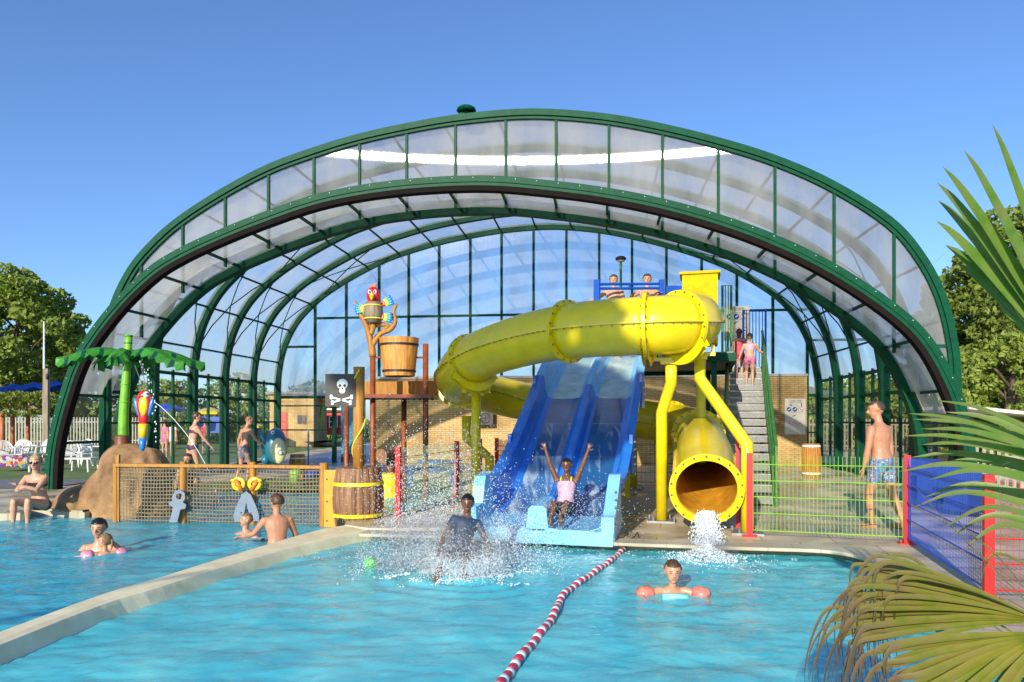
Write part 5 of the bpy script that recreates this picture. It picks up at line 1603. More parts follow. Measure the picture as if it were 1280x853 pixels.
# sun beds with towels
M['towel'] = None
m, nt, n, l, p = nmat('flowery_towel'); tc = n.new('ShaderNodeTexCoord'); vo = n.new('ShaderNodeTexVoronoi'); vo.inputs['Scale'].default_value = 9
l.new(tc.outputs['Object'], vo.inputs[0]); rp = n.new('ShaderNodeValToRGB'); rp.color_ramp.interpolation = 'CONSTANT'
for i, (pos, c) in enumerate(((0, (.75, .72, .7)), (.3, (.30, .10, .45)), (.5, (.6, .08, .12)), (.65, (.15, .35, .6)), (.8, (.75, .55, .1)))):
    if i < 2: rp.color_ramp.elements[i].position = pos; rp.color_ramp.elements[i].color = (*c, 1)
    else:
        e = rp.color_ramp.elements.new(pos); e.color = (*c, 1)
sp = n.new('ShaderNodeSeparateColor'); l.new(vo.outputs['Color'], sp.inputs[0]); l.new(sp.outputs[0], rp.inputs[0]); l.new(rp.outputs[0], p.inputs['Base Color']); p.inputs['Roughness'].default_value = .9
M['towel'] = m
for u, d, lb in ((17, 22.5, 'white sun lounger with flowery towels on the lawn'), (100, 22.5, 'white low table seen through the canopy glass')):
    x, y = gp(u, d); t = thing('sun_lounger' if u < 50 else 'garden_table', lb, 'lounger' if u < 50 else 'table', V(x, y, 0))
    bm = B(); box(bm, (x, y, .38), (1.5 if u < 50 else .9, .6, .04), .1); build('top', bm, M['white'], t)
    for i in (-1, 1):
        for j in (-1, 1):
            bm = B(); tube(bm, [V(x + i * (.65 if u < 50 else .38), y + j * .25, .38), V(x + i * (.68 if u < 50 else .42), y + j * .28, -.03)], .03, 6); build('leg', bm, M['white'], t)
    if u < 50:
        bm = B(); n_ = 14; rows = []
        for i in range(n_ + 1):
            rows.append([bm.verts.new((x - .55 + 1.2 * i / n_, y - .36, .14 + .05 * math.sin(i * 1.9)))] + [bm.verts.new((x - .55 + 1.2 * i / n_, y - .34 + .68 * j / 6, .42 + .05 * noise.noise(V(i * .6, j * .7, 0)) + (.04 if 2 < i < 9 else 0))) for j in range(7)])
        for a, b in zip(rows, rows[1:]):
            for k in range(7): bm.faces.new((a[k], a[k + 1], b[k + 1], b[k]))
        bmesh.ops.solidify(bm, geom=bm.faces[:], thickness=.02)
        o = build('towel', bm, M['towel'], None, smooth=True); tag(o, 'flowery purple and white towel spread on the lounger', 'towel')

x, y = -7.8, -8.0
FARX = -7.5
tree('broadleaf_tree', 'tree standing behind the viewer whose shade falls on the yellow tube', x, y, 11.5, 2.3, 'leaf2', 77, 12000, .18, trunk=.07, low=.82, lean=FARX)
# things beyond the side windows and the open door
def umbrella(u, v, d, r, m, label):
    c = at(u, v, d); t = thing('parasol', label, 'parasol', V(c.x, c.y, 0), 'parasols beyond the hall')
    bm = B(); top = bm.verts.new(c); ring_ = [bm.verts.new(c + V(r * math.cos(2 * PI * k / 8), r * math.sin(2 * PI * k / 8), -.28 * r)) for k in range(8)]
    low = [bm.verts.new(v_.co + V(0, 0, -.12)) for v_ in ring_]
    for k in range(8):
        bm.faces.new((top, ring_[k], ring_[(k + 1) % 8])); bm.faces.new((ring_[k], low[k], low[(k + 1) % 8], ring_[(k + 1) % 8]))
    build('canopy', bm, m, t)
    bm = B(); tube(bm, [V(c.x, c.y, 0), c], .03, 8); build('pole', bm, M['steel'], t)
    bm = B(); lathe(bm, [(.3, 0), (.3, .06), (.05, .1)], V(c.x, c.y, 0), 12); build('foot', bm, M['steel'], t)
umbrella(207, 504, 38, 1.1, M['fblue'], 'blue parasol left of the standing woman')
umbrella(262, 509, 38, .95, M['yelp'], 'yellow parasol between the two walking children')
umbrella(316, 528, 40, .7, M['yelp'], 'small yellow parasol behind the boy')
t = thing('blue_awning', 'blue draped awning panel under the yellow parasol', 'awning', V(gp(258, 40)[0], 40, 0))
bm = B(); p = at(258, 535, 40); box(bm, (p.x, p.y, 1.3), (1.6, .08, .9)); build('drape', bm, M['fblue'], t)
for s in (-.8, .8):
    bm = B(); tube(bm, [V(p.x + s, p.y + .06, 0), V(p.x + s, p.y + .06, 1.75)], .03, 6); build('post', bm, M['steel'], t)
cbn = thing('red_cabin', 'red play cabin with white windows seen through the open hall door', 'cabin', V(gp(415, 50)[0], 50, 0))
p = at(416, 520, 50)
bm = B(); box(bm, (p.x, p.y, 1.35), (2.0, 1.6, 1.6)); build('wall', bm, M['red'], cbn)
for sx in (-.5, .25):
    bm = B(); box(bm, (p.x + sx, p.y - .82, 1.45), (.55, .04, .75)); w_o = build('window', bm, M['dark'], cbn)
    bm = B()
    for a, b in ((0, -.375), (0, .375), (0, 0)): bar(bm, V(p.x + sx - .28, p.y - .85, 1.45 + b), V(p.x + sx + .28, p.y - .85, 1.45 + b), .02, .05)
    for b in (-.27, 0, .27): bar(bm, V(p.x + sx + b, p.y - .853, 1.07), V(p.x + sx + b, p.y - .853, 1.83), .02, .05)
    build('frame', bm, M['white'], w_o)
bm = B(); bar(bm, V(p.x - 1.1, p.y - .5, 2.3), V(p.x + 1.1, p.y - .5, 2.3), 1.6, .1); build('roof', bm, M['white'], cbn)
for s in (-.9, .9):
    bm = B(); box(bm, (p.x + s, p.y - .7, .3), (.12, .12, .6)); build('leg', bm, M['bark'], cbn)
t = thing('green_pole', 'lime green leaning play pole beyond the open door', 'pole', V(gp(402, 44)[0], 44, 0))
bm = B(); tube(bm, [at(398, 560, 44), at(400, 530, 44), at(405, 495, 44)], .09, 10); build('tube', bm, M['fgreen'], t, smooth=True)
bm = B(); ell(bm, at(404, 500, 43.9), (.22, .1, .2), 10, 8); build('knob', bm, M['orap'], t, smooth=True)
t = thing('outbuilding', 'pale yellow outbuilding with a red panel seen through the hall glass', 'building', V(gp(374, 44)[0], 44, 0))
p = at(374, 520, 44); bm = B(); box(bm, (p.x, p.y, 1.55), (2.6, 3, 3.1)); build('wall', bm, M['brick'], t)
bm = B(); box(bm, (p.x, p.y, 3.16), (3.0, 3.4, .15)); build('roof', bm, M['deckwood'], t)
bm = B(); box(bm, (p.x - .55, p.y - 1.53, 1.3), (.55, .05, 1.5)); build('door', bm, M['red'], t)
bm = B(); box(bm, (p.x + .6, p.y - 1.53, 1.6), (.5, .05, .5)); build('window', bm, M['dark'], t)
bm = B(); sheet(bm, [[(gp(396, 44)[0], 41), (gp(432, 44)[0], 41), (gp(432, 47)[0], 45), (gp(396, 47)[0], 45)]], .3)
bmesh.ops.solidify(bm, geom=bm.faces[:], thickness=.3)
o = build('pool_cover', bm, M['white']); tag(o, 'white pool rim beyond the open hall door', 'pool rim')
hs = thing('red_roof_house', 'small house with red striped roof seen through the glass by the wooden barrel', 'house', V(gp(1030, 44)[0], 46, 0))
p = at(1028, 520, 46); bm = B(); box(bm, (p.x, p.y, 1.2), (4, 3, 2.4)); build('wall', bm, M['deckwood'], hs)
bm = B(); prism(bm, [(p.x - 2.3, p.y - 2), (p.x + 2.3, p.y - 2), (p.x + 2.3, p.y + 2), (p.x - 2.3, p.y + 2)], 2.4, 2.5)
for v_ in bm.verts:
    if v_.co.z > 2.45: v_.co.z = 3.6; v_.co.x = p.x + (v_.co.x - p.x) * .4; v_.co.y = p.y + (v_.co.y - p.y) * .1
build('roof', bm, M['terracotta'], hs)
bm = B(); box(bm, (p.x + .6, p.y - 1.52, 1.3), (.8, .05, .8)); build('window', bm, M['dark'], hs)
mq = thing('white_marquee', 'white sloping marquee roof behind the palm fronds at the right', 'marquee', V(gp(1235, 26)[0], 26, 0))
p = at(1240, 520, 24); bm = B(); prism(bm, [(p.x - 1.7, p.y - 1.5), (p.x + 2.6, p.y - 1.5), (p.x + 2.6, p.y + 1.5), (p.x - 1.7, p.y + 1.5)], 1.55, 1.65)
for v_ in bm.verts: v_.co.z += (p.x + 2 - v_.co.x) * .10
build('canvas', bm, M['white'], mq)
for i in (-1.6, 2.5):
    for j in (-1.4, 1.4):
        bm = B(); tube(bm, [V(p.x + i, p.y + j, 0), V(p.x + i, p.y + j, 1.6)], .03, 6); build('pole', bm, M['steel'], mq)

# ------------------------------------------------------------------ foreground fan palm
def leafgrad(name, c0, c1, tipc):
    m, nt, n, l, p = nmat(name)
    at_ = n.new('ShaderNodeAttribute'); at_.attribute_name = 'fray'
    no = n.new('ShaderNodeTexNoise'); no.inputs['Scale'].default_value = 14; no.inputs['Detail'].default_value = 6
    tc = n.new('ShaderNodeTexCoord'); l.new(tc.outputs['Object'], no.inputs[0])
    rp = n.new('ShaderNodeValToRGB'); rp.color_ramp.elements[0].position = .35; rp.color_ramp.elements[1].position = .65
    rp.color_ramp.elements[0].color = (*c0, 1); rp.color_ramp.elements[1].color = (*c1, 1); l.new(no.outputs[0], rp.inputs[0])
    ad = n.new('ShaderNodeMath'); ad.operation = 'ADD'; mr = n.new('ShaderNodeMath'); mr.operation = 'MULTIPLY_ADD'; mr.inputs[1].default_value = 1.6; mr.inputs[2].default_value = -.75
    l.new(no.outputs[0], mr.inputs[0]); l.new(mr.outputs[0], ad.inputs[0]); l.new(at_.outputs['Fac'], ad.inputs[1]); ad.use_clamp = True
    mx = n.new('ShaderNodeMix'); mx.data_type = 'RGBA'; l.new(ad.outputs[0], mx.inputs[0]); l.new(rp.outputs[0], mx.inputs[6]); mx.inputs[7].default_value = (*tipc, 1)
    l.new(mx.outputs[2], p.inputs['Base Color']); p.inputs['Roughness'].default_value = .45
    tl = n.new('ShaderNodeBsdfTranslucent'); ms_ = n.new('ShaderNodeMixShader'); ms_.inputs[0].default_value = .42
    l.new(mx.outputs[2], tl.inputs[0]); l.new(p.outputs[0], ms_.inputs[1]); l.new(tl.outputs[0], ms_.inputs[2]); l.new(ms_.outputs[0], n['Material Output'].inputs[0])
    return m
M['frond'] = leafgrad('fan_palm_leaf', (.12, .25, .03), (.24, .40, .06), (.16, .12, .075))
M['frondold'] = leafgrad('fan_palm_old_leaf', (.20, .24, .02), (.38, .38, .04), (.20, .14, .08))
palm = thing('fan_palm', 'large fan palm whose fronds reach in from the right edge in front of the pool', 'palm', V(3.0, 2.2, 0))
bm = B(); tube(bm, cr([V(3.0, 2.2, -.1), V(3.02, 2.2, .6), V(2.98, 2.25, 1.3)], 4), [.17, .16, .15, .15, .15, .16, .16, .15, .14], 14); build('trunk', bm, M['bark'], palm, smooth=True)
for p_ in (V(3.0, 2.2, 1.3),): pass
def blade(bm, lay, pts, w0, w1, fr0=.0, fr1=1.0, fold=.35, side=None, wmid=.35):
    P = cr(pts, 5); n = len(P); fr = frames(P)
    rows = []
    for i, (p, (t, s, u)) in enumerate(zip(P, fr)):
        f = i / (n - 1)
        w = (w0 + (w1 - w0) * min(1, f / wmid)) if f < wmid else w1 * (1 - (f - wmid) / (1 - wmid)) ** .8
        if side is not None:
            s = (side - t * side.dot(t)).normalized(); u = s.cross(t)
        r = [bm.verts.new(p - s * w + u * w * fold), bm.verts.new(p), bm.verts.new(p + s * w + u * w * fold)]
        v = fr0 + (fr1 - fr0) * f ** 1.7
        for q_ in r: q_[lay] = v
        rows.append(r)
    for a, b in zip(rows, rows[1:]):
        for k in range(2): bm.faces.new((a[k], a[k + 1], b[k + 1], b[k]))
def frond(center, blades, m, side, name='frond', petiole=None):
    """blades: list of (points, width, fray0, fray1)"""
    bm = B(); lay = bm.verts.layers.float.new('fray')
    for pts, w, fa, fb in blades: blade(bm, lay, pts, .004, w, fa, fb, side=side)
    o = build(name, bm, m, palm, smooth=True, rec=False)
    if petiole:
        bm = B(); tube(bm, cr(petiole, 5), .012, 8); build('stalk', bm, M['frond'], palm, smooth=True)
rnd = random.Random(21)
# upper frond: stiff blades rising to the upper left
c = at(1345, 475, 2.5)
tips = [(1240, 155, 2.35), (1205, 188, 2.3), (1178, 208, 2.35), (1171, 228, 2.4), (1172, 250, 2.5), (1170, 276, 2.45), (1181, 306, 2.55), (1196, 330, 2.6), (1285, 140, 2.3), (1330, 135, 2.3), (1225, 352, 2.7), (1250, 385, 2.8)]
bl = []
for u, v, d in tips:
    tpp = at(u, v, d); mid = c.lerp(tpp, .5) + V(0, 0, .03); b2 = c.lerp(tpp, .85) + V(0, 0, .02)
    bl.append(([c, mid, b2, tpp], .029, 0.0, .35 if u > 1160 else .2))
frond(c, bl, M['frond'], V(.4, .2, 1).normalized(), petiole=[c, V(2.6, 2.4, 1.5), V(2.98, 2.25, 1.25)])
# middle frond: long narrow blades, nearly level
c = at(1420, 640, 2.3)
tips = [(1168, 500, 2.2), (1135, 517, 2.3), (1140, 524, 2.4), (1150, 536, 2.2), (1126, 545, 2.35), (1150, 556, 2.3), (1138, 572, 2.5), (1122, 590, 2.3), (1160, 600, 2.2), (1140, 635, 2.4), (1175, 662, 2.2), (1188, 672, 2.5), (1180, 515, 2.5), (1190, 548, 2.4), (1210, 520, 2.6), (1215, 590, 2.7), (1200, 690, 2.3), (1165, 582, 2.6), (1155, 622, 2.6)]
bl = []
for i, (u, v, d) in enumerate(tips):
    tpp = at(u, v, d); m1 = c.lerp(tpp, .35) + V(0, 0, .07 - .0009 * max(0, v - 560)); m2 = c.lerp(tpp, .75) + V(0, 0, .055)
    bl.append(([c, m1, m2, tpp], rnd.uniform(.014, .021), .02, .75 if v > 600 else .45))
frond(c, bl, M['frond'], V(.2, .5, 1).normalized(), petiole=[c, V(2.7, 2.3, 1.35), V(2.98, 2.25, 1.2)])
# lower frond: pleated fan whose narrow tips fold over and hang down
def hanging_fan(c, a0_, a1_, n_, L0, L1, k0, k1, wd_, name, sc=.55, lift=.04):
    bl = []
    for i in range(n_):
        f = i / (n_ - 1)
        ang = R(a0_ + (a1_ - a0_) * f)
        Lb = (L0 + (L1 - L0) * f) * rnd.uniform(.86, 1.06)
        dx, dz = math.cos(ang), math.sin(ang)
        e = c + V(dx * Lb, rnd.uniform(-.06, .06) - .10 * f, dz * Lb * sc + lift)
        kk_ = rnd.uniform(k0, k1)
        sw_ = rnd.uniform(-.05, .03)
        h = V(dx * .07 + sw_ * .5, rnd.uniform(-.03, .03), -.03)
        t1 = e + h; t2 = t1 + V(sw_ - .01, rnd.uniform(-.03, .03), -kk_ * .45); t3 = t2 + V(rnd.uniform(-.03, .09), rnd.uniform(-.02, .02), -kk_ * .55)
        bl.append(([c, c.lerp(e, .5) + V(0, 0, .012 + rnd.uniform(-.006, .006)), e, t1, t2, t3], wd_ * rnd.uniform(.8, 1.15), .05, 1.9))
    return bl
c = at(1300, 775, 2.1)
frond(c, hanging_fan(c, 150, 196, 46, .48, .56, .18, .46, .0095, 'a'), M['frondold'], V(.1, .75, .65).normalized(), 'drooping_frond', petiole=[c, V(2.5, 2.1, 1.1), V(2.98, 2.25, 1.1)])
c = at(1310, 792, 1.95)
frond(c, hanging_fan(c, 186, 262, 36, .44, .22, .16, .30, .0105, 'b', .8, .02), M['frondold'], V(.1, .75, .65).normalized(), 'drooping_frond', petiole=[c, V(2.5, 2.1, 1.1), V(2.98, 2.25, 1.1)])
bl = []
for u, v, u2, v2 in ((1130, 715, 1122, 722), (1075, 700, 1115, 695), (1165, 700, 1126, 722)):
    pass
bl.append(([at(1280, 800, 2.2), at(1200, 750, 2.2), at(1145, 702, 2.2), at(1118, 694, 2.2), at(1116, 700, 2.2), at(1126, 723, 2.2)], .012, .3, .9))
bl.append(([at(1300, 770, 2.3), at(1230, 700, 2.3), at(1180, 650, 2.3), at(1140, 605, 2.35)], .008, .5, .9))
bl.append(([at(1300, 760, 2.3), at(1250, 700, 2.3), at(1200, 655, 2.3), at(1180, 620, 2.35)], .008, .5, .9))
bl.append(([at(1320, 740, 2.3), at(1270, 700, 2.3), at(1235, 700, 2.3), at(1222, 770, 2.35)], .008, .3, .9))
frond(c, bl, M['frondold'], V(.1, .75, .65).normalized(), 'loose_blades')
# curly fibres
for k in range(12):
    a = at(rnd.uniform(1200, 1290), rnd.uniform(250, 700), rnd.uniform(2.1, 2.6)); pts = [a]
    d = V(rnd.uniform(-1, .2), 0, rnd.uniform(-1, 1)).normalized()
    for j in range(9):
        d = (d + V(rnd.uniform(-.5, .5), 0, rnd.uniform(-.6, .4))).normalized(); pts.append(pts[-1] + d * .018)
    bm = B(); tube(bm, cr(pts, 3), .0004, 4, caps=False); build('fibre', bm, M['deckwood'], palm)
# ------------------------------------------------------------------ people
def skin(name, c, wet=False):
    return mat(name, c, .38 if wet else .5, var=.10, scale=9, sss=.08, spec=.5)
M['skin'] = skin('skin_fair', (.56, .31, .20)); M['skinw'] = skin('skin_fair_wet', (.56, .29, .18), True)
M['skintan'] = skin('skin_tanned', (.50, .24, .14)); M['skindark'] = skin('skin_dark', (.16, .075, .042), True)
M['hairb'] = mat('hair_brown', (.09, .045, .02), .5, var=.3, scale=60); M['hairbl'] = mat('hair_blonde', (.50, .36, .18), .5, var=.25, scale=60)
M['hairk'] = mat('hair_black', (.012, .010, .010), .35, var=.3, scale=60); M['hairg'] = mat('hair_greying', (.07, .05, .04), .6, var=.3, scale=60)
M['hairlb'] = mat('hair_light_brown', (.25, .15, .07), .5, var=.3, scale=60)
M['lip'] = mat('lip', (.45, .13, .10), .4); M['swblack'] = mat('black_swimwear', (.012, .012, .014), .6)
M['swnavy'] = mat('navy_swimwear', (.015, .05, .11), .6, var=.3, scale=14); M['swpink'] = mat('pink_swimwear', (.62, .20, .36), .6, var=.35, scale=25)
M['swred'] = mat('red_swimwear', (.50, .05, .08), .6, var=.3, scale=20); M['swlil'] = mat('lilac_swimwear', (.55, .36, .48), .6, var=.2, scale=14)
M['swlime'] = mat('lime_trim', (.6, .72, .05), .6); M['swpurp'] = mat('purple_swimwear', (.07, .04, .10), .6, var=.3, scale=30)
M['coral'] = mat('coral_armband', (.80, .22, .16), .3, var=.25, scale=12, coat=.5); M['armpink'] = mat('pink_armband', (.85, .35, .48), .3, var=.25, scale=14, coat=.5)
M['swteal'] = mat('teal_float', (.25, .70, .70), .4)
def pattern_mat(name, base, cols, scale):
    m, nt, n, l, p = nmat(name); tc = n.new('ShaderNodeTexCoord'); vo = n.new('ShaderNodeTexVoronoi'); vo.inputs['Scale'].default_value = scale
    l.new(tc.outputs['Object'], vo.inputs[0]); rp = n.new('ShaderNodeValToRGB'); rp.color_ramp.interpolation = 'CONSTANT'
    rp.color_ramp.elements[0].color = (*base, 1); N = len(cols)
    rp.color_ramp.elements[1].position = .45; rp.color_ramp.elements[1].color = (*cols[0], 1)
    for i, c in enumerate(cols[1:]):
        e = rp.color_ramp.elements.new(.45 + .55 * (i + 1) / N); e.color = (*c, 1)
    sp = n.new('ShaderNodeSeparateColor'); l.new(vo.outputs['Color'], sp.inputs[0]); l.new(sp.outputs[0], rp.inputs[0]); l.new(rp.outputs[0], p.inputs['Base Color']); p.inputs['Roughness'].default_value = .75
    return m
M['shorts1'] = pattern_mat('flowered_shorts', (.07, .20, .42), [(.42, .03, .10), (.35, .42, .50), (.10, .06, .25), (.04, .28, .38)], 46)
M['shorts2'] = pattern_mat('grey_patterned_shorts', (.10, .10, .16), [(.45, .22, .08), (.10, .16, .30)], 30)

def person(label, H, pel, face, spine=(0, 0, 1), head=(0, 0, 1), look=None, arms=None, legs=None, sk='skin', wear=(), hair=('short', 'hairb'),
           build_=1.0, voxel=.011, child=False, fingers=False, group=None, hands=None, cat='person'):
    """face: world xy direction the body faces. Vectors are (right, forward, up)."""
    F = Vector((face[0], face[1], 0)).normalized(); Rt = Vector((F.y, -F.x, 0)); U = ZX
    def W(v): return (Rt * v[0] + F * v[1] + U * v[2])
    pel = Vector(pel)
    sp = W(spine).normalized(); hs = 1.22 if child else 1.0
    sx = build_
    N_ = pel + sp * (.295 * H)
    side = (Rt - sp * Rt.dot(sp)).normalized(); fw = side.cross(sp) * -1
    if fw.dot(F) < 0 and abs(fw.dot(F)) > .2: fw = -fw
    hd = W(head).normalized()
    lk = W(look).normalized() if look else F
    lk = (lk - hd * lk.dot(hd)).normalized(); hsd = lk.cross(hd)
    hh = .066 * H * hs
    Hc = N_ + sp * (.018 * H) + hd * (.048 * H + hh * .9)
    bm = B()
    # torso rings
    def ringz(c, ax_u, ax_s, ax_f, rx, ry, n=16):
        return [bm.verts.new(c + ax_s * (rx * math.cos(2 * PI * k / n)) + ax_f * (ry * math.sin(2 * PI * k / n))) for k in range(n)]
    cw = .92 if child else 1.0
    T = [(-.055, .052, .045), (-.03, .083, .062), (.0, .092, .068), (.05, .084, .060), (.10, .074, .054), (.15, .080, .058), (.20, .093, .064), (.25, .100, .062), (.275, .094, .052), (.295, .062, .040), (.31, .034, .034)]
    rings = [ringz(pel + sp * (h * H), sp, side, fw, rx * H * sx * cw, ry * H * sx * cw) for h, rx, ry in T]
    for a, b in zip(rings, rings[1:]):
        for k in range(16): bm.faces.new((a[k], a[(k + 1) % 16], b[(k + 1) % 16], b[k]))
    bm.faces.new(rings[0]); bm.faces.new(rings[-1])
    # neck and head
    tube(bm, [N_ - sp * .02 * H, N_ + sp * .02 * H, Hc - hd * hh * .5], [.036 * H * sx ** .5, .030 * H * sx ** .5, .030 * H], 12)
    Rm = Matrix((hsd, lk, hd)).transposed()
    ell(bm, Hc + hd * hh * .12 - lk * hh * .06, (hh * .76, hh * .92, hh * .88), 18, 14, Rm)
    ell(bm, Hc - hd * hh * .42 + lk * hh * .22, (hh * .56, hh * .62, hh * .60), 16, 12, Rm)
    ell(bm, Hc - hd * hh * .88 + lk * hh * .52, (hh * .26, hh * .24, hh * .18), 10, 8, Rm)
    tube(bm, [Hc + hd * hh * .15 + lk * hh * .78, Hc - hd * hh * .22 + lk * hh * 1.06, Hc - hd * hh * .30 + lk * hh * .86], [hh * .09, hh * .15, hh * .12], 8)
    for s in (-1, 1):
        ell(bm, Hc + hsd * (s * hh * .78) - hd * hh * .08 - lk * hh * .05, (hh * .09, hh * .16, hh * .24), 8, 8, Rm)
    joints = {}
    S_ = {}
    arms = arms or {}
    legs = legs or {}
    for s, nm in ((1, 'r'), (-1, 'l')):
        sh = N_ - sp * (.028 * H) + side * (s * .098 * H * sx)
        a = arms.get(nm, ((.1 * s, 0, -1), (.05 * s, .15, -1)))
        e = sh + W(a[0]).normalized() * (.165 * H); w = e + W(a[1]).normalized() * (.148 * H)
        k = sx ** .5
        tube(bm, [sh - side * s * .03 * H, sh, sh.lerp(e, .35), sh.lerp(e, .8), e, e.lerp(w, .25), e.lerp(w, .7), w], [.030 * H * k, .034 * H * k, .030 * H * k, .024 * H * k, .023 * H * k, .024 * H * k, .018 * H * k, .0145 * H], 12)
        hdv = W(a[2]).normalized() if len(a) > 2 else (w - e).normalized()
        hn = hdv.cross(side if abs(hdv.dot(side)) < .8 else F).normalized(); hsv = hdv.cross(hn)
        pc = w + hdv * (.030 * H)
        ell(bm, pc, (.020 * H, .010 * H, .032 * H), 10, 8, Matrix((hsv, hn, hdv)).transposed())
        curl = 0 if fingers == 'open' else .5
        for i, L in enumerate((.036, .042, .040, .032)):
            sp_ = (i - 1.5) / 1.5; base = pc + hdv * (.022 * H) + hsv * (sp_ * .015 * H); d0 = (hdv + hsv * sp_ * (.42 if fingers == 'open' else .08)).normalized()
            m_ = base + d0 * (L * H * .55); t_ = m_ + (d0 + hn * curl).normalized() * (L * H * .5)
            tube(bm, [base - d0 * .01 * H, m_, t_], [.0052 * H, .0048 * H, .0038 * H], 6)
        tb = pc - hdv * .012 * H + hsv * (-s * .016 * H); tube(bm, [tb, tb + (hdv * .5 - hsv * s * .9).normalized() * .022 * H, tb + (hdv * .85 - hsv * s * .75).normalized() * .042 * H], [.008 * H, .0062 * H, .0045 * H], 6)
        S_[nm + 'a1'] = (sh, e); S_[nm + 'a2'] = (e, w)
        hp = pel - sp * (.018 * H) + side * (s * .052 * H * sx)
        g_ = legs.get(nm, ((0.03 * s, 0, -1), (0, 0, -1)))
        kn = hp + W(g_[0]).normalized() * (.245 * H); an_ = kn + W(g_[1]).normalized() * (.235 * H)
        tube(bm, [hp + (hp - kn).normalized() * .02 * H, hp.lerp(kn, .12), hp.lerp(kn, .5), hp.lerp(kn, .88), kn, kn.lerp(an_, .12), kn.lerp(an_, .32), kn.lerp(an_, .75), an_],
             [.048 * H * k, .054 * H * k, .044 * H * k, .032 * H * k, .031 * H * k, .029 * H * k, .033 * H * k, .020 * H * k, .018 * H], 12)
        ft = W(g_[2]).normalized() if len(g_) > 2 else (F * 1.0 - U * .05).normalized()
        sole = an_ - U * .018 * H if len(g_) < 3 else an_
        tube(bm, [sole - ft * .032 * H, sole + ft * .01 * H, sole + ft * .07 * H, sole + ft * .115 * H], [.019 * H, .024 * H, .020 * H, .012 * H], 10)
        S_[nm + 'l1'] = (hp, kn); S_[nm + 'l2'] = (kn, an_)
    me = bpy.data.meshes.new('tmp'); bm.to_mesh(me); bm.free()
    o = bpy.data.objects.new('tmp', me); COL.objects.link(o)
    md = o.modifiers.new('r', 'REMESH'); md.mode = 'VOXEL'; md.voxel_size = voxel * (H / 1.7) ** .5
    sm = o.modifiers.new('s', 'SMOOTH'); sm.iterations = 3; sm.factor = .5
    dg = bpy.context.evaluated_depsgraph_get(); me2 = bpy.data.meshes.new_from_object(o.evaluated_get(dg)); bpy.data.objects.remove(o)
    for f in me2.polygons: f.use_smooth = True
    me2.name = 'person'; me2.materials.clear(); me2.materials.append(M[sk])
    root = pel.copy()
    me2.transform(Matrix.Translation(-root))
    body = bpy.data.objects.new('person', me2); COL.objects.link(body); body.location = root
    tag(body, label, cat, group)
    # nearest segment labelling for clothes
    def segd(p, a, b):
        ab = b - a; t = max(0, min(1, (p - a).dot(ab) / ab.length_squared)); return (p - a - ab * t).length, t
    coords = [v.co + root for v in me2.vertices]; norms = [v.normal.copy() for v in me2.vertices]
    info = []
    for p in coords:
        best = ('t', segd(p, pel, N_)[0] - .075 * H * sx, (p - pel).dot(sp) / (.295 * H))
        for k2, (a, b) in S_.items():
            d, t = segd(p, a, b); d -= .034 * H
            if k2[1] == 'l': d -= .012 * H
            if d < best[1]: best = (k2, d, t)
        if (p - Hc).length < hh * 1.5: best = ('h', 0, 0)
        info.append(best)
    def garment(name, pred, m, off):
        sel = [pred(i_[0], i_[2], (coords[n_] - pel).dot(side) / H, (coords[n_] - pel).dot(fw) / H, (coords[n_] - pel).dot(sp) / (.295 * H)) for n_, i_ in enumerate(info)]
        bm = B(); mp = {}
        for f in me2.polygons:
            if all(sel[v] for v in f.vertices):
                vs = []
                for v in f.vertices:
                    if v not in mp: mp[v] = bm.verts.new(coords[v] + norms[v] * off)
                    vs.append(mp[v])
                bm.faces.new(vs)
        if not bm.faces: bm.free(); return
        bmesh.ops.smooth_vert(bm, verts=bm.verts[:], factor=.4, use_axis_x=True, use_axis_y=True, use_axis_z=True)
        bmesh.ops.translate(bm, verts=bm.verts, vec=V(0, 0, 0))
        build(name, bm, M[m], body, smooth=True, rec=False)
    PRED = {
        'shorts': lambda s, t, x, y, h: (s == 't' and h < .10) or (s in ('rl1', 'll1') and t < .60),
        'brief': lambda s, t, x, y, h: (s == 't' and h < .06 and h > -.3) or (s in ('rl1', 'll1') and t < .10),
        'top': lambda s, t, x, y, h: s == 't' and .60 < h < .80,
        'croptop': lambda s, t, x, y, h: s == 't' and .50 < h < .92,
        'suit': lambda s, t, x, y, h: (s == 't' and h < .84 and h > -.3) or (s in ('rl1', 'll1') and t < .08),
        'rash': lambda s, t, x, y, h: (s == 't' and h < 1.0) or (s in ('rl1', 'll1') and t < .4) or (s in ('ra1', 'la1') and t < .5),
        'skirt': lambda s, t, x, y, h: (s == 't' and h < .12) or (s in ('rl1', 'll1') and t < .35),
        'strap': lambda s, t, x, y, h: s == 't' and h >= .8 and abs(abs(x) - .05) < .009,
    }
    for w_ in wear:
        garment(w_[0] if len(w_) < 4 else w_[3], PRED[w_[1]], w_[2], .010 if w_[1] in ('shorts', 'skirt') else .006)
    # face
    for s in (-1, 1):
        bm = B(); ell(bm, Hc + hsd * (s * hh * .30) + hd * hh * .06 + lk * hh * .80, (hh * .10, hh * .05, hh * .045), 8, 6, Rm); build('eye', bm, M['eyeb'], body, smooth=True)
        bm = B(); tube(bm, [Hc + hsd * (s * hh * .15) + hd * hh * .24 + lk * hh * .84, Hc + hsd * (s * hh * .45) + hd * hh * .24 + lk * hh * .74], hh * .03, 5); build('eyebrow', bm, M[hair[1]], body)
    bm = B(); ell(bm, Hc - hd * hh * .56 + lk * hh * .80, (hh * .23, hh * .09, hh * .065), 10, 6, Rm); build('mouth', bm, M['lip'], body, smooth=True)
    # hair
    kind, hc = hair
    bm = B()
    hc0 = Hc + hd * hh * .16 - lk * hh * .10
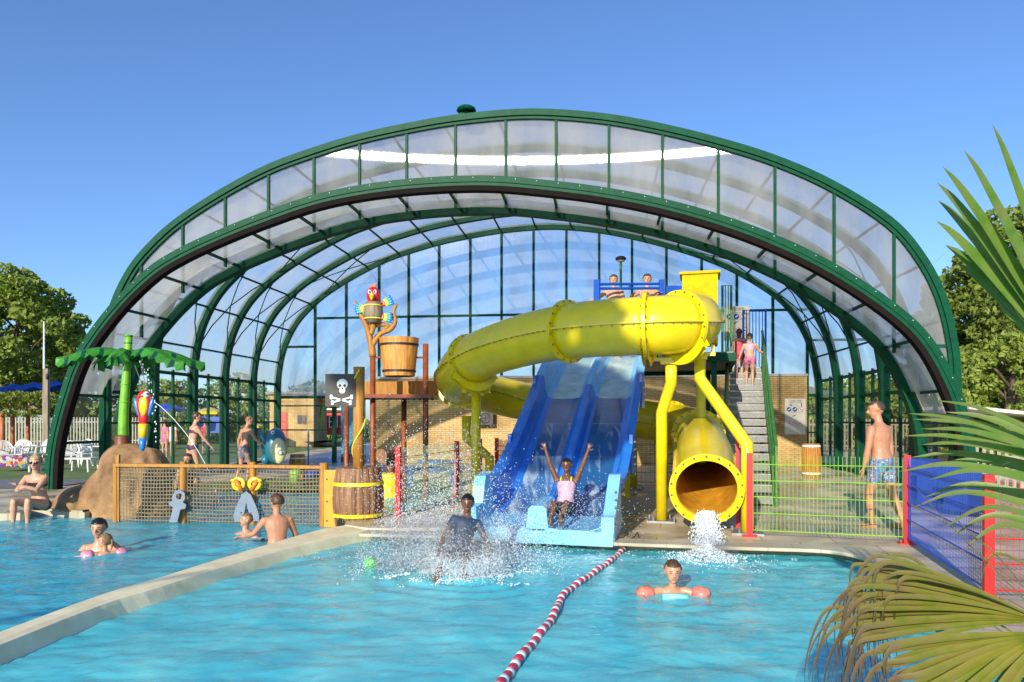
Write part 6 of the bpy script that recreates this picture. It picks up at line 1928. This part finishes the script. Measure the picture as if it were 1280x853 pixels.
    ell(bm, hc0, (hh * .86, hh * 1.0, hh * .95), 26, 20, Rm)
    dele = []
    for v in bm.verts:
        r = v.co - hc0; f_ = r.dot(lk) / hh; z_ = r.dot(hd) / hh
        lim = .30 if kind != 'crop' else .30
        if (f_ > .12 and z_ < .36 + .1 * abs(r.dot(hsd) / hh)) or (z_ < (-.55 if kind in ('short', 'crop') else -.8)) or (f_ > -.1 and z_ < -.15): dele.append(v)
        else: v.co += r.normalized() * hh * (.11 * noise.noise(v.co * 45) + .05 * noise.noise(v.co * 110) + (.03 if kind != 'crop' else -.03))
    bmesh.ops.delete(bm, geom=dele, context='VERTS')
    bmesh.ops.recalc_face_normals(bm, faces=bm.faces)
    bmesh.ops.solidify(bm, geom=bm.faces[:], thickness=hh * .1)
    ho = build('hair', bm, M[hc], body, smooth=True, rec=False)
    if kind in ('bun', 'tail', 'long'):
        bm = B()
        if kind == 'bun': ell(bm, Hc + hd * hh * .75 - lk * hh * .75, (hh * .38, hh * .36, hh * .34), 12, 8, Rm)
        if kind == 'tail': tube(bm, cr([Hc + hd * hh * .3 - lk * hh * .95, Hc - lk * hh * 1.2 - hd * hh * .3, Hc - lk * hh * 1.05 - hd * hh * 1.4], 4), [hh * .22, hh * .25, hh * .25, hh * .24, hh * .22, hh * .2, hh * .17, hh * .12, hh * .05], 8)
        if kind == 'long': ell(bm, Hc - lk * hh * .55 - hd * hh * .65, (hh * .72, hh * .42, hh * 1.1), 14, 12, Rm)
        build('hair_tail' if kind != 'bun' else 'hair_bun', bm, M[hc], ho, smooth=True)
    return body, dict(Hc=Hc, hh=hh, lk=lk, hd=hd, hsd=hsd, Rm=Rm, S=S_, side=side, sp=sp, N=N_)

# man walking on the right
H = 1.86
person('tall man in flowered blue swim shorts walking left behind the lime green fence', H, (5.42, 10.55, .515 * H), (-.55, .85), spine=(0, .08, 1), head=(0, .25, 1), look=(-.75, .7, -.05),
       arms={'l': ((-.12, .10, -1), (-.02, .22, -1)), 'r': ((.14, -.1, -1), (.05, .1, -1))}, legs={'l': ((-.05, .28, -1), (0, -.12, -1)), 'r': ((.06, -.18, -1), (0, -.42, -1))},
       sk='skintan', wear=[('swim_shorts', 'shorts', 'shorts1', 'swim_shorts')], hair=('crop', 'hairg'), build_=1.12, voxel=.010)
# seated woman at left edge
b, K = person('blonde woman in black bikini and dark sunglasses sitting on the pool kerb', 1.70, (-7.95, 12.15, .17), (-.12, -1), spine=(0, .22, 1), head=(-.1, .1, 1), look=(-.35, 1, .05),
       arms={'r': ((.05, .75, -.75), (-.9, .65, .15)), 'l': ((-.05, .8, -.7), (.85, .55, .35))}, legs={'r': ((.18, .95, .25), (.05, -.05, -1)), 'l': ((-.02, .95, .28), (.1, -.1, -1))},
       sk='skin', wear=[('bikini_top', 'top', 'swblack', 'bikini_top'), ('bikini_bottom', 'brief', 'swblack', 'bikini_bottom')], hair=('tail', 'hairbl'), voxel=.010, child=False)
bm = B()
for s in (-1, 1): ell(bm, K['Hc'] + K['hsd'] * (s * K['hh'] * .34) + K['hd'] * K['hh'] * .08 + K['lk'] * K['hh'] * .84, (K['hh'] * .30, K['hh'] * .07, K['hh'] * .22), 12, 8, K['Rm'])
tube(bm, [K['Hc'] + K['hsd'] * (-K['hh'] * .8) + K['hd'] * K['hh'] * .12, K['Hc'] + K['hsd'] * (-K['hh'] * .6) + K['lk'] * K['hh'] * .75 + K['hd'] * K['hh'] * .16, K['Hc'] + K['hsd'] * (K['hh'] * .6) + K['lk'] * K['hh'] * .75 + K['hd'] * K['hh'] * .16, K['Hc'] + K['hsd'] * (K['hh'] * .8) + K['hd'] * K['hh'] * .12], .006, 6)
build('sunglasses', bm, M['eyeb'], b, smooth=True)
# standing woman and boy walking behind the net
person('woman in a dark patterned bikini walking right behind the net fence, seen from behind', 1.66, (-7.55, 17.0, .10 + .515 * 1.66), (.65, .6), spine=(0, .12, 1), head=(.05, .3, 1), look=(.3, 1, -.2),
       arms={'r': ((.2, .55, -1), (.1, .6, -.8)), 'l': ((-.2, -.1, -1), (0, .2, -1))}, legs={'r': ((0, .25, -1), (0, -.1, -1)), 'l': ((0, -.15, -1), (0, -.3, -1))},
       wear=[('bikini_top', 'top', 'swpurp', 'bikini_top'), ('bikini_bottom', 'brief', 'swpurp', 'bikini_bottom')], hair=('bun', 'hairb'), voxel=.013)
person('boy in grey patterned swim shorts walking behind the net fence', 1.58, (-6.33, 17.0, .10 + .515 * 1.58), (.6, .8), spine=(0, .15, 1), head=(.1, .45, 1), look=(.5, 1, -.3),
       arms={'r': ((.5, .4, -1), (.9, .3, -.5)), 'l': ((-.35, -.2, -1), (-.1, .1, -1))}, legs={'r': ((0, .3, -1), (0, -.25, -1)), 'l': ((0, -.05, -1), (0, -.45, -1))},
       sk='skintan', wear=[('swim_shorts', 'shorts', 'shorts2', 'swim_shorts')], hair=('crop', 'hairlb'), voxel=.013)
person('girl in a black swimsuit sitting behind the net fence', 1.5, (-6.58, 14.6, .16), (.25, -1), spine=(0, -.05, 1), head=(0, .05, 1), look=(.3, 1, 0),
       arms={'r': ((.25, -.1, -1), (.1, .3, -1)), 'l': ((-.25, .1, -1), (0, .5, -1))}, legs={'r': ((.3, .9, .1), (.2, .8, -.5)), 'l': ((.1, .95, .1), (.1, .8, -.5))},
       wear=[('swimsuit', 'suit', 'swblack', 'swimsuit')], hair=('tail', 'hairb'), voxel=.013)
bm = B(); box(bm, (-6.6, 14.75, .0), (.9, .6, .2)); o = build('pool_step', bm, M['wallw']); tag(o, 'low pale step in the paddling pool under the sitting girl', 'step', kind='structure')
# left pool: man with child, laughing boy, boy from behind
H = 1.70
person('dark haired man chest deep in the left pool rubbing his eye', H, (-5.33, 9.35, -.10 - .20 * H - .08), (.1, -1), head=(0, .1, 1), look=(-.05, 1, -.1), spine=(0, .12, 1),
       arms={'l': ((-.75, .45, -.25), (.62, .35, .75)), 'r': ((.5, .5, -.8), (-.2, .9, -.1))}, legs={'r': ((.2, .4, -1), (0, -.5, -1)), 'l': ((-.2, .4, -1), (0, -.5, -1))}, sk='skinw', hair=('short', 'hairk'), voxel=.010)
b, K = person('small child with pink armbands floating in front of the dark haired man', 1.0, (-5.08, 8.98, -.36), (-.55, .8), head=(0, 0, 1), look=(-.7, .5, .1), child=True,
       arms={'r': ((1, .2, -.1), (.6, .6, -.1)), 'l': ((-1, .2, -.1), (-.6, .6, -.1))}, sk='skinw', wear=[('swimsuit', 'suit', 'swpink', 'swimsuit')], hair=('tail', 'hairlb'), voxel=.010)
for s in ('r', 'l'):
    a, c = K['S'][s + 'a1']; bm = B(); d = (c - a); tube(bm, [a.lerp(c, .10), a.lerp(c, .25), a.lerp(c, .75), a.lerp(c, .95)], [.045, .072, .072, .045], 14); build('armband', bm, M['armpink'], b, smooth=True)
person('laughing fair haired boy low in the water below the sword board', 1.4, (-3.72, 10.55, -.42), (-.75, -.8), head=(0, -.1, 1), look=(.15, 1, .25), spine=(.1, .45, 1), child=False,
       arms={'r': ((.9, .3, -.25), (.6, .75, -.2)), 'l': ((-.8, -.1, -.3), (-.8, .3, .25))}, sk='skinw', hair=('crop', 'hairlb'), voxel=.010)
person('boy with wet brown hair seen from behind, waist deep in the left pool', 1.55, (-3.13, 9.62, -.17), (-.5, .85), head=(0, .05, 1), look=(-.4, 1, .05), spine=(0, .12, 1),
       arms={'r': ((.45, .25, -1), (.1, .6, -.9)), 'l': ((-.45, .55, -.75), (-.5, .8, -.25))}, sk='skintan', hair=('short', 'hairb'), voxel=.009, build_=1.05, wear=[('swim_shorts', 'shorts', 'swnavy', 'swim_shorts')])
# boy with armbands
b, K = person('boy with coral armbands swimming towards the camera in the slide pool', 1.25, (1.55, 7.1, -.36), (-.05, -1), spine=(0, .55, 1), head=(0, .12, 1), look=(0, 1, -.05), child=True,
       arms={'r': ((.85, .35, -.12), (-.15, .95, -.05)), 'l': ((-.85, .35, -.12), (.15, .95, -.05))}, sk='skinw', hair=('crop', 'hairb'), voxel=.0085)
for s in ('r', 'l'):
    a, c = K['S'][s + 'a1']; bm = B(); tube(bm, [a.lerp(c, .35), a.lerp(c, .5), a.lerp(c, 1.0), a.lerp(c, 1.15)], [.045, .078, .078, .045], 16); build('armband', bm, M['coral'], b, smooth=True)
bm = B(); c = K['N'] + V(0, -.12, -.06); tube(bm, [c + V(-.12, 0, 0), c + V(.12, 0, 0)], .035, 10); build('chest_float', bm, M['swteal'], b, smooth=True)
# girl on the slide
b, K = person('girl in a lilac swimsuit shooting off the slide with both arms raised', 1.38, S(.45, .28, .40), (-.22, -1), spine=(0, -.30, 1), head=(0, .12, 1), look=(0, 1, -.05), child=False,
       arms={'r': ((.42, .12, 1), (.30, .12, 1)), 'l': ((-.42, .12, 1), (-.38, .12, 1))}, legs={'r': ((.12, 1, .34), (.0, .75, -.75), (-.05, .35, .8)), 'l': ((.05, 1, .36), (.12, .75, -.80), (0, .35, .8))},
       sk='skindark', wear=[('swimsuit', 'suit', 'swlil', 'swimsuit'), ('shoulder_strap', 'strap', 'swlime', 'shoulder_strap'), ('skirt', 'skirt', 'swpurp', 'swim_skirt')], hair=('crop', 'hairk'), voxel=.0075, fingers='open')
# child hitting the water
person('child in a dark blue swim shirt hitting the water in a burst of spray', 1.35, (-.58, 8.0, .10), (.1, -1), spine=(-.22, -.22, 1), head=(.0, .12, 1), look=(.15, 1, .1), child=False,
       arms={'r': ((.55, .35, -.8), (.2, .7, -.5)), 'l': ((-.45, .3, -.9), (-.1, .7, -.5))}, legs={'r': ((.45, 1, -.25), (.35, .8, -.7)), 'l': ((.05, 1, -.15), (.15, .8, -.8))},
       sk='skindark', wear=[('swim_shirt', 'rash', 'swnavy', 'swim_shirt')], hair=('tail', 'hairk'), voxel=.009)
# platform boys
for u, d, lb, hr, ar in ((767, 16.55, 'bare chested boy with dark hair waiting on the platform, left one', 'hairb', {'r': ((.9, .2, -.6), (.6, .5, -.3)), 'l': ((-.3, .1, -1), (0, .3, -1))}),
                     (809, 16.9, 'younger bare chested boy leaning on the blue platform rail', 'hairb', {'r': ((.6, .6, -.5), (-.2, .9, .1)), 'l': ((-.4, .7, -.5), (.1, .9, .1))})):
    hz = CAMH + (V0 - (347 if u < 800 else 346)) / FPX * d; H = (hz - 3.05) * .985
    x = (u - U0) / FPX * d
    person(lb, H, (x, d, 3.05 + .515 * H + .08), (-.2, -1), sk='skin', arms=ar, hair=('short', hr), wear=[('swim_shorts', 'shorts', 'swnavy', 'swim_shorts')], voxel=.014, group='children waiting on the slide platform')
# girls on the stairs
def stair_pt(a, off):
    f = (a - a0) / (a1 - a0); return S(a, bc0 + (bc1 - bc0) * f + off, zt * (math.floor(f * N) + 1) / N)
N = 17
pz = stair_pt(10.25, .10); pz2 = stair_pt(10.75, -.16)
person('girl in a pink two piece climbing the staircase, nearer the camera', 1.36, pz + V(0, 0, .50 * 1.36), (.26, .97), spine=(0, .12, 1), head=(0, .1, 1),
       arms={'r': ((.5, .35, -.8), (.7, .5, -.1)), 'l': ((-.4, 0, -1), (-.3, .2, -1))}, legs={'r': ((0, .2, -1), (0, -.15, -1)), 'l': ((0, .65, -1), (0, -.2, -1))},
       wear=[('crop_top', 'croptop', 'swlil', 'crop_top'), ('swim_shorts', 'skirt', 'swpink', 'swim_shorts')], hair=('tail', 'hairlb'), voxel=.013)
person('girl in a red patterned swimsuit climbing the staircase beside her friend', 1.36, pz2 + V(0, 0, .50 * 1.36), (.3, .95), spine=(0, .12, 1),
       legs={'r': ((0, .5, -1), (0, -.2, -1)), 'l': ((0, .0, -1), (0, -.15, -1))}, arms={'r': ((.2, .3, -1), (.1, .5, -.6))},
       wear=[('swimsuit', 'suit', 'swred', 'swimsuit'), ('skirt', 'skirt', 'swred', 'swim_skirt')], hair=('long', 'hairb'), voxel=.013)
# distant figures beyond the side windows
for u, d, wm, lb in ((206, 31, 'swpink', 'distant figure in a bright pink shirt beyond the hall window'), (216, 32, 'white', 'distant figure in white beside the one in pink'), (256, 34, 'swred', 'distant figure in red beyond the hall')):
    x = (u - U0) / FPX * d
    person(lb, 1.6, (x, d, .8), (.3, 1), voxel=.03, wear=[('shirt', 'rash', wm, 'shirt')], hair=('short', 'hairb'))

# ------------------------------------------------------------------ lane rope, ball
M['floatred'] = mat('rope_float_red', (.55, .02, .06), .35, coat=.2); M['floatwhite'] = mat('rope_float_white', (.80, .78, .76), .35, coat=.2)
wat = lambda u, v: V((u - U0) / FPX * (1.665 * FPX / (v - V0)), 1.665 * FPX / (v - V0), -.085)
LRP = [wat(781, 686), wat(762, 702), wat(735, 721), wat(712, 737), wat(702, 747), wat(697, 758), wat(688, 776), wat(670, 799), wat(649, 824), wat(629, 851), wat(606, 884), wat(580, 925)]
P = cr(LRP, 10); L = [0]
for a, b in zip(P, P[1:]): L.append(L[-1] + (b - a).length)
def atlen(x):
    for i in range(len(P) - 1):
        if L[i + 1] >= x: return P[i].lerp(P[i + 1], (x - L[i]) / max(1e-9, L[i + 1] - L[i]))
    return P[-1]
rope = thing('lane_rope', 'red and white striped lane rope floating across the slide pool', 'lane rope', V(P[0].x, P[0].y, -.085))
fl_ = .078; n_ = int(L[-1] / fl_)
for k in range(n_):
    a, b = atlen(k * fl_ + .002), atlen((k + 1) * fl_ - .002); dz = V(0, 0, .008 * math.sin(k * .8))
    bm = B(); tube(bm, [a + dz, a.lerp(b, .15) + dz, a.lerp(b, .85) + dz, b + dz], [.026, .035, .035, .026], 14); build('float', bm, M['floatred'] if k % 2 == 0 else M['floatwhite'], rope, smooth=True)
bm = B(); hk = at(795, 668, 9.6); hk.z = .05; tube(bm, [P[0], V(1.52, 9.38, .0), hk], .006, 6); build('cord', bm, M['black'], rope)
bm = B(); tube(bm, cr([hk + V(-.03, 0, -.04), hk, hk + V(.02, 0, .03), hk + V(.04, 0, -.04)], 4), .008, 6); build('hook', bm, M['black'], rope)
m, nt, n, l, p = nmat('ball_green'); tc = n.new('ShaderNodeTexCoord'); wv = n.new('ShaderNodeTexVoronoi'); wv.feature = 'DISTANCE_TO_EDGE'; wv.inputs['Scale'].default_value = 14; l.new(tc.outputs['Object'], wv.inputs[0])
rp = n.new('ShaderNodeValToRGB'); rp.color_ramp.elements[0].position = .06; rp.color_ramp.elements[0].color = (.05, .30, .05, 1); rp.color_ramp.elements[1].position = .10; rp.color_ramp.elements[1].color = (.15, .80, .12, 1)
l.new(wv.outputs[0], rp.inputs[0]); l.new(rp.outputs[0], p.inputs['Base Color']); p.inputs['Roughness'].default_value = .4
bc = V(-1.62, 8.25, -.06); bm = B(); ell(bm, V(0, 0, 0), (.073, .073, .073), 20, 14); o = build('ball', bm, m, smooth=True); o.location = bc; tag(o, 'small bright green ball floating left of the splash', 'ball')

for i, (gx, gy) in enumerate(((-1.75, 8.6), (2.6, 8.3))):
    t = thing('floor_grate', ('dark round grate under the water left of the lane rope', 'dark round grate under the water by the tube mouth')[i], 'grate', V(gx, gy, -1.09))
    bm = B(); lathe(bm, [(.02, 0), (.46, 0), (.48, .012), (.5, 0)], V(gx, gy, -1.09), 28); build('rim', bm, M['navyboard'], t)
    for k in range(-3, 4):
        w_ = math.sqrt(.44 ** 2 - (k * .12) ** 2); bm = B(); box(bm, V(gx, gy + k * .12, -1.075), (2 * w_, .05, .012)); build('slat', bm, M['navyboard'], t)
# ------------------------------------------------------------------ spray
M['drop'] = bpy.data.materials.new('water_drop'); M['drop'].use_nodes = True
p = M['drop'].node_tree.nodes['Principled BSDF']; p.inputs['Base Color'].default_value = (.80, .90, .95, 1); p.inputs['Roughness'].default_value = .12; p.inputs['Transmission Weight'].default_value = .15; p.inputs['IOR'].default_value = 1.33
def octa(bm, p, r, st=1.0):
    vs = [bm.verts.new(p + Vector(d) * r) for d in ((1, 0, 0), (-1, 0, 0), (0, 1, 0), (0, -1, 0), (0, 0, st), (0, 0, -st))]
    for a, b, c in ((0, 2, 4), (2, 1, 4), (1, 3, 4), (3, 0, 4), (2, 0, 5), (1, 2, 5), (3, 1, 5), (0, 3, 5)): bm.faces.new((vs[a], vs[b], vs[c]))
rnd = random.Random(9)
bm = B()
c = V(-.50, 7.85, -.08)
def ray(n, c, az0, az1, el0, el1, r0, r1, s0, s1, pw=1.0, fall=.5):
    for _ in range(n):
        a = rnd.uniform(az0, az1); e = rnd.uniform(el0, el1); r = r0 + (r1 - r0) * rnd.random() ** pw
        p = c + V(math.cos(a) * math.cos(e) * r, math.sin(a) * math.cos(e) * r, math.sin(e) * r - fall * r * r * .35)
        p += V(rnd.gauss(0, .03), rnd.gauss(0, .03), rnd.gauss(0, .03))
        if p.z < -.11: p.z = -.09 + rnd.random() * .04
        octa(bm, p, rnd.uniform(s0, s1) * (1 - .35 * (r - r0) / (r1 - r0)), rnd.uniform(.8, 1.6))
ray(9000, c + V(0, .15, 0), 0, 2 * PI, .05, 1.1, .05, .8, .003, .0075, 1.2)
ray(9000, c, PI * .6, PI * 1.1, .15, .8, .2, 1.3, .003, .0075, 1.0)
ray(5200, c + V(0, -.10, 0), PI * .95, PI * 2.1, .1, .7, .15, .5, .003, .007, 1.0)
ray(3500, c, -.5, PI * .4, .2, .9, .2, 1.2, .003, .008, .9)
for _ in range(4200):   # flung droplets hanging over the deck and fence
    u = rnd.gauss(548, 42); v = 655 - abs(rnd.gauss(0, 55)); d = rnd.uniform(8.2, 11.2)
    octa(bm, at(u, v, d), rnd.uniform(.003, .009))
for _ in range(900):
    octa(bm, at(rnd.uniform(425, 640), rnd.uniform(530, 690), rnd.uniform(8, 10.8)), rnd.uniform(.003, .007))
for _ in range(1500):
    octa(bm, at(rnd.gauss(700, 45), rnd.gauss(645, 22), rnd.uniform(8.6, 9.3)), rnd.uniform(.003, .006))
o = build('splash_spray', bm, M['drop'], rec=False); tag(o, 'white burst of droplets round the child landing from the slide', 'spray', kind='stuff')
bm = B()
for _ in range(9000):
    a = rnd.uniform(0, 2 * PI); r = abs(rnd.gauss(0, .42)); q = V(c.x + math.cos(a) * r * 1.3 - .05, c.y + math.sin(a) * r * .8, 0)
    if noise.noise(q * 5) + noise.noise(q * 11) * .6 < -.02 + r * .5: continue
    s_ = rnd.uniform(.004, .013); q.z = -.092 + rnd.random() * .03 * max(0, 1 - r); octa(bm, q, s_, .7)
for cx, cy, w_, h_, n_ in ((2.5, 8.7, .45, .35, 1500), (.3, 9.0, .8, .25, 1500), (-1.2, 8.9, .7, .3, 1300)):
    for _ in range(n_):
        q = V(cx + rnd.gauss(0, w_), cy + rnd.gauss(0, h_), 0)
        if noise.noise(q * 6) < .08: continue
        q.z = -.094; octa(bm, q, rnd.uniform(.004, .010), .5)
o = build('splash_foam', bm, M['foam'], rec=False); tag(o, 'white foam flecks on the water around the landings', 'foam', kind='stuff')
# jet falling from the tube mouth
bm = B(); m0 = TP[-1]; dr2 = V(FR_[-1][0].x, FR_[-1][0].y, 0).normalized()
for _ in range(6500):
    t = rnd.random(); p = m0 + V(0, 0, -TR + .06 + .05 * rnd.random() * (1 - t)) + dr2 * (-.15 + 1.25 * t) + V(rnd.gauss(0, .05 + .035 * t), rnd.gauss(0, .03), -.27 * t * t + rnd.gauss(0, .012 + .02 * t))
    p.z = max(p.z, -.1); octa(bm, p, rnd.uniform(.004, .010), 1.6)
for _ in range(3200):
    a = rnd.uniform(0, 2 * PI); r = abs(rnd.gauss(0, .20)); p = V(m0.x + dr2.x * 1.2, m0.y + dr2.y * 1.2, -.09) + V(math.cos(a) * r, math.sin(a) * r * 1.3, rnd.random() * .16 * max(0, 1 - r * 3)); octa(bm, p, rnd.uniform(.004, .011))
o = build('tube_outflow', bm, M['drop'], rec=False); tag(o, 'foaming water pouring from the mouth of the yellow tube', 'water jet', kind='stuff')

# fine mist inside the splashes
def mist(name, label, c, r, dens, sc):
    m = bpy.data.materials.new(name); m.use_nodes = True; n = m.node_tree.nodes; l = m.node_tree.links
    n.remove(n['Principled BSDF']); pv = n.new('ShaderNodeVolumePrincipled'); pv.inputs['Color'].default_value = (.93, .97, 1, 1); pv.inputs['Anisotropy'].default_value = .2
    tc = n.new('ShaderNodeTexCoord'); no = n.new('ShaderNodeTexNoise'); no.inputs['Scale'].default_value = sc; no.inputs['Detail'].default_value = 4; no.inputs['Distortion'].default_value = .5
    l.new(tc.outputs['Object'], no.inputs[0])
    ln = n.new('ShaderNodeVectorMath'); ln.operation = 'DIVIDE'; ln.inputs[1].default_value = r; l.new(tc.outputs['Object'], ln.inputs[0])
    le = n.new('ShaderNodeVectorMath'); le.operation = 'LENGTH'; l.new(ln.outputs[0], le.inputs[0])
    f = n.new('ShaderNodeMapRange'); f.inputs['From Min'].default_value = 1.0; f.inputs['From Max'].default_value = .1; f.inputs['To Min'].default_value = 0; f.inputs['To Max'].default_value = 1; l.new(le.outputs['Value'], f.inputs[0])
    g_ = n.new('ShaderNodeMapRange'); g_.inputs['From Min'].default_value = .42; g_.inputs['From Max'].default_value = .66; g_.inputs['To Min'].default_value = 0; g_.inputs['To Max'].default_value = dens; l.new(no.outputs[0], g_.inputs[0])
    mu = n.new('ShaderNodeMath'); mu.operation = 'MULTIPLY'; l.new(f.outputs[0], mu.inputs[0]); l.new(g_.outputs[0], mu.inputs[1]); l.new(mu.outputs[0], pv.inputs['Density'])
    l.new(pv.outputs[0], n['Material Output'].inputs['Volume'])
    bm = B(); ell(bm, V(0, 0, 0), r, 20, 14)
    o = build(name, bm, m); o.location = c; tag(o, label, 'spray', kind='stuff')
mist('splash_mist', 'soft white mist of the splash round the landing child', V(-.75, 8.0, .12), (1.05, .6, .50), 6, 4.5)
mist('outflow_mist', 'soft mist where the tube water hits the pool', V(m0.x + dr2.x * 1.1, m0.y + dr2.y * 1.1, -.02), (.40, .45, .22), 8, 8)
